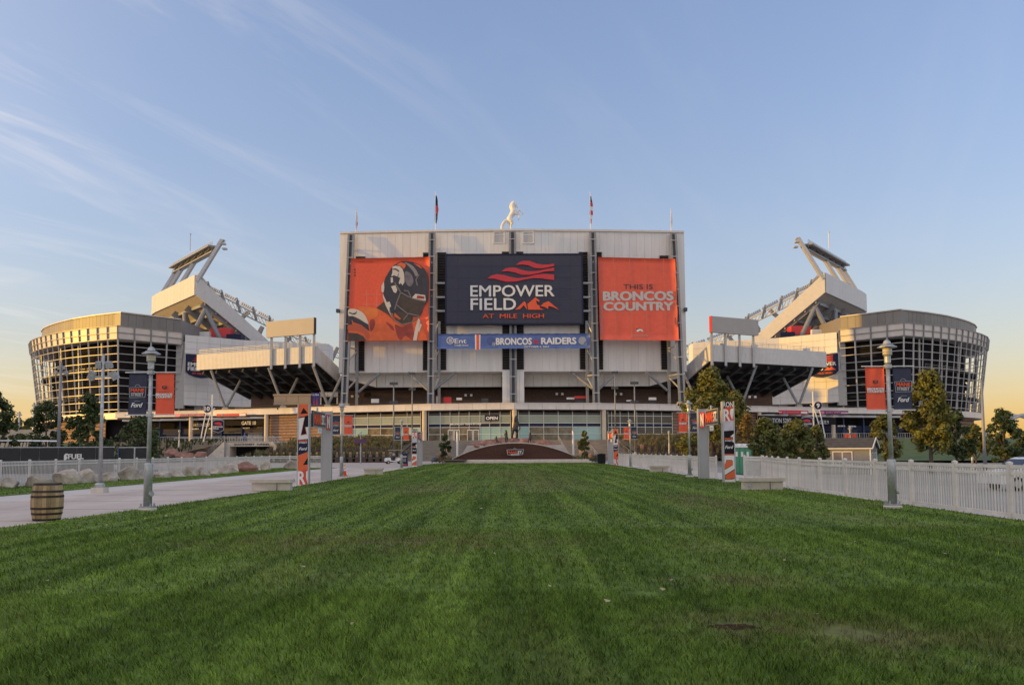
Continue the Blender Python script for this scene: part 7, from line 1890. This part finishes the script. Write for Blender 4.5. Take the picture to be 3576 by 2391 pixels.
# ================================================================== VEGETATION
def tree(name, label, x, y, z0, H, R, bare, m, seed, group, leaf=.2, n=3600, shape=1.0, clumps=60, trunk_r=None):
    r = random.Random(seed); g = np.random.default_rng(seed)
    t = thing(name, label, 'tree', (x, y, z0), 0, group)
    tr = trunk_r or .035 * H * .5
    b = MB(); tp = [(0, 0, -.1), (r.uniform(-.05, .05) * H * .3, 0, H * .3), (r.uniform(-.05, .05) * H * .4, r.uniform(-.1, .1), H * .62), (0, 0, H * .9)]
    b.tube(tp, [tr * 1.25, tr, tr * .6, tr * .15], 8)
    # clump centres: an uneven, lobed crown
    cs = []
    for k in range(clumps):
        zf = r.random() ** .9
        prof = (math.sin(math.pi * (zf * .86 + .12)) ** .75) * (1 - .38 * zf) * shape
        a = r.uniform(0, 6.283); rr = R * prof * (r.uniform(.35, 1.0) ** .5) * (1 + .22 * math.sin(a * 3 + seed) + .15 * math.sin(zf * 9 + a))
        cs.append((math.cos(a) * rr, math.sin(a) * rr, bare + (H - bare) * zf, R * r.uniform(.16, .34)))
    for c in cs[::4]:
        zb = max(bare * .7, c[2] - abs(c[0]) * .9 - .6); b.tube([(0, 0, zb), (c[0] * .5, c[1] * .5, (zb + c[2]) / 2 + .1), (c[0] * .92, c[1] * .92, c[2])], [tr * .4, tr * .25, .012], 5)
    b.build('trunk', bark, t)
    C = np.array(cs); idx = g.integers(0, len(cs), n)
    d = g.normal(size=(n, 3)); d /= np.linalg.norm(d, axis=1)[:, None]
    p = C[idx, :3] + d * (C[idx, 3] * g.random(n) ** .4)[:, None] * np.array([1, 1, .75])
    nr = d + g.normal(size=(n, 3)) * .6 + np.array([0, 0, .5]); nr /= np.linalg.norm(nr, axis=1)[:, None]
    a = np.cross(nr, g.normal(size=(n, 3))); a /= np.linalg.norm(a, axis=1)[:, None]; c = np.cross(nr, a)
    s = leaf * g.uniform(.5, 1.15, n)[:, None]
    v = np.empty((n, 4, 3)); v[:, 0] = p - a * s; v[:, 1] = p + c * s * .55; v[:, 2] = p + a * s; v[:, 3] = p - c * s * .55
    me = bpy.data.meshes.new('crown'); me.vertices.add(n * 4); me.vertices.foreach_set('co', v.ravel()); me.loops.add(n * 4); me.loops.foreach_set('vertex_index', np.arange(n * 4, dtype=np.int32))
    me.polygons.add(n); me.polygons.foreach_set('loop_start', np.arange(0, n * 4, 4, dtype=np.int32)); me.polygons.foreach_set('loop_total', np.full(n, 4, dtype=np.int32)); me.materials.append(m); me.update(calc_edges=True)
    link(me, 'crown', t); return t
def ptree(u, w, vtop, d, label, m, seed, group, z0=0.0, bare=None, **k):
    a = P(u, vtop, d); H = a.z - z0; R = w / 2 * d / FPX
    k.setdefault('leaf', .0026 * d); k['n'] = int(k.get('n', 3600) * 1.1); return tree('tree', label, a.x, d, z0, H, R, bare if bare is not None else H * .18, m, seed, group, **k)
LG, RG = 'trees on the left', 'trees on the right'
ptree(-12, 150, 1366, 75, 'dark tree cut by the left edge of the picture', lf_dark, 1, LG)
ptree(162, 150, 1410, 90, 'dark rounded tree left of the tapered grey pole', lf_dark, 2, LG)
ptree(312, 140, 1384, 86, 'tall green tree left of the floodlight pole', lf_dark, 3, LG)
ptree(488, 175, 1455, 92, 'spreading low tree behind the nearest left lamp', lf_dark, 4, LG)
ptree(2478, 190, 1292, 118, 'tall yellow-green tree behind the right grey pylon', lf_yel, 5, RG, n=6500, clumps=90, bare=3.0)
ptree(2560, 150, 1372, 124, 'yellow-green tree lower right of the tallest one', lf_yel, 6, RG, n=5200, clumps=70, bare=1.5)
ptree(2610, 70, 1438, 112, 'thin golden tree right of the printed pylon', lf_gold, 7, RG, n=1800, clumps=34, bare=1.5)
ptree(2420, 120, 1500, 112, 'low golden green tree behind the right lamp', lf_yel, 8, RG, n=2600, z0=0, bare=.6)
ptree(2672, 150, 1470, 55, 'small olive tree, first in the row above the right fence', lf_mid, 9, RG, z0=-.3, n=4200, bare=1.0)
ptree(2775, 165, 1472, 57, 'small olive tree, second in the row above the right fence', lf_mid, 10, RG, z0=-.4, n=4400, bare=1.0)
ptree(2848, 90, 1490, 60, 'small olive tree at the right end of the row above the fence', lf_mid, 11, RG, z0=-.4, n=2400, bare=1.1)
ptree(3240, 185, 1303, 75, 'big yellow-green tree right of the nearest right lamp', lf_yel, 12, RG, z0=-.63, n=8500, clumps=110, bare=2.2, shape=.92)
ptree(3085, 130, 1455, 82, 'olive tree left of the nearest right lamp banners', lf_mid, 13, RG, z0=-.63, n=3800, bare=1.2)
ptree(3335, 110, 1440, 84, 'dark green tree right of the big yellow-green one', lf_dark, 14, RG, z0=-.63, n=3400, bare=1.5)
ptree(3402, 90, 1486, 88, 'small olive tree left of the tall slim pole', lf_mid, 15, RG, z0=-.63, n=2400, bare=1.5)
ptree(3500, 125, 1428, 72, 'dark loose tree right of the tall slim pole', lf_dark, 16, RG, z0=-.63, n=3200, bare=1.2)
ptree(3590, 90, 1510, 78, 'dark tree cut by the right edge of the picture', lf_dark, 17, RG, z0=-.63, n=2400, bare=1.0)
ptree(3010, 50, 1535, 84, 'small dark shrubby tree beside the grey shed', lf_dark, 18, RG, z0=-.63, n=1500, bare=.5, clumps=24)
ptree(1555, 42, 1518, 117.5, 'slender young tree behind the left standing stone', lf_dark, 19, 'young trees beside the mound', n=1300, clumps=26, bare=.8)
ptree(2040, 40, 1508, 117.5, 'slender young tree behind the right standing stone', lf_mid, 20, 'young trees beside the mound', n=1200, clumps=24, bare=.8)
for k, (u, w, vt, d) in enumerate(((62, 70, 1462, 330), (100, 60, 1470, 340), (20, 80, 1478, 320), (3560, 60, 1500, 300))):
    ptree(u, w, vt, d, ['hazy far tree left of the tower foot', 'second hazy far tree nearest the tower foot', 'hazy far tree at the left horizon', 'hazy far tree at the right horizon'][k], lf_mid, 30 + k, 'far trees on the skyline', n=1500, clumps=24, bare=.5)

# ornamental grasses on the banks: clumps of blades, one mass per bank
def tufts(name, x0, x1, y0, y1, z0, z1, n, m, seed, h=1.1):
    g = np.random.default_rng(seed); vs = []; fs = []
    V = []
    for k in range(n):
        x = g.uniform(x0, x1); f = g.random(); y = y0 + (y1 - y0) * f; z = z0 + (z1 - z0) * sstep(0, 1, f) - .05; hh = h * g.uniform(.5, 1.25); nb = 16
        a = g.uniform(0, 6.283, nb); sp = g.uniform(.1, .75, nb) * hh; wd = g.uniform(.03, .07, nb)
        for q in range(nb):
            dx, dy = math.cos(a[q]), math.sin(a[q]); px, py = -dy * wd[q], dx * wd[q]; hq = hh * g.uniform(.6, 1)
            o = len(vs); vs += [(x + px, y + py, z), (x - px, y - py, z), (x + dx * sp[q] * .4 - px, y + dy * sp[q] * .4 - py, z + hq * .7), (x + dx * sp[q] * .4 + px, y + dy * sp[q] * .4 + py, z + hq * .7), (x + dx * sp[q], y + dy * sp[q], z + hq)]
            fs += [(o, o + 1, o + 2, o + 3), (o + 3, o + 2, o + 4)]
    me = bpy.data.meshes.new(name); me.from_pydata(vs, [], fs); me.materials.append(m); o = link(me, name); o['kind'] = 'stuff'; return o
straw = mat('straw_grass', (0.33, 0.265, 0.125), .8, 0, .35, .25, island=.4, backlit=.3, second=(0.16, 0.165, 0.07))
gr_sh = mat('shrub_leaf', (0.05, 0.075, 0.03), .8, 0, .3, .3, island=.4, backlit=.2)
tufts('ornamental_grass', -42, -19.3, 128.5, 168, .6, PZ, 1100, straw, 41, 1.25)
tufts('ornamental_grass', 21.3, 53, 128.5, 168, .4, PZ, 1300, straw, 42, 1.3)
tufts('ornamental_grass', -77, -56, 120, 170, .3, PZ, 500, gr_sh, 43, .8)
tufts('ground_shrub', -40, -20, 150, 170, 2.6, PZ, 300, gr_sh, 44, 1.0)
tufts('ground_shrub', 22, 53, 128, 150, .4, 2.2, 260, gr_sh, 45, .9)
tufts('ornamental_grass', -11.2, -8.4, 115, 118, .1, .2, 20, straw, 46, 1.0); tufts('ornamental_grass', 8.6, 12.2, 115, 118, .1, .2, 24, straw, 47, 1.0)
